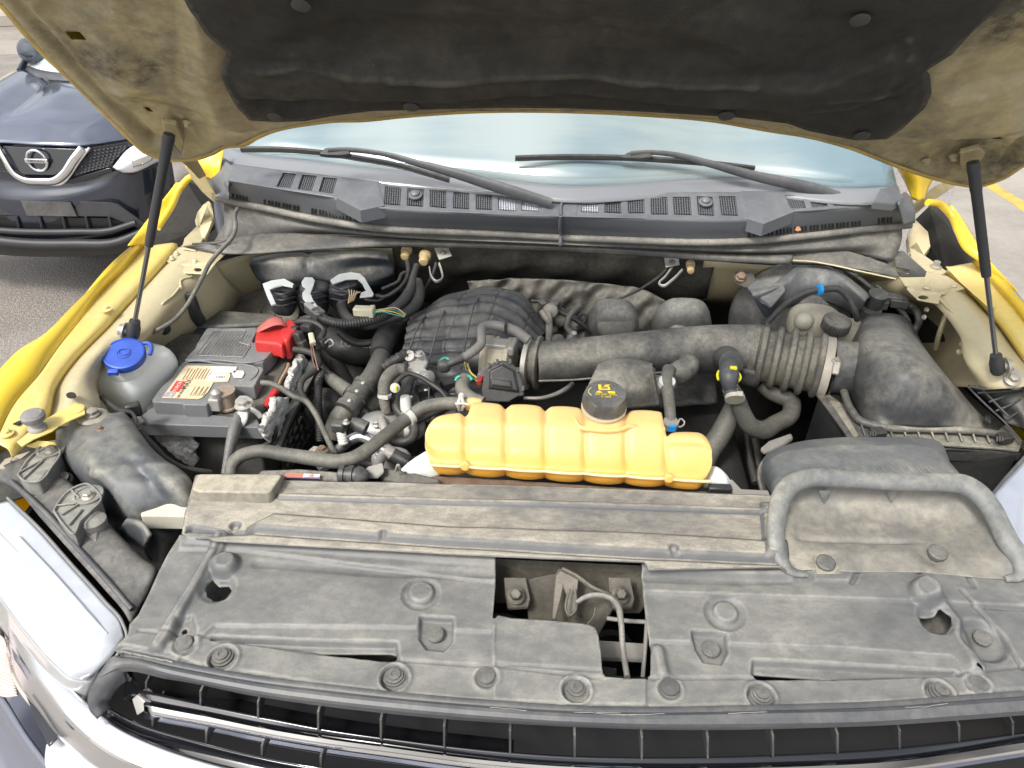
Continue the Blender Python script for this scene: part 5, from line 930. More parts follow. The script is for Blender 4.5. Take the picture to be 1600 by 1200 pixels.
# ------------------------------------------------------------------ engine bay contents
def T_(name, label, cat, mat, pts, r, ref=None, **kw):
    """a hose, wire or pipe that is a thing of its own"""
    o = tube(name, pts, r, mat, None, **kw); tag(o, label, cat, kw.get('group')); return o
def clampring(p, t, r, mat, parent, w=.008, name='hose_clamp', screw=True):
    t = np.array(t, float); t /= np.linalg.norm(t); o = lathe(name, np.array(p)-t*w/2, t, [(r*.99, 0), (r*1.08, 0), (r*1.08, w), (r*.99, w)], mat, parent, n=28)
    if screw:
        u = np.cross(t, [0, 0, 1.]); u /= np.linalg.norm(u); v = np.cross(u, t); v = v if v[2] > 0 else -v
        box('clamp_screw', np.array(p)+(v*.9-u*.3)*r*1.12, (.012, w*1.2, .007), mat, o, ax=axes(u, v), bevel=.001)
    return o
def circ(p, t, r, n=32):
    t = np.array(t, float); t /= np.linalg.norm(t); a = np.linspace(0, 2*math.pi, n, endpoint=False); u = np.cross([0, 0, 1.], t); u /= np.linalg.norm(u); v = np.cross(t, u)
    return np.array(p)+r*(np.cos(a)[:, None]*u+np.sin(a)[:, None]*v)
def loft(name, rings, mat, parent=None, nv=None, cap=True, world=True, seg=5, **kw):
    R = np.array(rings); n = R.shape[1]; nv = nv or (len(R)-1)*seg+1
    G = np.stack([cat1(R[:, k], nv) for k in range(n)], 1); f = grid_faces(nv, n, True).tolist()
    if cap: f += [list(range(n))[::-1], [(nv-1)*n+i for i in range(n)]]
    return mesh(name, G, f, mat, parent, auto=kw.pop('auto', 60), **kw)
def sq_ring(c, u, v, ru, rv, e=3., n=40):
    a = np.linspace(0, 2*math.pi, n, endpoint=False); ca, sa = np.cos(a), np.sin(a)
    x = np.sign(ca)*np.abs(ca)**(2/e); y = np.sign(sa)*np.abs(sa)**(2/e); return np.array(c)+ru*x[:, None]*np.array(u, float)+rv*y[:, None]*np.array(v, float)
X_, Y_, Z_ = np.eye(3)

# ---- intake manifold
man = thing('intake_manifold', 'black ribbed intake manifold arching up behind the throttle body', 'engine part', V3((740, 540, 1.0)))
rib = lambda u, v: .009*np.abs(np.sin(v*math.pi*13+.35*np.sin(u*6)))**.7-.002*np.exp(-((np.mod(u*4+.12*np.sin(v*9), 1)-.5)/.02)**2)+.002*np.sin(u*23+v*11)
patch('runner_shell', [[(618, 640, .95), (655, 660, .96), (700, 665, .97), (748, 655, .97), (775, 640, .97)], [(622, 590, 1.0), (655, 595, 1.01), (700, 592, 1.03), (745, 580, 1.04), (790, 590, 1.0)], [(628, 556, 1.03), (660, 545, 1.05), (705, 530, 1.08), (765, 522, 1.09), (808, 560, 1.03)],
    [(634, 528, 1.06), (668, 506, 1.085), (718, 490, 1.11), (775, 484, 1.12), (830, 540, 1.05)], [(644, 502, 1.06), (682, 480, 1.09), (732, 466, 1.115), (792, 463, 1.12), (850, 522, 1.05)], [(668, 486, 1.04), (700, 466, 1.06), (745, 454, 1.085), (800, 457, 1.09), (862, 530, 1.0)]],
    dusty('manifold plastic', (.024, .028, .036), (.27, .26, .22), .5, .5, 6, .36, lo=.38, hi=.75, bump=.12, edge=.25), man, nu=160, seg=22, solid=.004, disp=rib)
for k, (a, b, c_) in enumerate([((640, 640, .99), (636, 560, 1.06), (664, 494, 1.09)), ((672, 655, .99), (672, 560, 1.075), (704, 466, 1.10)), ((712, 650, 1.0), (728, 530, 1.115), (752, 456, 1.12)), ((764, 600, 1.05), (786, 530, 1.13), (776, 456, 1.13))]):
    tube('seam', [a, tuple((np.array(a)+np.array(b))/2+np.array([-2, 0, .015])), b, tuple((np.array(b)+np.array(c_))/2+np.array([-4, 0, .022])), c_], 1.6, BLKD, man) if k < 3 else None
for k in range(0): tube('rib', [(640+k*26, 605-k*3, 1.03), (652+k*26, 590-k*5, 1.055), (664+k*26, 582-k*6, 1.06)], 2.2, TUBEM, man)
# heat shield blanket at the firewall behind the engine
hsb = patch('heat_shield', [[(730, 440, 1.08), (790, 436, 1.09), (850, 436, 1.09), (930, 442, 1.09), (1010, 454, 1.08), (1040, 470, 1.06)], [(735, 465, 1.04), (790, 460, 1.05), (850, 462, 1.05), (930, 468, 1.05), (1010, 484, 1.04), (1040, 495, 1.02)], [(740, 510, .98), (800, 500, .98), (860, 500, .98), (930, 505, .98), (1010, 520, .98), (1040, 530, .97)], [(740, 560, .86), (800, 550, .86), (860, 550, .86), (930, 560, .86), (1010, 570, .86), (1040, 570, .86)]],
    FOIL, None, nu=90, seg=14, disp=lambda u, v: .006*np.sin(u*31+6*np.sin(v*5))*np.sin(v*9+u*7)+.004*np.sin(u*67+v*21)+.003*np.abs(np.sin(u*18-v*14)))
tag(hsb, 'crumpled grey heat shield draped behind the engine below the firewall', 'heat shield')
blk = thing('engine_block', 'dark engine block and covers deep below the intake tube', 'engine', (.05, .75, .7))
mesh('block', [(-.42, .5, .55), (.5, .5, .55), (.5, 1.1, .55), (-.42, 1.1, .55), (-.34, .55, .86), (.42, .55, .86), (.42, 1.08, .9), (-.34, 1.08, .9)], [[0, 3, 2, 1], [4, 5, 6, 7], [0, 1, 5, 4], [1, 2, 6, 5], [2, 3, 7, 6], [3, 0, 4, 7]], DARK, blk, bevel=.03)
for x in (-.3, -.2, -.1, .02, .12, .25, .34): lathe('pulley', (x, .47+.05*math.sin(x*30), .70+.05*math.cos(x*21)), (0, -1, .2), [(.02, -.02), (.05, 0), (.052, .02), (.03, .022), (.025, .03), (.001, .03)], BLK, blk, n=24)
patch('valve_cover', [[(1010, 640, .93), (1060, 635, .95), (1120, 630, .95)], [(1010, 600, .98), (1060, 590, .99), (1120, 600, .97)], [(1020, 570, .98), (1060, 560, .99), (1120, 570, .97)]], BLKD, blk, nu=20, seg=5, disp=lambda u, v: .003*np.sin(u*20+v*7))
# ---- throttle body
thr = thing('throttle_body', 'cast metal throttle body with black actuator cover and grey plug', 'throttle body', V3((790, 580, 1.0)))
tp0, tp1 = V3((757, 563, 1.06)), V3((832, 571, 1.065)); td = (tp1-tp0)/np.linalg.norm(tp1-tp0)
lathe('housing', tp0, td, [(.050, 0), (.057, .002), (.057, .015), (.053, .02), (.053, .050), (.057, .053), (.057, .062), (.048, .066)], dusty('cast throttle', (.48, .44, .35), (.42, .37, .26), .8, .3, 14, .55, metal=.2, bump=.5), thr, n=36, auto=30)
lathe('black_collar', tp0-td*.03, td, [(.040, 0), (.046, .002), (.046, .03), (.04, .031)], BLK, thr, n=32)
box('boss', tp0+td*.03+np.array([0, -.01, .05]), (.05, .03, .016), ALU, thr, ax=axes(td), bevel=.003); box('boss', tp0+td*.065+np.array([0, -.01, .05]), (.012, .05, .02), ALU, thr, ax=axes(td), bevel=.003)
for k in range(5):
    a = .6+k*.62; bolt(tp0+td*.03+np.array([0, -.05*math.cos(a), .05*math.sin(a)]), axis=(0, -math.cos(a), math.sin(a)), r=.004, parent=thr)
acc = V3((787, 603, 1.095))
apoly = [(757, 578), (770, 567), (785, 563), (800, 567), (812, 580), (817, 600), (819, 618), (808, 620), (795, 628), (757, 627), (752, 612), (754, 600)]
AP = Plane(acc, (1, .03, 0), (0, .55, .83))
relief('actuator_cover', AP, apoly, BLK, thr, step=.0018, thick=.03, wave=0, feats=[('poly', [(765, 580), (785, 570), (803, 580), (810, 612), (765, 606)], .005, .004), ('poly', [(768, 592), (798, 596), (800, 606), (768, 602)], .003, .003)])
for p in [(764, 571), (777, 565), (797, 565), (809, 578), (817, 607)]: box('cover_clip', AP.hit(*p, off=.001), (.006, .011, .008), BLKD, thr, ax=axes(AP.u, AP.n), bevel=.001)
pg = box('plug', V3((764, 592, 1.09)), (.050, .020, .020), dusty('grey plug', (.16, .16, .165), DUST, .4, .4, 20, .5), thr, ax=axes((1, -.15, -.25)), bevel=.002)
for k in range(5): box('plug_rib', V3((757+k*6, 588+k*1.4, 1.103)), (.0025, .016, .004), BLKD, pg, ax=axes((1, -.15, -.25)), bevel=.0005)
box('plug_lock', V3((750, 594, 1.098)), (.008, .020, .012), RED, pg, ax=axes((1, -.15, -.25)), bevel=.001)
for k in range(4): tube('plug_wire', [(746, 590+k*2, 1.09), (738, 584+k*2, 1.09), (733-k*1.5, 574+k, 1.085), (731-k*1.5, 566, 1.07)], .9, plain('yellow wire', (.72, .60, .18), .5) if k == 0 else bpy.data.materials['yellow wire'] if k != 2 else BLKD, pg, ns=8)
clampring(tp1-td*.012, td, .051, dusty('bright clamp band', (.62, .60, .52), DUST, .4, .3, 14, .4, metal=.4), thr, w=.010)
# ---- intake tube with bellows
itk = thing('intake_tube', 'long dusty black intake tube with bellows running to the air filter box', 'intake tube', V3((1000, 560, 1.0)))
cl = [(808, 568, 1.066), (835, 568, 1.066), (900, 560, 1.07), (960, 556, 1.07), (1020, 550, 1.07), (1080, 546, 1.07), (1130, 545, 1.07), (1185, 552, 1.07)]
tube('duct', [(838, 567, 1.066), (900, 562, 1.07), (960, 556, 1.072), (1020, 551, 1.074), (1080, 547, 1.076), (1130, 546, 1.076), (1186, 552, 1.074)], [33, 33.5, 34, 35, 37, 39, 45], TUBEM, itk, ns=48, step=.004)
sp = np.array([V3(p) for p in [(842, 588, 1.075), (900, 586, 1.08), (960, 580, 1.085), (1030, 575, 1.085), (1090, 570, 1.08)]]); sp[:, 1] -= .018
tube('mould_seam', sp, .0022, TUBEM, itk, world=True, rpx=False)
d0 = V3((842, 567, 1.066)); lathe('flange', d0-td*.005, td, [(.045, -.026), (.047, -.020), (.048, 0), (.060, .001), (.060, .007), (.046, .009)], BELL, itk, n=48, xdir=(0, 0, 1))
patch('tube_top_rail', [[(1150, 513, 1.12), (1185, 516, 1.12)], [(1150, 521, 1.122), (1185, 524, 1.122)]], TUBEM, itk, nu=6, seg=2)
b0_, b1_ = V3((1180, 553, 1.072)), V3((1292, 574, 1.072)); bd = (b1_-b0_)/np.linalg.norm(b1_-b0_); BL = np.linalg.norm(b1_-b0_)
prof = []
for i in range(121):
    t = i/120; r = .060+.012*ss((np.sin(t*2*math.pi*4.7-1.2)+.6)/1.4)+(.002 if t < .06 else 0); prof.append((r, t*BL*.93))
lathe('bellows', b0_, bd, [(.048, 0)]+prof+[(.05, BL*.93)], BELL, itk, n=56, auto=80)
lathe('cuff', b0_-bd*.004, bd, [(.055, -.01), (.066, -.008), (.068, .006), (.058, .012)], BELL, itk, n=48)
ck = clampring(b0_+bd*(BL*.97), bd, .0625, dusty('tan clamp band', (.60, .56, .48), (.38, .32, .24), .5, .2, 12, .5, metal=.3), itk, w=.020, screw=False)
bx = b0_+bd*(BL*.97); box('worm_screw', bx+np.array([0, -.057, .034]), (.016, .03, .014), STEEL, ck, ax=axes(bd, (0, -.7, .5)), bevel=.003); bolt(bx+np.array([.0, -.048, .046]), axis=(0, -.3, .9), r=.006, parent=ck)
# breather bosses on the tube
lathe('breather_port', V3((1140, 565, 1.10)), (0, -.75, .3), [(.030, -.03), (.027, .0), (.0265, .016), (.021, .018)], BLKD, itk, n=28)
tube('port_elbow', [(1040, 590, 1.06), (1062, 582, 1.075), (1076, 572, 1.085), (1072, 562, 1.08)], [15, 19, 17, 12], TUBEM, itk, ns=24)
tube('port_elbow', [(1010, 600, 1.055), (1030, 603, 1.06), (1052, 598, 1.065)], [16, 17, 15], TUBEM, itk, ns=24)
patch('tube_bracket', [[(1158, 576, 1.07), (1186, 580, 1.07)], [(1158, 600, 1.03), (1180, 606, 1.03)]], BLKD, itk, nu=6, seg=3, solid=.006)
# ---- resonator chambers
# ---- lower resonator box by the coolant cap
ob = thing('oil_separator', 'rounded dusty black plastic box just behind the coolant cap', 'plastic box', V3((985, 600, 1.0)))
patch('shell', [[(918, 632, 1.04), (950, 640, 1.04), (1000, 638, 1.04), (1032, 634, 1.04)], [(918, 606, 1.08), (950, 608, 1.09), (1000, 606, 1.09), (1026, 604, 1.08)], [(926, 586, 1.10), (950, 583, 1.11), (995, 581, 1.11), (1022, 584, 1.10)], [(932, 574, 1.10), (955, 568, 1.11), (995, 566, 1.11), (1020, 572, 1.10)], [(935, 566, 1.07), (955, 560, 1.08), (995, 560, 1.08), (1022, 568, 1.07)]], TUBEM, ob, nu=34, seg=6)
patch('shell_side', [[(1018, 572, 1.10), (1026, 600, 1.08), (1030, 634, 1.04)], [(1024, 575, 1.08), (1034, 602, 1.05), (1036, 636, 1.02)]], TUBEM, ob, nu=16, seg=3)
# ---- pcv hose with yellow clip
T_('breather_hose', 'dusty breather hose with a yellow quick connector curving under the bellows', 'hose', HOSE, [(1141, 606, 1.10), (1150, 620, 1.07), (1160, 645, 1.03), (1172, 665, 1.0), (1190, 672, .98), (1212, 662, .97), (1236, 645, .97), (1236, 628, .98), (1205, 612, .99), (1190, 600, 1.0)], [13, 13, 13.5, 14, 14.5, 14, 14, 14, 13, 12])
qc = thing('quick_connector', 'black and yellow quick connector plugged into the front of the intake tube', 'connector', V3((1141, 580, 1.1)))
t0, t1 = V3((1140, 566, 1.125)), V3((1143, 622, 1.085)); tt = (t1-t0)/np.linalg.norm(t1-t0)
tube('elbow', [(1140, 572, 1.125), (1139, 590, 1.12), (1140, 602, 1.105), (1143, 612, 1.09)], [14, 15, 12, 11], SURR, qc, ns=22)
for k, (p, r) in enumerate([((1139, 578, 1.122), 16), ((1139, 586, 1.12), 15), ((1140, 594, 1.115), 13.5), ((1142, 606, 1.10), 12.5), ((1144, 616, 1.09), 13.5)]):
    lathe('ring', V3(p), tt, [(m_px(V3(p), r), -.002), (m_px(V3(p), r)*1.04, 0), (m_px(V3(p), r), .003)], BLKD if k != 4 else SURR, qc, n=26)
tube('yellow_clip', [(1124, 579, 1.12), (1121, 586, 1.115), (1123, 594, 1.11)], 2.2, YCLIP, qc); tube('yellow_clip', [(1154, 583, 1.12), (1157, 590, 1.115), (1152, 597, 1.11)], 2.2, YCLIP, qc)
box('yellow_tab', V3((1146, 575, 1.142)), (.014, .008, .006), YCLIP, qc, bevel=.001)
clampring(V3((1148, 622, 1.085)), tt, .0185, dusty('pale clamp', (.50, .48, .38), DUST, .4, .3, 14, .5), qc, w=.009)
T_('coolant_hose', 'grey hose dropping away behind the right end of the yellow tank', 'hose', HOSE, [(1148, 632, 1.02), (1138, 655, .99), (1125, 680, .96), (1108, 705, .93), (1095, 740, .88)], [14, 16, 17, 17, 17])
T_('thin_hose', 'thin dark line hanging in the gap beside the tank', 'hose', HOSED, [(1165, 640, .9), (1166, 680, .86), (1172, 720, .82), (1180, 755, .8)], 6)
T_('coolant_hose', 'dark hose deep in the gap under the bellows', 'hose', HOSED, [(1175, 670, .85), (1180, 700, .82), (1190, 740, .78), (1210, 770, .75)], 9)
cb = slab('cooler_bracket', [(1188, 700, .95), (1202, 688, .96), (1236, 676, .96), (1240, 684, .955), (1225, 694, .95), (1205, 704, .945), (1195, 706, .945)], dusty('plastic tab', (.2, .2, .19), DUST, .5, .3, 9, .5), None, thick=.01, bevel=.003); tag(cb, 'small grey plastic tab in the dark beneath the bellows', 'bracket')
# small vertical hose to the tank
T_('vent_hose', 'short upright grey hose entering the top right of the yellow tank', 'hose', HOSE, [(1046, 577, 1.115), (1042, 590, 1.11), (1044, 615, 1.10), (1047, 645, 1.09), (1048, 668, 1.07)], [11, 10, 9.5, 9, 9])
vc = thing('hose_clip', 'bright blue and silver clip at the foot of the short upright hose', 'clip', V3((1049, 666, 1.08)))
c0 = V3((1048, 662, 1.08)); lathe('band', c0, (0, -.15, 1), [(.0135, -.008), (.015, -.008), (.015, .006), (.0135, .006)], STEEL, vc, n=24)
box('blue_tab', c0+np.array([.001, -.015, .0]), (.014, .006, .014), CYAN, vc, bevel=.001); tube('wire_ear', [(1058, 664, 1.085), (1064, 654, 1.09), (1070, 660, 1.085), (1066, 666, 1.08), (1060, 667, 1.08)], 1.4, ALU, vc)
cl_ = clampring(V3((1042, 598, 1.108)), (0, -.2, 1), .0155, WTAPE, None, w=.012); tag(cl_, 'pale clamp around the top of the short upright hose', 'hose clamp'); 
# ---- coolant tank
tank = thing('coolant_tank', 'translucent amber coolant tank with scalloped lobes and a black cap', 'coolant tank', V3((890, 740, 1.1)))
bnd = [727, 790, 852, 914, 978, 1041]
def lobes(x): return sum(math.exp(-((x-b)/5.5)**2) for b in bnd)
def lob_arc(x):
    e = [664]+bnd+[1113]
    for a, b in zip(e[:-1], e[1:]):
        if a <= x <= b: t = (x-a)/(b-a); return math.sqrt(max(0, 1-(2*t-1)**2*.96))
    return 0
def top_y(x): return float(np.interp(x, [664, 726, 732, 738, 1034, 1042, 1113], [652, 640, 640, 626, 640, 672, 674]))
xs = np.concatenate([664+(np.linspace(0, 1, 26)**2)*24, np.linspace(690, 1086, 250), 1113-(np.linspace(1, 0, 26)**2)*24])
G = []
for x in xs:
    ee = min((x-664)/24., (1113-x)/24., 1.); k = math.sqrt(max(0, 1-(1-max(ee, 0))**2)); lb = lobes(x); la = lob_arc(x)
    sy = 721+(x-665)*.060; bul = (1-la)
    z0 = 1.105
    def wpt(y, z): return V3((x, y, z))
    seam = wpt(sy, 1.128)
    pts = [seam+np.array([0, .14, -.035]), seam+np.array([0, .03+.012*bul, -.036]), seam+np.array([0, -.004+.014*bul, -.028]), seam+np.array([0, -.006+.010*bul, -.012]), seam+np.array([0, -.001+.002*bul, -.004]), seam+np.array([0, -.0045, -.003]), seam+np.array([0, -.0045, .003]), seam+np.array([0, .004, .0045])]
    cr_y = 661+(x-665)*.028; 
    q1 = wpt(sy-22, 1.142); q2 = wpt(cr_y+12, 1.168); q3 = wpt(cr_y, 1.178); bk = wpt(top_y(x)+2, 1.182 if x < 1041 else 1.170); 
    if x > 1041: q3 = wpt(cr_y+16, 1.172); q2 = wpt(cr_y+24, 1.162)
    if x < 734: q3 = wpt(cr_y+4, 1.176)
    pts += [q1, q2, q3, q3*.5+bk*.5+np.array([0, 0, .004]), bk, bk+np.array([0, .006, -.01]), bk+np.array([0, .008, -.05]), bk+np.array([0, .002, -.08])]
    pts = np.array(pts); c = pts[[3, 10, 12]].mean(0)
    inw = np.array([0.]*5+[0, 0]+[.2]+[1, 1, 1, 1, 1.3, 1, .5, 0])
    for j in range(len(pts)):
        if inw[j]:
            dz = np.array([0, .35, -.95]) if j < 12 else np.array([0, -.6, -.6]); pts[j] = pts[j]+dz*(.0048*inw[j]*lb)+dz*((.0018 if j < 11 else .0065)*(1-la)*inw[j])
    kk = np.array([k]*len(pts)); kk[4:8] = .25+.75*k
    pts = c+(pts-c)*np.maximum(kk, .02)[:, None]; G.append(pts)
G = np.array(G); nr_ = 5
Gf = []
for r_i in range(len(xs)):
    P = G[r_i]; Gf.append(np.vstack([lin1(P[:8], 16)[:-1], cat1(P[7:], 40)]))
Gf = np.array(Gf); f = grid_faces(len(xs), Gf.shape[1])
a = Gf.reshape(-1, 3); q = f[len(f)//2+20]; nrm = np.cross(a[q[1]]-a[q[0]], a[q[2]]-a[q[0]])
if nrm[2] < 0: f = f[:, ::-1]
mesh('tank_shell', Gf, f, COOL, tank)
sm = []
for x in np.linspace(670, 1108, 120):
    pnt = V3((x, 721+(x-665)*.060, 1.128)); sm.append(pnt+np.array([0, -.005-.004*lob_arc(x), 0]))
tube('seam_flange', sm, .0028, translucent('pale seam', (.90, .66, .34)), tank, world=True, rpx=False, ns=8)
for x in (727, 1045): lathe('seam_boss', V3((x, 721+(x-665)*.060+3, 1.128)), (0, -1, .3), [(.0085, -.004), (.0085, .004), (.006, .006), (.001, .006)], COOL, tank, n=20)
for nm, rows in (('mount_foot', [[(622, 738, 1.10), (636, 724, 1.11), (660, 708, 1.12), (674, 700, 1.12)], [(622, 746, 1.09), (640, 738, 1.11), (664, 728, 1.115), (682, 722, 1.115)], [(628, 752, 1.07), (648, 750, 1.09), (672, 748, 1.09), (690, 742, 1.09)]]),
                 ('mount_foot', [[(1108, 728, 1.11), (1122, 730, 1.12), (1136, 742, 1.11), (1142, 752, 1.10)], [(1100, 750, 1.10), (1118, 748, 1.115), (1134, 752, 1.11), (1142, 760, 1.09)], [(1098, 762, 1.08), (1116, 764, 1.09), (1130, 765, 1.09), (1140, 766, 1.08)]])):
    patch(nm, rows, HDPE, tank, nu=20, seg=6, solid=.006)
patch('neck_web', [[(898, 650, 1.19), (905, 664, 1.186), (925, 668, 1.184), (970, 668, 1.184), (985, 662, 1.185), (1000, 666, 1.18)], [(898, 658, 1.186), (905, 670, 1.18), (925, 674, 1.178), (970, 674, 1.178), (985, 670, 1.178), (1000, 674, 1.172)]], COOL, tank, nu=30, seg=3, solid=.003)
nk = V3((943, 640, 1.185)); cap_ax = np.array([.0, -.12, 1.]); cap_ax /= np.linalg.norm(cap_ax)
lathe('filler_neck', nk-cap_ax*.02, cap_ax, [(.037, 0), (.0375, .022), (.040, .024), (.040, .028), (.036, .029)], plain('neck plastic', (.50, .43, .30), .45), tank, n=40)
CAPM = dusty('coolant cap', (.045, .047, .05), DUST, .3, .3, 16, .5)
def capmod(a_, r, h, i): return r*(1+(.035 if i in (2, 3, 4) and math.cos(a_*6) > .93 else 0)-(.03 if i in (2, 3, 4) and math.cos(a_*6) < .2 else 0))
cap = lathe('cap', nk+cap_ax*.012, cap_ax, [(.034, 0), (.0385, .001), (.0385, .004), (.038, .015), (.037, .0235), (.0355, .026), (.028, .026), (.001, .026)], CAPM, tank, n=72, mod=capmod, auto=30)
ct = nk+cap_ax*.0387; cu = np.array([1, 0, 0.]); cv = np.cross(cap_ax, cu)
cc = lambda a_, b_: ct+cu*a_+cv*b_
def decal(name, pts, mat, parent, h=.0006): return slab(name, [cc(*p)+cap_ax*h for p in pts], mat, parent, world=True, thick=.0006, down=-cap_ax, bevel=0)
decal('print', [(-.012, .016), (.008, .017), (.009, .009), (-.011, .008)], INKY, cap); decal('print', [(-.0118, .022), (-.007, .0222), (-.0065, .017), (-.0115, .0165)], INKY, cap); decal('print', [(-.002, .0175), (.001, .022), (.009, .0235), (.006, .0195), (.007, .018)], INKY, cap)
text('lettering', '!888', cc(-.0015, .0127)+cap_ax*.001, cu, cv, .007, INKK, cap)
decal('print', [(-.0165, .001), (-.0115, .006), (-.005, .001)], INKY, cap); decal('print', [(.004, .0055), (.0165, .005), (.017, .000), (.0045, .000)], INKY, cap)
text('lettering', 'DO NOT  OPEN', cc(.001, -.004)+cap_ax*.0006, cu, cv, .0052, INKY, cap); text('lettering', 'IF  HOT', cc(.001, -.010)+cap_ax*.0006, cu, cv, .0052, INKY, cap)
tube('print', [cc(-.024, .013)+cap_ax*.0006, cc(-.029, .006)+cap_ax*.0006, cc(-.029, -.001)+cap_ax*.0006, cc(-.024, -.008)+cap_ax*.0006], .0009, plain('faded print', (.5, .52, .2), .5), cap, world=True, rpx=False, ns=6)
# support strip, rusty rail and bracket behind the beam
for nm, lb, pts, z, mt in [('cooler_rail', 'rusty brown strip visible under the amber tank', [(650, 742), (800, 750), (1000, 764), (1170, 770), (1172, 776), (1000, 772), (800, 760), (640, 752)], 1.09, RUST),
                           ('tank_bracket', 'flat grey steel bracket with a hole right of the tank', [(1143, 748), (1158, 764), (1200, 766), (1206, 780), (1150, 778), (1136, 756)], 1.10, BRACE)]:
    o = slab(nm, [(x, y, z) for x, y in pts], mt, None, thick=.004, bevel=.001); tag(o, lb, 'bracket')
o = box('rail_plug', V3((1124, 766, 1.10)), (.04, .015, .02), BLK, None, bevel=.003); tag(o, 'small black plug under the right foot of the tank', 'plug')
# ---- battery
BT = 1.075
bat = thing('battery', 'grey car battery with cream label and red terminal cover', 'battery', V3((300, 640, .9)))
def prismz(name, out, zt, zb, mat, parent, **kw):
    T = [V3((x, y, zt)) for x, y in out]; return prism(name, T, [np.array([p[0], p[1], zb]) for p in T], mat, parent, world=True, **kw)
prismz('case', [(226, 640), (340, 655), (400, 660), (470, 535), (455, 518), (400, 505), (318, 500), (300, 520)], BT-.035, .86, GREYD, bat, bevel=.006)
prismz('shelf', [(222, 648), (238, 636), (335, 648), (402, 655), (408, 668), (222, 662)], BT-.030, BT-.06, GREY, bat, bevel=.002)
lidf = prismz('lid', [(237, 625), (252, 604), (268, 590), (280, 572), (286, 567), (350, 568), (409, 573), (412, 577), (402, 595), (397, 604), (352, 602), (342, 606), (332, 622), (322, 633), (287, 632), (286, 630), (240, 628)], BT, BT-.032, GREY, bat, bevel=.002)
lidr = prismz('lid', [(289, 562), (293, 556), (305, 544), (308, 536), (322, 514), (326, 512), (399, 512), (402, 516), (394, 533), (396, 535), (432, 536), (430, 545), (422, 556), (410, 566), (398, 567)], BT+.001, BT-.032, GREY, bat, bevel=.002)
tube('lid_lip', [V3((x, y, BT+.002)) for x, y in [(290, 563), (340, 563), (395, 566), (410, 563), (424, 550)]], .0025, GREY, lidr, world=True, rpx=False, ns=8)
tube('lid_lip', [V3((x, y, BT+.001)) for x, y in [(284, 570), (290, 567), (350, 569), (395, 573), (402, 577), (398, 588), (390, 594)]], .0022, GREY, lidf, world=True, rpx=False, ns=8)
lab = slab('label', [(253, 621, BT+.002), (288, 574, BT+.002), (292, 571, BT+.002), (330, 572, BT+.002), (358, 576, BT+.002), (360, 587, BT+.002), (356, 596, BT+.002), (334, 597, BT+.002), (325, 612, BT+.002), (316, 621, BT+.002), (310, 623, BT+.002)], CREAM, bat, thick=.001, bevel=0)
slab('print', [(331, 572, BT+.003), (370, 573, BT+.003), (368, 582, BT+.003), (326, 582, BT+.003)], WHITE, lab, thick=.0008, bevel=0)
slab('print', [(362, 584, BT+.003), (366, 579, BT+.003), (380, 579, BT+.003), (382, 583, BT+.003), (378, 590, BT+.003), (366, 590, BT+.003)], WHITE, lab, thick=.0008, bevel=0)
slab('print', [(320, 596, BT+.0028), (326, 584, BT+.0028), (356, 585, BT+.0028), (352, 594, BT+.0028), (330, 594, BT+.0028)], plain('label pale', (.78, .74, .62), .5), lab, thick=.0008, bevel=0)
rdb = slab('print', [(265, 611, BT+.003), (276, 595, BT+.003), (290, 596, BT+.003), (279, 612, BT+.003)], INKR, lab, thick=.0008, bevel=0)
slab('print', [(254, 619, BT+.003), (262, 612, BT+.003), (275, 613, BT+.003), (269, 620, BT+.003)], plain('label grey', (.35, .34, .36), .5), lab, thick=.0008, bevel=0)
p0_, p1_ = V3((272, 612, BT+.004)), V3((283, 596, BT+.004)); vx = p1_-p0_
text('lettering', 'MOTORCRAFT', (p0_+p1_)/2, vx, np.array([-vx[1], vx[0], 0]), .011, WHITE, lab)
text('lettering', 'MAX', V3((292, 600, BT+.003)), vx, np.array([-vx[1], vx[0], 0]), .017, INKK, lab); text('lettering', '100 MONTH', V3((284, 612, BT+.003)), vx, np.array([-vx[1], vx[0], 0]), .008, INKK, lab)
text('lettering', '100', V3((343, 589, BT+.004)), (1, .1, 0), (-.1, 1, 0), .014, plain('label grey', (.35, .34, .36), .5), lab)
for k in range(7):
    a_, b__ = V3((297+k*3.4, 618, BT+.003)), V3((305+k*3.4+(k % 2)*3, 604, BT+.003)); tube('print', [a_, b__], .0005, plain('label brown', (.35, .25, .15), .6) if k == 0 else bpy.data.materials['label brown'], lab, world=True, rpx=False, ns=4, straight=True)
for k in range(9):
    a_, b__ = V3((286+k*4.6, 592, BT+.003)), V3((296+k*4.6, 575+(k % 3), BT+.003)); tube('print', [a_, b__], .0006, bpy.data.materials['label brown'], lab, world=True, rpx=False, ns=4, straight=True)
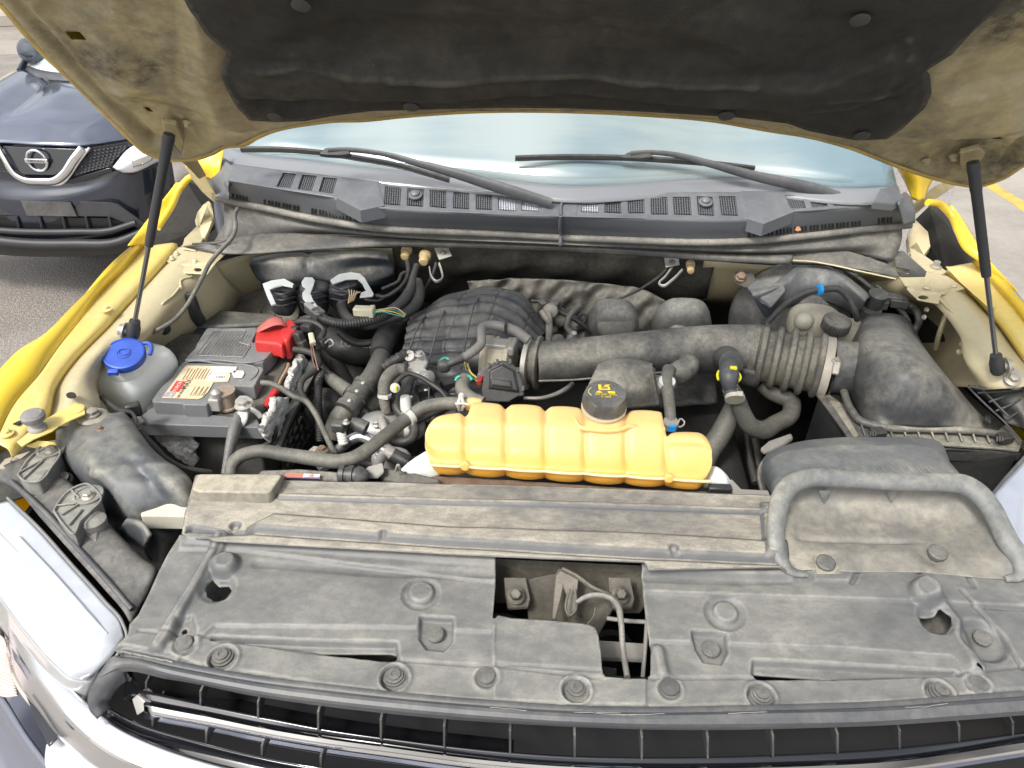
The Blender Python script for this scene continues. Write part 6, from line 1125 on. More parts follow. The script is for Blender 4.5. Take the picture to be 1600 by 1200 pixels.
# etched warning panel on the rear lid
el = slab('warning_panel', [(306, 555, BT+.0022), (334, 516, BT+.0022), (384, 516, BT+.0022), (374, 535, BT+.0022), (392, 540, BT+.0022), (380, 558, BT+.0022)], plain('etched field', (.17, .17, .165), .7, var=.3), bat, thick=.0008, bevel=0)
def sline(p, q, r=.0007, m=INKG): tube('print', [V3((*p, BT+.0032)), V3((*q, BT+.0032))], r, m, el, world=True, rpx=False, ns=4, straight=True)
for p, q in [((306, 555), (334, 516)), ((334, 516), (384, 516)), ((384, 516), (374, 535)), ((374, 535), (391, 540)), ((391, 540), (380, 558)), ((380, 558), (306, 555)), ((313, 553), (341, 518))]: sline(p, q)
rr = random.Random(5)
for i in range(11):
    for j in range(5):
        u0 = .22+i*.068; v0 = .05+j*.19; L_ = .10+rr.random()*.06
        g = lambda u, v: (306+(380-306)*u+28*v+4*u*v, 555+3*u-39*v+2*u*v)
        if u0 > .62 and v0 > .5 and u0 > .8: continue
        sline(g(u0, v0), g(u0, min(.97, v0+L_)), .0009 if (i+j) % 4 == 0 else .0006)
text('lettering', 'WARNING', V3((318, 545, BT+.0034)), V3((341, 518, 1))-V3((313, 553, 1)), np.array([-1, .0, 0]), .008, INKG, el)
# posts and clamps
tcv = thing('terminal_cover', 'red plastic cap over the rear battery terminal', 'terminal cover', V3((430, 520, BT)))
prismz('cover_box', [(397, 533), (400, 516), (412, 502), (428, 496), (440, 497), (442, 505), (452, 508), (448, 525), (440, 540), (432, 536)], BT+.028, BT-.01, PINK if False else RED, tcv, bevel=.005)
patch('cover_top', [[(402, 512, 1.10), (412, 503, 1.112), (430, 494, 1.118), (440, 496, 1.115), (443, 503, 1.108)], [(400, 520, 1.10), (412, 514, 1.115), (430, 507, 1.122), (442, 507, 1.118), (449, 510, 1.108)]], PINK, tcv, nu=14, seg=4, solid=.003)
prismz('cover_lobe', [(440, 508), (450, 497), (460, 500), (466, 514), (456, 522), (452, 530), (444, 532), (438, 524)], BT+.032, BT-.02, RED, tcv, bevel=.005)
slab('cover_tongue', [(426, 535, 1.09), (436, 520, 1.095), (440, 536, 1.08), (434, 545, 1.065)], RED, tcv, thick=.004, bevel=.001)
ntm = thing('battery_clamp', 'oxidised clamp with bolts on the front battery post', 'battery clamp', V3((355, 635, BT-.03)))
pz = BT-.030; pc_ = V3((356, 635, pz)); lathe('post', pc_, (0, 0, 1), [(.022, 0), (.022, .004), (.019, .006), (.0175, .034), (.021, .036), (.021, .040), (.001, .041)], dusty('oxidised post', (.26, .19, .15), (.36, .30, .22), .7, .3, 25, .75, bump=.4), ntm, n=28)
box('nut_block', V3((337, 630, pz+.022)), (.022, .02, .03), ALU, ntm, bevel=.003); lathe('stud', V3((338, 618, pz+.040)), (0, 0, 1), [(.009, -.01), (.010, 0), (.010, .008), (.006, .013), (.001, .015)], ALU, ntm, n=12); box('nut', V3((338, 636, pz+.008)), (.016, .014, .014), STEEL, ntm, bevel=.002)
slab('lug', [(366, 625, BT+.004), (374, 617, BT+.006), (386, 617, BT+.006), (395, 622, BT+.005), (398, 630, BT), (388, 640, BT-.002), (375, 642, BT-.002), (368, 634, BT)], ALU, ntm, thick=.012, bevel=.003)
bolt(V3((380, 634, BT+.004)), r=.010, mat=ALU, parent=ntm, h=.012); tube('lug_strap', [(384, 636, BT), (394, 640, BT-.002), (402, 645, BT-.01), (408, 652, BT-.02)], 5, ALU, ntm, flat=.6)
slab('lug_band', [(372, 640, BT), (388, 640, BT), (386, 652, BT-.01), (380, 662, BT-.02), (364, 660, BT-.02), (366, 650, BT-.01)], WTAPE, ntm, thick=.012, bevel=.004)
T_('ground_cable', 'black taped battery cable dropping in front of the battery', 'cable', dusty('taped cable', (.10, .105, .115), DUST, .4, .4, 12, .45), [(375, 650, 1.055), (368, 668, 1.05), (362, 690, 1.04), (357, 715, 1.02), (352, 742, 1.0)], [11.5, 13, 12, 10, 9], flat=.7)
T_('battery_lead', 'thin black lead looping right from the front battery post', 'cable', WIRE, [(408, 650, 1.055), (420, 655, 1.05), (430, 668, 1.04), (428, 685, 1.02), (415, 695, 1.0), (400, 702, .99)], 4)
prismz('hold_down', [(232, 664), (300, 668), (380, 676), (380, 668), (300, 660), (232, 655)], 1.012, 1.0, GREYD, bat, bevel=.002)
for x0, x1 in [(258, 298), (324, 356)]: prismz('tray_lip', [(x0, 662), (x1, 664), (x1, 668), (x0, 666)], 1.02, 1.008, COVER, bat, bevel=.001)
slv = thing('battery_sleeve', 'dark worn insulation sleeve with white fleece around the battery', 'insulation sleeve', V3((330, 700, .9)))
patch('front_panel', [[(224, 664, 1.0), (300, 672, 1.0), (370, 676, 1.0), (420, 672, 1.0)], [(232, 700, .93), (300, 712, .93), (370, 718, .93), (418, 705, .93)], [(240, 740, .86), (300, 750, .86), (370, 752, .86), (416, 745, .86)]], JACK, slv, nu=30, seg=6, solid=.006)
relief('torn_fleece', plane3(V3((232, 668, 1.005))+np.array([0, -.012, 0]), V3((310, 674, 1.005))+np.array([0, -.012, 0]), V3((260, 712, .93))+np.array([0, -.012, 0])), [(236, 671), (258, 670), (286, 672), (312, 672), (302, 684), (312, 694), (304, 705), (312, 716), (304, 727), (290, 722), (276, 714), (260, 698), (248, 690)], FOAM, slv, step=.002, thick=.004, wave=0, feats=[('noise', .012, .006, 31), ('noise', .005, .004, 32)])
relief('torn_fleece', plane3(V3((408, 690, 1.03)), V3((442, 640, 1.03)), V3((440, 690, .96))), [(402, 668), (418, 640), (424, 622), (442, 622), (443, 640), (436, 662), (430, 678), (424, 694), (414, 686)], FOAM, slv, step=.002, thick=.012, wave=0, feats=[('noise', .014, .012, 33), ('noise', .006, .006, 34)])
relief('torn_fleece', plane3(V3((440, 610, 1.04)), V3((470, 560, 1.04)), V3((475, 600, .98))), [(442, 608), (448, 590), (452, 574), (463, 560), (467, 552), (470, 562), (478, 572), (474, 590), (466, 600), (452, 616)], FOAM, slv, step=.002, thick=.012, wave=0, feats=[('noise', .014, .012, 35), ('noise', .006, .006, 36)])
rt = thing('red_terminal_bar', 'glossy red plastic bar beside the battery', 'plastic bar', V3((424, 625, 1.04))); tube('bar', [(415, 636, 1.045), (420, 628, 1.05), (428, 616, 1.05), (433, 610, 1.045)], [4.5, 3.5, 4, 5.5], RED, rt); tube('bar', [(413, 632, 1.04), (424, 614, 1.045), (430, 606, 1.04)], 2.2, RED, rt)
T_('copper_rod', 'tan rod leaning between the battery and the white fleece', 'rod', dusty('tan rod', (.45, .30, .16), (.3, .22, .14), .4, .2, 20, .5), [(434, 604, 1.045), (441, 590, 1.05), (449, 576, 1.055), (451, 570, 1.055)], [3, 3.2, 3.5, 4], flat=.7)
# battery tray grid on the engine side
tr = thing('battery_tray', 'black lattice-walled battery tray facing the engine', 'battery tray', V3((460, 680, .85)))
A0, A1, A2, A3 = V3((490, 560, 1.03)), V3((440, 690, 1.0)), V3((446, 745, .84)), V3((505, 640, .84))
for i in range(9):
    u = i/8; tube('tray_rib', [A0*(1-u)+A1*u, A3*(1-u)+A2*u], .004, BLKD, tr, world=True, rpx=False, ns=6, straight=True)
for j in range(6):
    u = j/5; tube('tray_rib', [A0*(1-u)+A3*u, A1*(1-u)+A2*u], .004, BLKD, tr, world=True, rpx=False, ns=6, straight=True)
slab('tray_edge', [(484, 560, 1.04), (498, 575, 1.03), (452, 660, 1.02), (438, 700, 1.0), (428, 700, 1.0), (444, 650, 1.02)], BLKD, tr, thick=.012, bevel=.002)
prismz('tray_block', [(315, 486), (350, 484), (432, 490), (432, 500), (400, 506), (325, 510), (300, 508), (286, 520), (256, 520), (282, 496)], 1.05, .9, BLKD, tr, bevel=.006)
slab('tray_wall', [(220, 520, 1.055), (236, 521, 1.055), (316, 521, 1.05), (306, 545, 1.045), (286, 560, 1.04), (260, 590, 1.0), (250, 560, 1.02), (222, 540, 1.04)], BLKD, tr, thick=.05, bevel=.004)
# ---- washer bottle
wsh = thing('washer_fluid_bottle', 'milky white washer fluid bottle with a blue flip cap', 'washer bottle', V3((205, 620, .9)))
WBA = axes((1, -.32, 0))
WC = V3((206, 600, 1.038))
GG = []
for zz, sx_, sy_, ox in [(-.17, .064, .066, .0), (-.10, .073, .072, .0), (.0, .080, .077, .0), (.045, .082, .078, 0), (.066, .075, .070, 0), (.080, .056, .052, -.006), (.086, .046, .044, -.012)]:
    GG.append(sq_ring(WC+np.array([ox, 0, zz]), WBA[0], WBA[1], sx_, sy_, 5. if zz < .07 else 3., 48))
loft('bottle', GG, HDPE, wsh, seg=5, auto=50)
lathe('neck', V3((195, 566, 1.128)), (.05, -.15, 1), [(.036, -.02), (.036, 0), (.037, .004), (.034, .006)], HDPE, wsh, n=32)
wc = V3((194, 553, 1.155)); wax = np.array([.1, -.35, 1]); wax /= np.linalg.norm(wax); wu = np.array([1, .12, 0.]); wu -= wax*(wu@wax); wu /= np.linalg.norm(wu)
def capm(a_, r, h, i): return r*(1+.05*max(0, math.cos(a_-math.pi))**6)
wcap = lathe('cap', wc, wax, [(.034, -.014), (.039, -.013), (.0405, -.002), (.039, .003), (.036, .004), (.035, .002), (.014, .002), (.0135, .0035), (.012, .0035), (.0115, .002), (.001, .002)], BLUE, wsh, n=48, mod=capm, xdir=wu, auto=30)
box('cap_tab', wc+wax*-.012+np.array([-.004, -.048, -.004]), (.020, .010, .012), BLUE, wcap, ax=axes(wu, wax), bevel=.002); tube('cap_strap', [wc+np.array([.02, .035, .004]), wc+np.array([.035, .035, .006]), wc+np.array([.046, .024, .002]), wc+np.array([.046, .01, -.006])], .004, BLUE, wcap, world=True, rpx=False)
tube('cap_symbol', [wc+wu*x*.011+np.cross(wax, wu)*y*.011+wax*.004 for x, y in [(-1, .6), (0, 1), (1, .6), (.6, -.4), (-.6, -.4), (-1, .6)]], .0008, BLUE, wcap, world=True, rpx=False, ns=6)
T_('washer_tube', 'thin dark hose running along the grey support beside the washer bottle', 'hose', HOSED, [(158, 620, 1.11), (172, 632, 1.11), (188, 642, 1.11), (206, 645, 1.12), (212, 655, 1.12), (213, 668, 1.12), (225, 682, 1.10), (240, 698, 1.08), (258, 715, 1.06), (285, 730, 1.04), (310, 736, 1.03), (330, 738, 1.02)], [3.5, 4, 4.5, 3, 3, 4, 5, 5.5, 4.5, 4, 5, 4])
o = box('tube_clip', V3((208, 640, 1.10)), (.018, .03, .03), BLK, None, ax=axes((.5, -.8, 0)), bevel=.005); tag(o, 'black clip holding the thin hose below the washer bottle', 'clip')
o = tube('tape_tab', [(193, 683, 1.13), (206, 675, 1.13), (220, 672, 1.125)], 4, BLKD, None, flat=.3); tag(o, 'black tape tab stuck on the dusty grey support', 'tape')
def blob(name, c, r, mat, parent=None, e=2.5, ax=None, n=40, m=24, fn=None):
    A = np.eye(3) if ax is None else np.array(ax, float); sg = lambda v, p: np.sign(v)*np.abs(v)**p
    G = []
    for ph in np.linspace(-math.pi/2, math.pi/2, m):
        row = []
        for th in np.linspace(0, 2*math.pi, n, endpoint=False):
            q = np.array([r[0]*sg(math.cos(ph), 2/e)*sg(math.cos(th), 2/e), r[1]*sg(math.cos(ph), 2/e)*sg(math.sin(th), 2/e), r[2]*sg(math.sin(ph), 2/e)])
            if fn: q = fn(q)
            row.append(np.array(c)+q@A)
        G.append(row)
    return mesh(name, np.array(G), grid_faces(m, n, True), mat, parent)
RESM = dusty('resonator plastic', (.06, .061, .06), (.34, .33, .285), .75, .6, 8, .5, lo=.3, hi=.65)
def shear(q): return np.array([q[0]*(1-.25*max(0, q[2])/.06), q[1]*(1-.2*max(0, q[2])/.06), q[2]])
for nm, lb, px, r, mt in [('resonator', 'dusty grey rounded resonator with a dark dished face, left one of the pair', (957, 508, 1.055), (.066, .046, .074), RESM), ('resonator', 'dusty grey rounded resonator with a knob on its face, right one of the pair', (1066, 505, 1.055), (.072, .046, .070), RESM)]:
    c = V3(px); t = thing(nm, lb, 'resonator', c, 'resonator chambers standing behind the intake tube')
    blob('chamber', c, r, mt, t, e=3.4, ax=axes((1, 0, 0), (0, -.35, 1)), fn=shear)
    if px[0] < 1000:
        blob('dished_face', c+np.array([.004, -.046, .022]), (.046, .012, .032), GREYD, t, e=2.2, ax=axes((1, 0, 0), (0, .5, .85)))
    else:
        lathe('knob', c+np.array([-.018, -.055, .002]), (0, -.6, .75), [(.026, -.02), (.026, 0), (.021, .010), (.010, .014), (.001, .015)], RESM, t, n=28)
# ---- air filter box
ab = thing('air_filter_box', 'large dusty black air filter box with a domed lid at the right', 'air filter box', V3((1450, 640, .95)))
patch('lid', [[(1326, 530, 1.02), (1338, 505, 1.07), (1358, 491, 1.11), (1385, 489, 1.13), (1412, 494, 1.12), (1428, 510, 1.09), (1434, 540, 1.03)], [(1322, 560, 1.03), (1336, 530, 1.10), (1356, 512, 1.145), (1385, 508, 1.16), (1416, 514, 1.145), (1440, 536, 1.10), (1458, 570, 1.03)],
    [(1320, 600, 1.03), (1338, 565, 1.115), (1362, 548, 1.155), (1400, 545, 1.17), (1440, 552, 1.155), (1470, 576, 1.10), (1494, 604, 1.03)], [(1338, 640, 1.03), (1356, 605, 1.10), (1384, 590, 1.135), (1420, 588, 1.15), (1468, 596, 1.135), (1500, 614, 1.09), (1522, 636, 1.03)],
    [(1352, 662, 1.03), (1370, 640, 1.07), (1392, 634, 1.09), (1430, 634, 1.10), (1484, 638, 1.095), (1520, 648, 1.07), (1544, 660, 1.03)], [(1360, 674, 1.03), (1378, 668, 1.045), (1398, 666, 1.05), (1436, 667, 1.055), (1490, 668, 1.052), (1530, 672, 1.045), (1556, 680, 1.03)]],
    dusty('air box lid', (.024, .029, .037), (.34, .325, .27), .75, .5, 4, .34, lo=.42, hi=.64, speck=.3), ab, nu=80, seg=14, solid=.003)
n0, n1 = V3((1296, 573, 1.072)), V3((1395, 580, 1.08)); nd_ = (n1-n0)/np.linalg.norm(n1-n0)
loft('inlet_neck', [circ(n0, nd_, .058, 40), circ(n0+(n1-n0)*.35, nd_, .058, 40), circ(n0+(n1-n0)*.7, nd_, .062, 40), circ(n1, nd_, .072, 40)], bpy.data.materials['air box lid'], ab)
lathe('neck_lip', n0-nd_*.004, nd_, [(.055, 0), (.0635, .001), (.0635, .006), (.058, .008)], GLOSSB, ab, n=44)
slab('flange', [(1276, 616, 1.03), (1296, 616, 1.03), (1330, 640, 1.03), (1350, 660, 1.03), (1372, 668, 1.03), (1556, 676, 1.03), (1572, 660, 1.03), (1588, 676, 1.03), (1598, 690, 1.03), (1592, 704, 1.03), (1560, 700, 1.03), (1326, 686, 1.03), (1318, 672, 1.03)], TUBEM, ab, thick=.006, bevel=.0015)
for k in range(10):
    x = 1350+k*21.5; a_ = V3((x-4, 664+k*.9, 1.046)); b_ = V3((x+3, 684+k*.9, 1.034)); tube('rib', [a_, (a_+b_)/2+np.array([0, 0, .0]), b_], .0022, TUBEM, ab, world=True, rpx=False, ns=6)
tube('front_bead', [(1318, 610, 1.045), (1330, 640, 1.045), (1346, 658, 1.045), (1372, 666, 1.045), (1450, 670, 1.045), (1540, 675, 1.045), (1566, 680, 1.04)], 6, TUBEM, ab)
for x, y in ((1372, 676), (1570, 684)):
    box('lid_latch', V3((x, y, 1.045)), (.028, .022, .014), BLK, ab, ax=axes((1, .25, 0)), bevel=.002); 
    for k in range(3): box('latch_tooth', V3((x-12+k*4, y+2, 1.056)), (.003, .016, .004), BLKD, ab, ax=axes((1, -.4, 0)), bevel=.0005)
prism('lower_case', [V3(p) for p in [(1278, 622, 1.02), (1322, 676, 1.02), (1330, 690, 1.02), (1592, 708, 1.02), (1600, 690, 1.02), (1500, 600, 1.02), (1330, 560, 1.02)]], [np.array([V3(p)[0]*.97+.012, V3(p)[1], .80]) for p in [(1278, 622, 1.02), (1322, 676, 1.02), (1330, 690, 1.02), (1592, 708, 1.02), (1600, 690, 1.02), (1500, 600, 1.02), (1330, 560, 1.02)]], BLK, ab, world=True, bevel=.004)
slab('case_band', [(1462, 706, 1.02), (1596, 708, 1.02), (1592, 716, 1.0), (1560, 722, .99), (1464, 716, 1.0)], BLKD, ab, thick=.004, bevel=.001)
slab('case_web', [(1296, 626, 1.032), (1312, 628, 1.032), (1342, 680, 1.032), (1336, 684, 1.032)], dusty('case web', (.05, .055, .06), (.36, .33, .26), .9, .5, 9, .5), ab, thick=.004, bevel=.001)
lathe('lid_pad', V3((1362, 544, 1.152)), (0, -.25, 1), [(.011, -.002), (.011, .001), (.009, .002), (.001, .002)], TUBEM, ab, n=20)
# ---- brake booster, its black bridge and the fluid reservoir
bb = thing('brake_booster', 'round black brake booster half hidden behind the bellows', 'brake booster', V3((1235, 500, 1.0)))
lathe('drum', V3((1240, 520, 1.02))+np.array([0, .05, 0]), (-.1, -1, .25), [(.13, -.08), (.145, -.04), (.150, 0), (.145, .012), (.125, .025), (.12, .03), (.09, .05), (.04, .055), (.001, .055)], dusty('booster black', (.03, .032, .035), DUST, .5, .4, 8, .35), bb, n=60)
br = thing('wiring_bridge', 'dusty blue-black plastic bridge arching over the brake booster', 'cable bridge', V3((1270, 450, 1.1)))
BRG = dusty('bridge plastic', (.05, .062, .08), (.33, .315, .26), .5, .6, 7, .42)
patch('arch', [[(1170, 448, 1.14), (1200, 446, 1.15), (1226, 430, 1.16), (1246, 416, 1.165), (1285, 413, 1.165), (1312, 424, 1.165), (1340, 444, 1.16), (1362, 462, 1.15)], [(1176, 462, 1.14), (1204, 452, 1.155), (1232, 440, 1.165), (1252, 424, 1.17), (1285, 422, 1.17), (1306, 432, 1.17), (1332, 452, 1.165), (1352, 470, 1.155)],
    [(1184, 478, 1.11), (1208, 470, 1.12), (1236, 462, 1.13), (1256, 450, 1.14), (1284, 448, 1.14), (1304, 455, 1.14), (1326, 470, 1.13), (1344, 484, 1.12)], [(1196, 496, 1.07), (1214, 486, 1.08), (1238, 478, 1.09), (1258, 470, 1.10), (1284, 470, 1.10), (1304, 476, 1.10), (1324, 486, 1.09), (1338, 496, 1.08)]], BRG, br, nu=60, seg=8, solid=.004)
slab('bridge_arm', [(1168, 448, 1.145), (1180, 438, 1.15), (1225, 442, 1.165), (1228, 452, 1.16), (1205, 478, 1.13), (1192, 470, 1.13)], BRG, br, thick=.01, bevel=.004)
slab('bridge_ear', [(1146, 432, 1.14), (1150, 424, 1.145), (1165, 422, 1.15), (1178, 428, 1.15), (1182, 440, 1.15), (1176, 450, 1.14), (1160, 446, 1.135), (1148, 440, 1.135)], TAUPE, br, thick=.006, bevel=.002)
bolt(V3((1157, 434, 1.148)), axis=(0, -.5, .85), r=.010, mat=RUST, parent=br, washer=1.3, h=.012)
T_('vacuum_hose', 'thin black hose with the blue collar looping over the cable bridge', 'hose', HOSED, [(1196, 508, 1.13), (1212, 490, 1.15), (1238, 468, 1.165), (1264, 456, 1.18), (1290, 452, 1.185), (1310, 452, 1.185), (1324, 464, 1.17), (1336, 488, 1.14), (1340, 500, 1.12)], [4, 4.2, 4.5, 5, 5.5, 5.5, 5, 5, 5])
c = V3((1281, 453, 1.186)); o = lathe('hose_collar', c-np.array([.005, 0, 0]), (1, .2, 0), [(.007, 0), (.0125, .001), (.0125, .009), (.007, .010)], CYAN, None, n=24); tag(o, 'bright blue collar on the thin black hose over the bridge', 'clip')
T_('ribbed_conduit', 'ribbed black conduit following the right edge of the cowl flap', 'conduit', WIRE, [(1238, 410, 1.18), (1262, 411, 1.178), (1300, 414, 1.175), (1335, 430, 1.165), (1362, 450, 1.155), (1386, 466, 1.145)], 3.4, rib=(.006, .12))
rsv = thing('brake_fluid_reservoir', 'cream brake fluid reservoir with a knurled dark cap', 'fluid reservoir', V3((1285, 515, 1.05)))
RES = dusty('reservoir plastic', (.52, .49, .38), (.33, .30, .24), .6, .4, 9, .5)
blob('bottle', V3((1272, 506, 1.08)), (.062, .05, .042), RES, rsv, e=2.8, ax=axes((1, -.15, 0)))
blob('bottle_step', V3((1318, 528, 1.06)), (.055, .045, .045), RES, rsv, e=2.8, ax=axes((1, -.15, 0))); blob('bottle_bump', V3((1256, 502, 1.105)), (.022, .02, .022), RES, rsv, e=2.2)
def knurl(a_, r, h, i): return r*(1+(.035*math.cos(a_*30) if 1 <= i <= 3 else 0))
lathe('cap', V3((1306, 508, 1.115)), (.03, -.15, 1), [(.028, -.012), (.031, -.010), (.031, .012), (.029, .016), (.024, .018), (.001, .019)], dusty('knurled cap', (.04, .04, .04), DUST, .55, .6, 18, .5), rsv, n=150, mod=knurl, auto=50)
# connectors at the right rear
rc = thing('wiring_connectors', 'black connector cluster with bent cables behind the air filter box', 'wiring connector', V3((1390, 470, 1.13)))
lathe('round_plug', V3((1371, 464, 1.15)), (0, -.2, 1), [(.018, -.05), (.020, 0), (.022, .002), (.022, .010), (.016, .012), (.001, .012)], BLKD, rc, n=24); lathe('round_plug', V3((1362, 482, 1.12)), (0, -.2, 1), [(.024, -.06), (.024, 0), (.001, .001)], BLKD, rc, n=24)
for p, s in [((1392, 466, 1.14), (.05, .03, .018)), ((1404, 472, 1.135), (.04, .03, .02)), ((1376, 474, 1.13), (.03, .03, .02))]: box('plug', V3(p), s, BLKD, rc, ax=axes((1, -.2, 0)), bevel=.002)
tube('cable', [(1412, 474, 1.13), (1426, 480, 1.125), (1434, 492, 1.12), (1436, 502, 1.11), (1430, 514, 1.10), (1426, 530, 1.05)], 5.5, HOSED, rc); tube('cable', [(1400, 478, 1.12), (1412, 490, 1.11), (1420, 505, 1.10)], 4.5, HOSED, rc); tube('cable', [(1386, 462, 1.15), (1378, 452, 1.155), (1368, 446, 1.16)], 3, WIRE, rc)
for p in [(1448, 484), (1444, 496)]: bolt(V3((*p, 1.13)), axis=(-.8, -.3, .3), r=.004, parent=ap2, washer=1.6, h=.004)
for p in [(1510, 522), (1504, 538), (1499, 550)]: bolt(V3((*p, 1.11)), axis=(-.7, -.3, .5), r=.005, mat=BEIGE, parent=ap2, washer=1.4, h=.004)
slab('apron_clip', [(1504, 558, 1.09), (1518, 560, 1.09), (1526, 568, 1.09), (1512, 578, 1.07), (1506, 592, 1.05), (1498, 586, 1.05), (1504, 572, 1.07)], dusty('olive clip', (.30, .28, .18), DUST, .4, .3, 14, .5), ap2, thick=.008, bevel=.002)
# ---- right hand support with webs under the strut
rs = thing('ribbed_support', 'ribbed black plastic support bolted below the right strut', 'support bracket', V3((1570, 620, 1.1)))
patch('plate', [[(1512, 602, 1.10), (1545, 606, 1.115), (1572, 596, 1.13), (1605, 588, 1.14), (1660, 600, 1.14)], [(1535, 620, 1.07), (1560, 622, 1.085), (1585, 615, 1.10), (1610, 610, 1.11), (1660, 620, 1.11)], [(1560, 640, 1.05), (1580, 645, 1.06), (1600, 650, 1.07), (1630, 650, 1.07), (1670, 660, 1.07)], [(1572, 660, 1.04), (1592, 668, 1.04), (1620, 690, 1.04), (1640, 700, 1.04), (1680, 710, 1.04)]], BLKD, rs, nu=30, seg=5)
for L in [[(1515, 604, 1.108), (1545, 608, 1.12), (1575, 600, 1.137), (1600, 602, 1.137)], [(1528, 614, 1.095), (1560, 612, 1.11), (1600, 608, 1.12)], [(1545, 628, 1.085), (1575, 618, 1.10), (1605, 610, 1.11)], [(1556, 642, 1.07), (1580, 632, 1.085), (1605, 618, 1.095)], [(1572, 656, 1.06), (1590, 644, 1.07), (1610, 625, 1.085)], [(1530, 604, 1.11), (1550, 624, 1.09), (1575, 650, 1.07)], [(1512, 604, 1.10), (1540, 632, 1.075), (1572, 662, 1.05), (1596, 690, 1.045)]]:
    tube('web', L, 1.7, SURR, rs)
lathe('washer', V3((1582, 594, 1.145)), (-.1, -.45, .9), [(.001, 0), (.022, .0), (.023, .008), (.020, .010), (.016, .010), (.012, .012), (.001, .012)], dusty('alloy washer', (.38, .37, .34), DUST, .4, .3, 12, .5), rs, n=28); bolt(V3((1582, 593, 1.157)), axis=(-.1, -.45, .9), r=.009, parent=rs, h=.012)
for k in range(3): box('screw_mark', V3((1540+k*3, 654+k*2, 1.065)), (.004, .02, .008), BLK, rs, ax=axes((1, -.5, 0)), bevel=.001)
fh = patch('headlight', [[(1552, 772, 1.07), (1575, 745, 1.08), (1605, 712, 1.09), (1660, 650, 1.10)], [(1562, 800, 1.06), (1590, 790, 1.08), (1640, 760, 1.09), (1700, 720, 1.10)], [(1575, 860, 1.04), (1600, 860, 1.05), (1660, 840, 1.06), (1720, 820, 1.07)], [(1590, 905, 1.02), (1620, 910, 1.03), (1680, 910, 1.04), (1760, 900, 1.04)]], plain('grey lamp lens', (.48, .52, .60), .15, .2, coat=1.), truck, nu=24, seg=6, solid=.004)
tube('lens_rim', [(1548, 775, 1.072), (1573, 745, 1.084), (1603, 712, 1.094), (1655, 648, 1.105)], 2.5, SURR, fh)
# ---- rubber air scoop on the right
sc_ = thing('air_scoop', 'wide dusty rubber air scoop with a rolled rim at the front right', 'air scoop', V3((1390, 800, 1.1)))
patch('crown', [[(1190, 748, 1.06), (1187, 728, 1.08), (1196, 712, 1.10), (1215, 700, 1.11), (1240, 692, 1.115), (1300, 684, 1.118), (1380, 683, 1.118), (1448, 685, 1.115), (1470, 692, 1.11), (1482, 715, 1.09)], [(1196, 756, 1.08), (1196, 730, 1.11), (1206, 716, 1.13), (1226, 706, 1.14), (1250, 702, 1.145), (1305, 696, 1.148), (1380, 696, 1.148), (1446, 698, 1.145), (1470, 706, 1.135), (1484, 722, 1.11)],
    [(1202, 768, 1.09), (1204, 742, 1.125), (1214, 730, 1.14), (1232, 722, 1.15), (1256, 718, 1.155), (1310, 716, 1.158), (1380, 716, 1.158), (1446, 720, 1.155), (1476, 724, 1.148), (1498, 738, 1.13)], [(1208, 780, 1.10), (1208, 756, 1.135), (1216, 744, 1.145), (1236, 734, 1.152), (1262, 728, 1.156), (1310, 724, 1.158), (1380, 725, 1.158), (1446, 730, 1.156), (1480, 736, 1.15), (1506, 748, 1.14)],
    [(1214, 792, 1.11), (1214, 768, 1.14), (1222, 755, 1.15), (1242, 744, 1.156), (1266, 740, 1.158), (1310, 738, 1.16), (1380, 740, 1.16), (1446, 744, 1.158), (1484, 748, 1.155), (1516, 758, 1.15)]], SCOOP, sc_, nu=110, seg=8, solid=.004, smooth_rows=False, auto=25)
for k in range(14): tube('mould_rib', [(1264+k*14, 727+k*.25, 1.160), (1272+k*14, 735+k*.25, 1.159)], 1.0, SCOOP, sc_)
rimpts = [(1218, 868, 1.125), (1212, 840, 1.14), (1214, 806, 1.155), (1222, 776, 1.165), (1236, 758, 1.17), (1262, 748, 1.172), (1320, 748, 1.172), (1380, 752, 1.172), (1440, 754, 1.172), (1480, 754, 1.172), (1508, 758, 1.17), (1530, 772, 1.168), (1548, 794, 1.16), (1562, 820, 1.15), (1576, 848, 1.14), (1590, 868, 1.13)]
tube('rolled_rim', [(1262, 898, 1.112), (1240, 894, 1.113), (1226, 884, 1.118)]+rimpts+[(1596, 886, 1.122), (1592, 900, 1.116), (1570, 905, 1.113)], [4, 6, 9, 10.5, 11.5, 12, 12.5, 12, 11, 10.5, 10.5, 10.5, 11, 12, 12, 11.5, 11.5, 12, 12, 10, 7, 4], SCOOP, sc_, ns=24, flat=1.35)
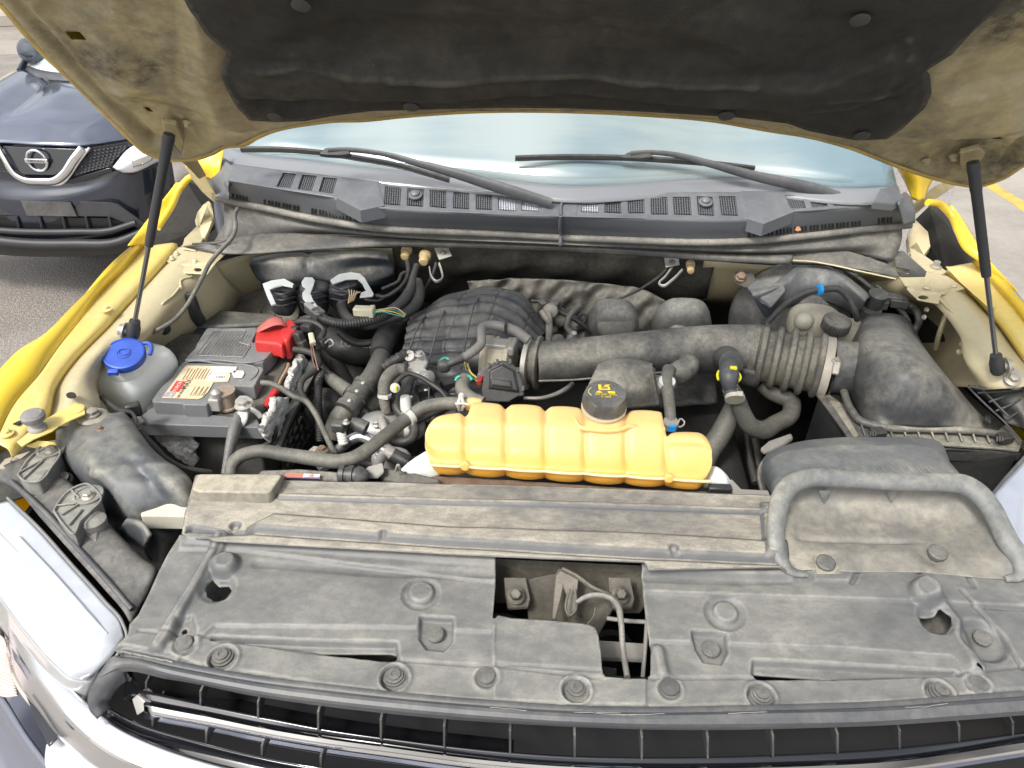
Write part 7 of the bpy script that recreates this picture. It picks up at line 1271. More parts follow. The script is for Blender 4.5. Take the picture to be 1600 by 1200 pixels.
fl = patch('scoop_floor', [[(1234, 770, 1.150), (1262, 760, 1.150), (1330, 760, 1.150), (1400, 764, 1.150), (1470, 766, 1.150), (1506, 768, 1.150), (1526, 786, 1.150)], [(1232, 786, 1.128), (1262, 782, 1.122), (1330, 784, 1.12), (1400, 788, 1.12), (1470, 790, 1.122), (1508, 790, 1.126), (1536, 806, 1.140)],
    [(1226, 812, 1.13), (1262, 800, 1.112), (1330, 800, 1.11), (1400, 802, 1.11), (1470, 804, 1.112), (1516, 806, 1.118), (1546, 820, 1.138)], [(1224, 846, 1.125), (1262, 840, 1.110), (1330, 842, 1.108), (1400, 844, 1.108), (1470, 846, 1.110), (1524, 850, 1.114), (1566, 850, 1.132)],
    [(1226, 872, 1.120), (1262, 860, 1.116), (1330, 862, 1.114), (1400, 864, 1.114), (1470, 866, 1.114), (1534, 876, 1.116), (1580, 876, 1.125)], [(1240, 893, 1.110), (1264, 890, 1.112), (1330, 893, 1.112), (1400, 893, 1.112), (1450, 894, 1.112), (1530, 902, 1.112), (1586, 906, 1.112)]],
    dusty('scoop floor rubber', (.10, .105, .11), (.385, .355, .285), .85, .45, 4, .6, lo=.15, hi=.7), sc_, nu=120, nv=90, solid=.004, disp=lambda u, v: -.006*np.exp(-((v-.63)/.03)**2)*ss((.7-u)*6)*ss((u-.05)*9)-.010*np.exp(-(((u-.68)/.05)**2+((v-.83)/.10)**2))+.003*np.exp(-(((u-.45)/.09)**2+((v-.42)/.05)**2))-.004*np.exp(-(((u-.16)/.045)**2+((v-.9)/.09)**2)))
patch('scoop_lip', [[(1222, 868, 1.125), (1226, 882, 1.12), (1240, 894, 1.112)], [(1212, 870, 1.12), (1220, 888, 1.112), (1240, 898, 1.106)]], SCOOP, sc_, nu=14, seg=3)
tube('inner_lip', [(1236, 768, 1.158), (1262, 760, 1.16), (1320, 760, 1.16), (1400, 764, 1.16), (1480, 766, 1.16), (1506, 768, 1.16), (1522, 782, 1.155)], 1.8, SURR, sc_)
for x in (1290, 1395): slab('gusset', [(x-10, 766, 1.15), (x+8, 766, 1.15), (x-2, 785, 1.125)], SCOOP, sc_, thick=.003, bevel=.0005)
for p in [(1290, 880), (1465, 864)]: lathe('push_clip', V3((*p, 1.116)), (0, -.15, 1), [(.013, -.006), (.0145, -.001), (.0145, .003), (.0125, .005), (.001, .006)], CLIP, sc_, n=28)
slab('clip_pad', [(1272, 868, 1.116), (1308, 870, 1.116), (1314, 896, 1.112), (1276, 896, 1.112)], TAN, sc_, thick=.003, bevel=.001)
patch('scoop_cuff', [[(1198, 716, 1.10), (1188, 728, 1.09), (1186, 745, 1.08), (1190, 762, 1.07), (1196, 780, 1.06)], [(1206, 722, 1.09), (1198, 734, 1.08), (1196, 748, 1.07), (1200, 764, 1.06), (1206, 780, 1.05)]], BLKD, sc_, nu=20, seg=3, solid=.006)
# ---- black junction housing under the cowl, left
jb = thing('junction_housing', 'long black plastic housing tucked under the cowl at the left', 'wiring housing', V3((500, 430, 1.1)))
patch('cover', [[(392, 404, 1.15), (420, 398, 1.16), (500, 394, 1.165), (570, 392, 1.165), (604, 394, 1.16)], [(390, 412, 1.145), (420, 408, 1.16), (500, 404, 1.165), (570, 401, 1.165), (608, 404, 1.15)], [(394, 424, 1.12), (420, 428, 1.13), (500, 428, 1.135), (570, 416, 1.135), (614, 414, 1.13)], [(402, 436, 1.10), (424, 442, 1.11), (500, 444, 1.11), (575, 442, 1.11), (618, 430, 1.10)], [(410, 452, 1.05), (430, 458, 1.06), (500, 460, 1.06), (570, 462, 1.05), (610, 450, 1.05)]],
      dusty('housing plastic', (.018, .024, .032), (.36, .33, .25), .6, .9, 8, .34, lo=.4, hi=.7), jb, nu=60, seg=6, solid=.004, disp=lambda u, v: -.006*np.exp(-((u-.43)/.02)**2)-.004*np.exp(-((v-.62)/.04)**2))
FOILW = plain('pale foil edge', (.60, .63, .60), .45, var=.15)
TAPE = dusty('taped connector', (.026, .03, .04), DUST, .22, .5, 12, .4)
CL = [((441, 470, 1.08), (.030, .024, .040)), ((490, 468, 1.08), (.034, .026, .045)), ((536, 462, 1.085), (.034, .026, .040))]
labs = ['black bulkhead connector with the left angular pale bracket', 'black bulkhead connector with the thin S-shaped pale bracket', 'torn black connector with bare wires and the largest pale bracket']
foils = [[(410, 443), (424, 438), (444, 435), (459, 443), (457, 448), (442, 445), (430, 448), (421, 452), (431, 474), (424, 476), (418, 464)], [(471, 440), (476, 433), (488, 433), (492, 438), (489, 448), (485, 458), (489, 468), (496, 478), (490, 480), (480, 473), (473, 466), (472, 458), (478, 450), (472, 446)], [(516, 437), (530, 428), (548, 425), (562, 427), (570, 434), (584, 459), (582, 462), (562, 464), (564, 457), (572, 454), (566, 442), (558, 435), (540, 436), (520, 443)]]
for (p, s), lb, fo in zip(CL, labs, foils):
    t = thing('bulkhead_connector', lb, 'wiring connector', V3(p)); blob('connector_body', V3(p), s, TAPE, t, e=3.2, ax=axes((1, -.1, 0), (.1, -.3, 1))); blob('connector_cap', V3((p[0]+2, p[1]-18, 1.11)), (s[0]*1.05, .022, .016), BLKD, t, e=2.6)
    for k in range(3): tube('tape_fold', [(p[0]-20, p[1]-14+k*9, 1.115-k*.012), (p[0], p[1]-10+k*9, 1.13-k*.012), (p[0]+20, p[1]-15+k*9, 1.112-k*.012)], 1.6, TAPE, t)
    slab('bracket_plate', [(x, y, 1.138) for x, y in fo], FOILW, t, thick=.004, bevel=.0008)
h = lambda *a, **k: T_(*a, **k)
h('wire_harness', 'thick ribbed harness sweeping from the firewall down to the left connectors', 'wire harness', WIRE, [(651, 415, 1.15), (646, 432, 1.14), (640, 455, 1.13), (622, 478, 1.12), (596, 494, 1.115), (565, 503, 1.115), (535, 506, 1.115), (510, 500, 1.12), (496, 488, 1.125)], [5, 5.5, 8, 8.5, 8.5, 8, 7.5, 7, 7], rib=(.006, .07))
h('wire_harness', 'smooth black taped harness running beside the ribbed one', 'wire harness', HOSED, [(652, 440, 1.13), (655, 458, 1.12), (648, 478, 1.11), (628, 492, 1.105), (604, 500, 1.10), (575, 508, 1.10), (548, 500, 1.10), (536, 486, 1.10), (534, 476, 1.10)], [8, 9, 9, 8, 7, 7.5, 8, 8, 8])
for lb, pts, r, mt in [
    ('loose thin wire arcing below the left amber plug', [(636, 408, 1.15), (638, 425, 1.14), (634, 438, 1.13), (618, 455, 1.12), (600, 464, 1.11), (588, 462, 1.11)], 3.4, WIRE),
    ('short looping wire under the amber plugs at the firewall', [(640, 424, 1.14), (628, 428, 1.14), (622, 440, 1.13), (610, 446, 1.125), (596, 452, 1.12)], 2.8, WIRE),
    ('wire strand crossing behind the ribbed harness', [(644, 450, 1.11), (625, 455, 1.11), (606, 462, 1.11), (590, 470, 1.11), (570, 468, 1.11)], 2.4, WIRE),
    ('black lead dropping from the flat strap loop', [(682, 410, 1.15), (676, 430, 1.12), (664, 452, 1.08), (652, 470, 1.05)], 3.0, WIRE),
    ('dark drooping lead beside the lettered hose', [(648, 490, 1.05), (618, 512, 1.04), (596, 528, 1.03), (568, 538, 1.02), (548, 534, 1.02), (530, 520, 1.03)], 5, HOSED),
    ('black cable bending right from the red battery cap', [(458, 505, 1.10), (475, 502, 1.11), (495, 506, 1.11), (506, 516, 1.10), (500, 530, 1.09), (498, 548, 1.08)], 5, WIRE),
    ('black lead arching from the red cap across the white fleece', [(460, 546, 1.08), (476, 548, 1.085), (492, 555, 1.085), (498, 566, 1.08), (490, 580, 1.075), (474, 592, 1.07), (469, 605, 1.065), (474, 620, 1.06), (482, 630, 1.06)], 5, HOSED),
    ('long grey lead crossing diagonally from the battery to the lower hose', [(408, 598, 1.10), (420, 599, 1.10), (440, 607, 1.095), (460, 620, 1.09), (478, 627, 1.08), (490, 642, 1.07), (506, 674, 1.05), (524, 712, 1.03)], 4.6, HOSE),
    ('upright ribbed conduit between the battery tray and the hoses', [(518, 590, 1.03), (508, 584, 1.04), (500, 590, 1.04), (497, 606, 1.03), (497, 630, 1.01), (498, 660, .98), (500, 690, .95)], 6.2, WIRE),
    ('thin cable rising past the cream plug', [(496, 550, 1.07), (502, 570, 1.06), (512, 580, 1.05), (520, 590, 1.04)], 4, WIRE),
    ('black harness branch below the connectors', [(470, 500, 1.10), (484, 496, 1.11), (500, 498, 1.11), (514, 508, 1.10)], 5, WIRE)]:
    h('wire', lb, 'wire', mt, pts, r, **({'rib': (.006, .08)} if 'ribbed conduit' in lb else {}))
# big radiator hoses left of the engine
h('radiator_hose', 'thick dusty radiator hose descending from the thermostat elbow', 'radiator hose', HOSE, [(596, 556, 1.05), (590, 570, 1.05), (580, 590, 1.045), (566, 608, 1.04), (550, 630, 1.02), (532, 652, 1.0), (520, 680, .96)], [14, 15, 15.5, 16, 16, 16.5, 16])
e_ = h('hose_elbow', 'black moulded elbow at the top of the thick radiator hose', 'hose elbow', HOSED, [(640, 510, .98), (622, 512, 1.02), (608, 522, 1.045), (598, 538, 1.055), (594, 554, 1.052)], [18, 19, 19.5, 18, 16])
cp = thing('hose_coupling', 'ribbed black coupling sleeve with rivets on the radiator hose', 'hose coupling', V3((555, 623, 1.03)))
ca, cb2 = V3((572, 600, 1.044)), V3((540, 642, 1.018)); cdx = (cb2-ca)/np.linalg.norm(cb2-ca); CLn = np.linalg.norm(cb2-ca)
lathe('sleeve', ca, cdx, [(.020, 0), (.0265, .001), (.0265, .010), (.024, .012), (.024, .030), (.0265, .032), (.0265, CLn*.55), (.024, CLn*.58), (.024, CLn*.8), (.0265, CLn*.82), (.0265, CLn), (.02, CLn)], BLKD, cp, n=36, auto=30)
for k, t in enumerate((.15, .45, .8)): lathe('rivet', ca+cdx*CLn*t+np.array([.004, -.012, .020]), (.1, -.4, .9), [(.004, 0), (.004, .003), (.001, .004)], ALU, cp, n=12)
h('radiator_hose', 'second thick hose lying under the coupling sleeve', 'radiator hose', HOSE, [(612, 596, 1.0), (600, 612, 1.0), (584, 630, .99), (566, 650, .97), (548, 672, .94)], [15, 17, 17, 16.5, 16])
h('branch_hose', 'thinner hose branch joining the coupling from the upper left', 'hose', HOSE, [(508, 584, 1.03), (520, 594, 1.035), (532, 603, 1.035), (544, 612, 1.03)], [9, 10, 11, 12])
o = lathe('hose_sleeve', V3((578, 640, .995)), (V3((562, 655, .975))-V3((578, 640, .995))), [(.022, 0), (.025, .001), (.025, .026), (.022, .027)], BLKD, None, n=36, mod=lambda a_, r, h, i: r*(1+.02*math.cos(a_*24))); tag(o, 'finely ribbed black sleeve around the second hose', 'hose sleeve')
# alloy bracket and braided loop
abk = thing('alloy_bracket', 'cast grey alloy bracket with two bolts in front of the manifold', 'bracket', V3((650, 570, 1.06)))
slab('arm', [(628, 584, 1.07), (640, 570, 1.08), (636, 558, 1.085), (640, 552, 1.09), (648, 556, 1.09), (651, 549, 1.095), (658, 545, 1.095), (665, 552, 1.09), (669, 566, 1.085), (664, 574, 1.08), (675, 584, 1.07), (677, 592, 1.06), (668, 595, 1.06), (654, 584, 1.07)], ALU, abk, thick=.014, bevel=.004)
bolt(V3((655, 555, 1.10)), r=.006, mat=ALU, parent=abk, h=.008, washer=1.6); lathe('eye', V3((640, 556, 1.095)), (-.3, -.6, .7), [(.012, -.01), (.012, .002), (.006, .003), (.005, -.001), (.001, -.001)], ALU, abk, n=20); lathe('eye', V3((669, 590, 1.08)), (.6, -.6, .4), [(.014, -.02), (.015, .004), (.012, .006), (.001, .006)], ALU, abk, n=20)
h('pipe_stub', 'black ribbed stub leading to the alloy bracket', 'hose', HOSED, [(600, 574, 1.07), (612, 566, 1.08), (626, 558, 1.09), (636, 553, 1.09)], [9, 8.5, 8.5, 9], rib=(.012, .07))
h('braided_hose', 'braided grey hose curling down in front of the alloy bracket', 'hose', dusty('braid', (.16, .155, .14), (.3, .28, .23), .6, .3, 60, .6, bump=1.), [(634, 576, 1.09), (620, 578, 1.085), (607, 588, 1.08), (600, 604, 1.07), (600, 622, 1.05), (604, 645, 1.02)], [8, 9.5, 10, 9.5, 8.5, 7], rib=(.003, .05))
o = clampring(V3((601, 618, 1.055)), (0, -.3, -1), .0135, WTAPE, None, w=.007, name='cable_tie'); tag(o, 'pale tie around the braided hose', 'tie')
h('curved_lead', 'thin black lead arching over the braided hose', 'wire', WIRE, [(615, 604, 1.09), (624, 592, 1.10), (638, 584, 1.105), (656, 589, 1.10), (674, 600, 1.09), (690, 612, 1.08), (698, 622, 1.07)], 3.8)
for lb, p in [('tiny yellow-green round clip on the braided hose', (617, 606, 1.095))]:
    o = thing('clip_disc', lb, 'clip', V3(p)); lathe('disc', V3(p), (.2, -.7, .5), [(.007, -.004), (.010, 0), (.010, .003), (.001, .004)], dusty('clear cap', (.55, .56, .5), DUST, .3, .3, 20, .3), o, n=20); box('tab', V3(p)+np.array([.004, -.006, .003]), (.004, .004, .012), YCLIP, o, bevel=.001)
h('sleeved_hose', 'short dark hose with a pale sleeve beside the braided one', 'hose', HOSED, [(638, 590, 1.07), (636, 606, 1.065), (634, 622, 1.055), (636, 640, 1.04), (644, 656, 1.02)], [10, 8.5, 8, 8, 8])
o = tube('pale_sleeve', [(634, 622, 1.057), (634, 632, 1.052), (635, 641, 1.045)], 9, WTAPE, None); tag(o, 'cream printed sleeve around the short dark hose', 'sleeve')
h('loop_hose', 'dark hose forming a U bend left of the yellow tank', 'hose', HOSED, [(636, 604, 1.04), (622, 618, 1.035), (618, 632, 1.03), (626, 646, 1.02), (642, 658, 1.01), (648, 672, 1.0), (642, 686, .99), (628, 691, .985), (612, 686, .98), (600, 676, .98)], [8, 8, 8, 8, 7.5, 8, 8, 8, 8, 8])
# main grey coolant hose over to the tank
h('tank_hose', 'long grey coolant hose swinging along the beam up into the yellow tank', 'hose', HOSE, [(360, 742, 1.08), (362, 728, 1.09), (374, 714, 1.10), (398, 706, 1.105), (450, 711, 1.11), (500, 718, 1.12), (528, 721, 1.125), (552, 716, 1.13), (578, 700, 1.135), (609, 675, 1.14), (640, 651, 1.15), (664, 636, 1.16), (690, 631, 1.165), (736, 631, 1.17)], [9.5, 10, 10.5, 10.5, 11, 11.5, 11.5, 11.5, 11, 10.5, 10.5, 10.5, 10.5, 10], ns=22)
ta = V3((634, 656, 1.148)); tb_ = V3((645, 647, 1.152)); o = clampring((ta+tb_)/2, tb_-ta, .0145, WTAPE, None, w=.010); tag(o, 'cream marked band clamp midway on the long grey hose', 'hose clamp')
hc = thing('spring_clip', 'white plastic clip where the grey hose meets the yellow tank', 'clip', V3((721, 628, 1.17))); tube('band', [(718, 640, 1.165), (716, 630, 1.185), (720, 620, 1.19), (724, 630, 1.187), (722, 640, 1.165)], 2.8, WTAPE, hc); lathe('clip_head', V3((721, 620, 1.19)), (0, -.4, 1), [(.005, 0), (.006, .003), (.004, .008), (.001, .009)], WTAPE, hc, n=12); tube('band', [(712, 631, 1.188), (721, 630, 1.19), (732, 632, 1.187)], 2.2, WTAPE, hc)
tube('hose_barb', [(731, 631, 1.17), (742, 632, 1.172), (750, 634, 1.17)], 11, COOL, tank)
ap_ = thing('aluminium_pipe', 'bright bent aluminium pipe with a dark hose end below the hoses', 'pipe', V3((562, 686, 1.04)))
tube('pipe', [(524, 706, 1.02), (534, 698, 1.035), (548, 687, 1.05), (562, 682, 1.055), (577, 686, 1.055), (592, 698, 1.05), (608, 708, 1.04)], [7.5, 8, 8.5, 9, 9, 9, 9.5], ALUC, ap_, ns=20); tube('crimp', [(600, 703, 1.048), (612, 710, 1.04)], 12, ALU, ap_, straight=True, ns=20); tube('hose_end', [(610, 709, 1.041), (624, 716, 1.035), (640, 724, 1.03)], 11.5, HOSED, ap_, ns=20)
vf = thing('service_fitting', 'white capped service fitting with a black plug on the aluminium pipe', 'fitting', V3((534, 680, 1.06)))
for k in range(5): lathe('white_ring', V3((533+k*.8, 674+k*4, 1.075-k*.004)), (.1, -.5, -.8), [(.008, 0), (.0095, .002), (.0095, .004), (.008, .006)], WHITE, vf, n=20)
box('black_block', V3((530, 666, 1.085)), (.026, .022, .020), BLKD, vf, ax=axes((1, -.2, .1)), bevel=.004); tube('plug', [(548, 660, 1.085), (560, 664, 1.08), (572, 670, 1.075)], [9, 11, 12], BLKD, vf, ns=10, straight=True); bolt(V3((541, 661, 1.098)), r=.004, mat=ALU, parent=vf)
# grey hose on the manifold, tan hose, teal cap
h('crankcase_hose', 'grey angular hose bridging the ribbed manifold and the throttle body', 'hose', HOSEL, [(722, 560, 1.12), (738, 550, 1.13), (752, 536, 1.14), (752, 522, 1.15), (754, 511, 1.155), (766, 508, 1.155), (784, 510, 1.155), (804, 516, 1.15), (826, 532, 1.135)], [7, 7.5, 7.5, 7.5, 7.5, 7.5, 7.5, 8, 8])
o = box('hose_tie', V3((790, 510, 1.158)), (.005, .026, .024), BLK, None, bevel=.001); tag(o, 'black tie on the angular grey hose', 'tie')
tc_ = thing('teal_plug', 'round grey plug with a teal clip at the end of the angular hose', 'connector', V3((694, 570, 1.11))); blob('cap_body', V3((694, 572, 1.11)), (.014, .012, .014), BLKD, tc_); tube('stem', [(700, 569, 1.115), (712, 564, 1.12), (722, 560, 1.122)], [6, 6.5, 7.5], BLKD, tc_); tube('teal_clip', [(686, 574, 1.11), (688, 564, 1.12), (696, 559, 1.122), (702, 562, 1.12)], 2, GREEN, tc_)
h('tan_hose', 'tan dusty hose with green clips curving under the grey plug', 'hose', TAN, [(727, 592, 1.10), (722, 602, 1.10), (724, 612, 1.10), (736, 620, 1.10), (756, 627, 1.10)], [11, 11, 11, 9, 7])
gc = thing('green_clip', 'pair of green clip ends around the tan hose neck', 'clip', V3((724, 592, 1.11))); tube('clip_end', [(712, 595, 1.11), (714, 590, 1.115), (719, 588, 1.117)], 2.4, GREEN, gc); tube('clip_end', [(730, 587, 1.117), (735, 589, 1.115), (737, 594, 1.11)], 2.4, GREEN, gc); lathe('neck', V3((724, 588, 1.105)), (.1, -.4, 1), [(.013, -.01), (.014, 0), (.013, .006), (.001, .007)], BLKD, gc, n=20)
inj = thing('injector_rail', 'dark injector plugs with small white tags right of the braided hose', 'fuel rail', V3((690, 630, 1.0)))
tube('rail', [(640, 640, .98), (680, 622, .99), (720, 612, 1.0)], 8, BLKD, inj)
for p in [(662, 610, 1.03), (690, 622, 1.02), (668, 628, 1.01), (700, 600, 1.03)]: box('injector_plug', V3(p), (.030, .026, .02), BLK, inj, ax=axes((1, .5, 0)), bevel=.003)
for p in [(666, 609, 1.045), (641, 620, 1.06)]: box('white_tag', V3(p), (.009, .006, .002), WHITE, inj, ax=axes((1, .4, 0)), bevel=0)
tube('fuel_line', [(640, 668, 1.0), (660, 655, 1.0), (700, 635, 1.0)], 4, WIRE, inj)
h('shiny_pipe', 'thin polished pipe curving under the intake tube', 'pipe', dusty('bare pipe', (.42, .40, .36), DUST, .3, .3, 20, .25, metal=.8), [(818, 622, 1.06), (845, 622, 1.06), (868, 616, 1.06), (884, 608, 1.06), (894, 600, 1.05)], [3, 3.2, 3.5, 4, 4])
# behind the intake tube, centre
vs_ = thing('purge_valve', 'tan round valve with a tan pipe behind the intake tube', 'valve', V3((862, 490, 1.1)))
lathe('valve_body', V3((860, 486, 1.10)), (.1, -.8, .4), [(.012, -.02), (.018, -.012), (.019, .004), (.015, .012), (.008, .015), (.001, .015)], dusty('tan valve', (.27, .24, .19), DUST, .6, .3, 16, .6), vs_, n=24)
box('valve_ear', V3((848, 474, 1.11)), (.016, .02, .012), BLKD, vs_, ax=axes((1, .6, 0)), bevel=.003); box('valve_ear', V3((868, 474, 1.11)), (.022, .02, .012), BLKD, vs_, ax=axes((1, -.5, 0)), bevel=.003)
tube('valve_pipe', [(856, 488, 1.11), (858, 504, 1.09), (858, 525, 1.06), (858, 545, 1.03)], [5.5, 5.5, 5.5, 5.5], TAN, vs_); tube('valve_pipe', [(846, 486, 1.115), (852, 496, 1.105), (857, 503, 1.095)], 4.5, TAN, vs_)
h('black_line', 'bent black line with a knuckle right of the tan valve', 'hose', HOSE, [(906, 478, 1.12), (896, 486, 1.115), (888, 498, 1.10), (886, 512, 1.08), (892, 520, 1.07)], [5, 5, 4.5, 4.5, 5])
o = lathe('metal_cone', V3((895, 528, 1.06)), (.1, -.4, 1), [(.016, -.012), (.014, 0), (.007, .016), (.006, .020), (.001, .021)], ALU, None, n=24); tag(o, 'small bright metal cone behind the intake tube', 'fitting')
o = lathe('black_stub', V3((872, 532, 1.06)), (0, -.6, .8), [(.016, -.02), (.017, 0), (.014, .005), (.001, .006)], BLKD, None, n=24); tag(o, 'round black cap between the tan pipe and the metal cone', 'cap')
for lb, pts, r in [('thin line slanting behind the tan valve', [(830, 470, 1.1), (850, 472, 1.1), (880, 484, 1.09), (905, 500, 1.07), (918, 512, 1.06)], 3), ('dark rod crossing behind the left resonator', [(872, 486, 1.09), (900, 500, 1.08), (925, 520, 1.05)], 4), ('thin cable running from the firewall to the left resonator', [(1044, 418, 1.15), (1030, 432, 1.14), (1010, 446, 1.13), (984, 460, 1.13), (960, 470, 1.12)], 2.2), ('small grey lead curled beside the left resonator', [(904, 496, 1.08), (910, 490, 1.09), (916, 494, 1.085), (912, 504, 1.07), (902, 512, 1.06)], 2.5)]:
    h('thin_line', lb, 'wire', WIRE, pts, r)
# firewall fittings
for lb, p, r in [('left amber plug on the firewall under the cowl', (634, 396, 1.16), .011), ('right amber plug on the firewall under the cowl', (663, 404, 1.16), .012), ('lone amber plug on the firewall right of the engine', (1079, 418, 1.155), .009)]:
    t = thing('firewall_plug', lb, 'plug', V3(p)); lathe('plug_body', V3(p), (-.05, -.85, -.25), [(r*.9, -.02), (r*1.25, -.016), (r*1.25, -.006), (r, -.004), (r, .012), (r*.8, .016), (.001, .017)], AMBER, t, n=24)
for lb, pts, z in [('pale square tag with a stud on the firewall, left of centre', [(678, 387), (700, 384), (706, 400), (686, 406)], 1.165), ('pale square tag with a stud on the firewall, right of centre', [(1038, 403), (1060, 400), (1062, 414), (1040, 418)], 1.158)]:
    t = thing('firewall_tag', lb, 'tag', V3((pts[0][0]+10, pts[0][1]+8, z))); slab('plate', [(x, y, z) for x, y in pts], plain('tag paint', (.46, .46, .38), .5, var=.3) if 'tag paint' not in bpy.data.materials else bpy.data.materials['tag paint'], t, thick=.002, down=(0, .8, -.6), bevel=.0004)
    c = V3((sum(p[0] for p in pts)/4, sum(p[1] for p in pts)/4+1, z)); bolt(c, axis=(0, -.8, .3), r=.005, parent=t, mat=RUST, h=.010, washer=1.6)
    x = pts[0][0]
h('ground_strap', 'flat grey strap loop hanging from the left firewall tag', 'strap', ALU, [(671, 418, 1.16), (674, 432, 1.15), (682, 440, 1.145), (690, 436, 1.145), (690, 424, 1.15), (686, 412, 1.158)], 3.2, flat=.4)
h('ground_strap', 'flat grey strap loop hanging from the right firewall tag', 'strap', ALU, [(1050, 418, 1.15), (1040, 432, 1.14), (1030, 444, 1.13), (1036, 447, 1.13), (1050, 438, 1.14), (1066, 422, 1.15)], 3, flat=.5)
# cream connectors with coloured wires
for lb, p, ax_, s in [('cream square connector with green and amber wires', (566, 486, 1.135), (1, -.1, .05), (.038, .022, .020)), ('small cream plug with brown wires near the red battery cap', (487, 528, 1.11), (.4, -1, -.3), (.026, .012, .012))]:
    t = thing('cream_connector', lb, 'wiring connector', V3(p)); A = axes(ax_); box('connector_shell', V3(p), s, CONN, t, ax=A, bevel=.003); box('connector_collar', V3(p)+A[0]*s[0]*.6, (s[0]*.3, s[1]*1.1, s[2]*1.1), CONN, t, ax=A, bevel=.002)
    for k, cc_ in enumerate([(.05, .30, .22), (.6, .35, .08), (.06, .25, .12), (.5, .42, .3)] if s[0] > .03 else [(.20, .10, .07), (.25, .13, .09)]):
        mn = 'wire colour %d' % (k+(0 if s[0] > .03 else 5)); m_ = plain(mn, cc_, .5); st = V3(p)+A[0]*s[0]*.75+A[1]*(k-1.5)*.004
        tube('coloured_wire', [st, st+A[0]*.02+np.array([0, 0, .004]), st+A[0]*.045+np.array([0, .006*(k-1), .002]), st+A[0]*.07+np.array([0, .004, -.01])], .0013, m_, t, world=True, rpx=False, ns=6)
t = thing('bare_wires', 'few short bare copper wires poking from the torn connector', 'wire', V3((548, 464, 1.14)))
for k in range(5): tube('wire_strand', [(544+k*2, 474-k, 1.13), (546+k*3, 462-k, 1.145), (545+k*4.5, 452+k, 1.15)], .8, plain('copper strand', (.55, .42, .22), .4) if k == 0 else bpy.data.materials['copper strand'], t, ns=6)
t = thing('grey_latch_connector', 'grey latch connector where the ribbed harness starts', 'wiring connector', V3((490, 484, 1.13))); box('latch_body', V3((492, 487, 1.125)), (.05, .026, .022), BLKD, t, ax=axes((1, -.9, -.2)), bevel=.003); box('latch_lever', V3((484, 478, 1.14)), (.03, .012, .006), dusty('grey lever arm', (.30, .31, .32), DUST, .4, .3, 14, .4), t, ax=axes((1, -.9, -.1)), bevel=.001); box('latch_slot', V3((497, 490, 1.138)), (.012, .008, .002), SURR, t, ax=axes((1, -.9, -.2)), bevel=0)
t = thing('plug_bundle', 'bundle of small black plugs right of the red battery cap', 'wiring connector', V3((475, 530, 1.1)))
for p, s in [((468, 528, 1.10), (.02, .02, .03)), ((474, 540, 1.085), (.018, .02, .026)), ((480, 512, 1.115), (.03, .018, .018)), ((503, 536, 1.09), (.022, .02, .02)), ((462, 516, 1.10), (.02, .016, .02))]: box('plug', V3(p), s, WIRE, t, ax=axes((1, -.5, .3)), bevel=.004)
tube('white_twist', [(508, 536, 1.10), (516, 530, 1.10), (521, 538, 1.095), (514, 542, 1.095)], 1.4, ALU, t)
# dark mass of hoses deep behind the battery, with the printed hose
h('printed_hose', 'dark hose with pale LOWER print deep left of the manifold', 'hose', HOSED, [(505, 505, .98), (520, 530, .96), (545, 548, .95), (575, 550, .95), (605, 540, .95)], [20, 22, 22, 20, 18])
tp_ = V3((558, 541, .985)); text('printed_word', 'LOWER', tp_+np.array([0, -.012, .012]), (1, -.02, 0), (0, .5, .8), .022, WTAPE, [o for o in bpy.data.objects if o.name.startswith('printed_hose')][0])
for lb, pts, r, mt in [('broad dark duct deep below the connectors', [(520, 530, .94), (540, 570, .90), (560, 610, .86)], 26, HOSED), ('dark corrugated pipe deep beside the battery', [(528, 560, .92), (536, 590, .9), (560, 620, .86), (580, 640, .82)], 14, HOSED), ('low dark hose crossing toward the radiator', [(500, 655, .93), (520, 668, .92), (545, 676, .92), (580, 680, .9)], 13, HOSED), ('low dark hose beneath the aluminium pipe', [(540, 720, .95), (580, 725, .95), (620, 728, .95), (660, 722, .95)], 11, HOSED)]:
    h('deep_hose', lb, 'hose', mt, pts, r)
t = thing('pump_housing', 'rough cast pump housing glimpsed left of the yellow tank', 'pump', V3((600, 670, 1.0)))
blob('casting', V3((596, 670, .98)), (.05, .04, .035), ALU, t, e=2.3); blob('casting', V3((636, 668, .97)), (.04, .035, .025), ALU, t, e=2.3); blob('casting', V3((612, 720, 1.0)), (.04, .02, .03), ALU, t, e=2.6)
for p in [(588, 664, 1.01), (606, 676, 1.015), (640, 664, 1.0), (592, 714, 1.02)]: bolt(V3(p), r=.006, parent=t, mat=ALU, h=.01)
tube('cast_arm', [(596, 655, 1.02), (600, 668, 1.02), (604, 680, 1.01)], 7, ALU, t); tube('cast_arm', [(598, 712, 1.04), (592, 724, 1.05), (588, 735, 1.06)], 8, BRACE, t)
# rail behind the beam with warning label, coupling, rough lagging
rl_ = thing('sensor_rail', 'grey rail with a small red and white label behind the beam', 'rail', V3((460, 740, 1.1)))
slab('rail_bar', [(408, 734, 1.118), (470, 732, 1.12), (532, 737, 1.12), (530, 751, 1.112), (470, 748, 1.112), (400, 744, 1.11)], TUBEM, rl_, thick=.014, bevel=.003)
slab('label', [(444, 744, 1.121), (447, 739, 1.123), (475, 740, 1.123), (473, 745, 1.121)], plain('label orange', (.70, .16, .09), .5), rl_, thick=.001, bevel=0); slab('label', [(473, 745, 1.1215), (475, 740, 1.1235), (500, 741, 1.1235), (499, 745, 1.1215)], WHITE, rl_, thick=.001, bevel=0); slab('label', [(444, 746, 1.1195), (445, 744, 1.121), (500, 746, 1.121), (500, 748, 1.1195)], plain('label purple', (.10, .06, .14), .5), rl_, thick=.001, bevel=0)
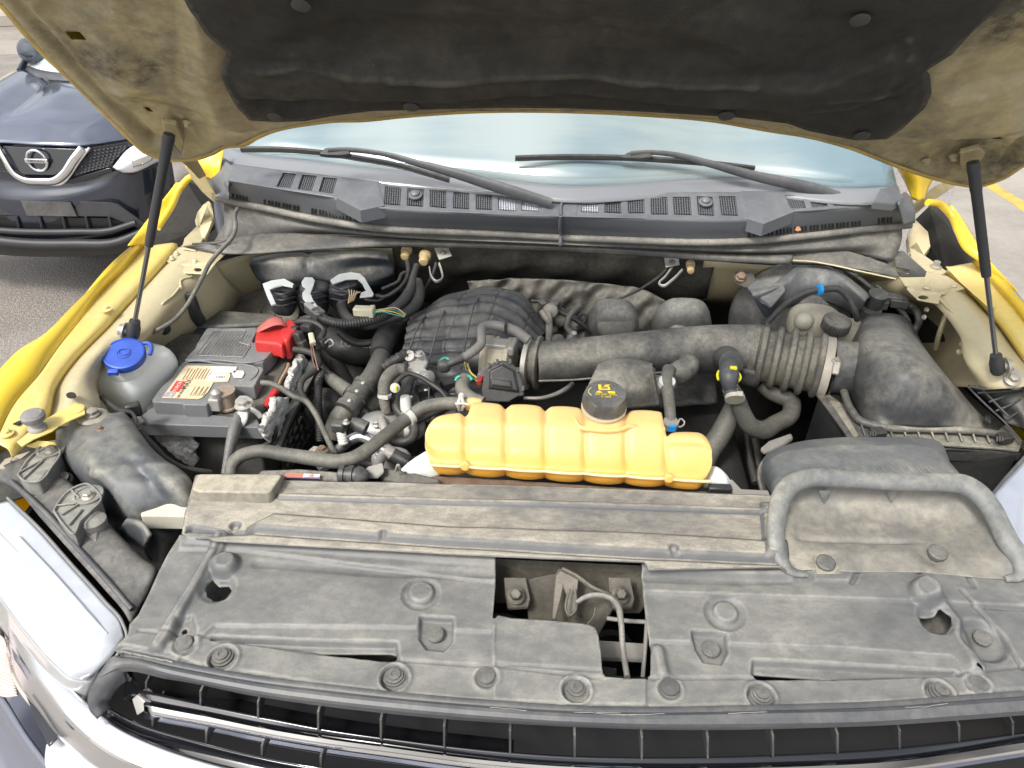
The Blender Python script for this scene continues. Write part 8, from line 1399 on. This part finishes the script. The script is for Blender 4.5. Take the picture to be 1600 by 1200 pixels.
text('lettering', 'AB', V3((486, 743, 1.1235)), (1, 0, 0), (0, .5, .8), .007, INKR, rl_)
cq = thing('ribbed_coupling', 'ribbed grey coupling on the rail behind the beam', 'coupling', V3((547, 742, 1.1))); q0, q1 = V3((528, 741, 1.12)), V3((570, 744, 1.12))
lathe('coupling_body', q0, q1-q0, [(.008, 0), (.017, .004), (.017, .012), (.014, .013), (.014, .018), (.017, .019), (.017, .027), (.014, .028), (.014, .033), (.017, .034), (.016, .040), (.010, .050), (.007, .052)], BLKD, cq, n=28, auto=30)
t = thing('rough_lagging', 'rough fibrous grey lagging strip at the left foot of the tank', 'lagging', V3((640, 745, 1.09))); slab('lagging_strip', [(598, 730, 1.11), (640, 736, 1.11), (690, 748, 1.105), (684, 756, 1.10), (640, 756, 1.10), (600, 748, 1.10), (592, 740, 1.10)], FOIL, t, thick=.012, bevel=.004)
slab('bracket_tab', [(575, 728, 1.12), (598, 722, 1.125), (600, 736, 1.12), (590, 745, 1.11), (560, 744, 1.11)], BRACE, t, thick=.006, bevel=.002); tube('split_pin', [(618, 736, 1.12), (622, 726, 1.14), (626, 736, 1.12)], 2, BRACE, t)
t = thing('radiator_bracket', 'brown-stained angle bracket beneath the long grey hose', 'bracket', V3((505, 700, 1.05))); slab('bracket_face', [(478, 706, 1.05), (490, 696, 1.06), (512, 698, 1.06), (524, 712, 1.05), (512, 728, 1.04), (500, 732, 1.04)], BRACE, t, thick=.012, bevel=.002); bolt(V3((503, 704, 1.066)), r=.007, mat=RUST, parent=t, h=.008)
t = thing('apron_sensor', 'small black sensor with clip on the beige apron by the battery', 'sensor', V3((240, 498, 1.13))); blob('sensor_body', V3((243, 501, 1.12)), (.014, .012, .028), BLK, t, e=3); tube('hook', [(236, 494, 1.14), (235, 499, 1.13), (240, 505, 1.12)], 1.8, BLK, t); blob('sensor_foot', V3((253, 512, 1.10)), (.018, .012, .016), BLK, t, e=3)
t = thing('wheel_sensor_plug', 'black plug hanging on the hose by the left shelf', 'wiring connector', V3((300, 475, 1.1))); tube('plug_stem', [(296, 458, 1.15), (300, 470, 1.13), (305, 490, 1.09), (310, 500, 1.06)], [7, 8, 10, 11], BLKD, t, ns=12)
t = thing('strut_tower', 'dim round strut tower hollow behind the battery', 'strut tower', V3((395, 480, 1.0))); lathe('tower_cup', V3((398, 492, .98)), (0, -.3, 1), [(.11, -.05), (.115, 0), (.10, .012), (.07, .014), (.065, .006), (.02, .004), (.018, .012), (.001, .012)], dusty('tower dust', (.10, .09, .07), DUST, .6, .3, 10, .7), t, n=48)
tag(blob('dark_canister', V3((505, 640, .95)), (.05, .04, .05), BLK, None), 'black rounded canister in the shade behind the battery tray', 'canister')
# wheel-well details
tag(tube('pale_rod', [(205, 645, 1.06), (215, 652, 1.06), (222, 660, 1.05)], 4, ALU, None), 'short metallic rod end below the washer bottle', 'rod')
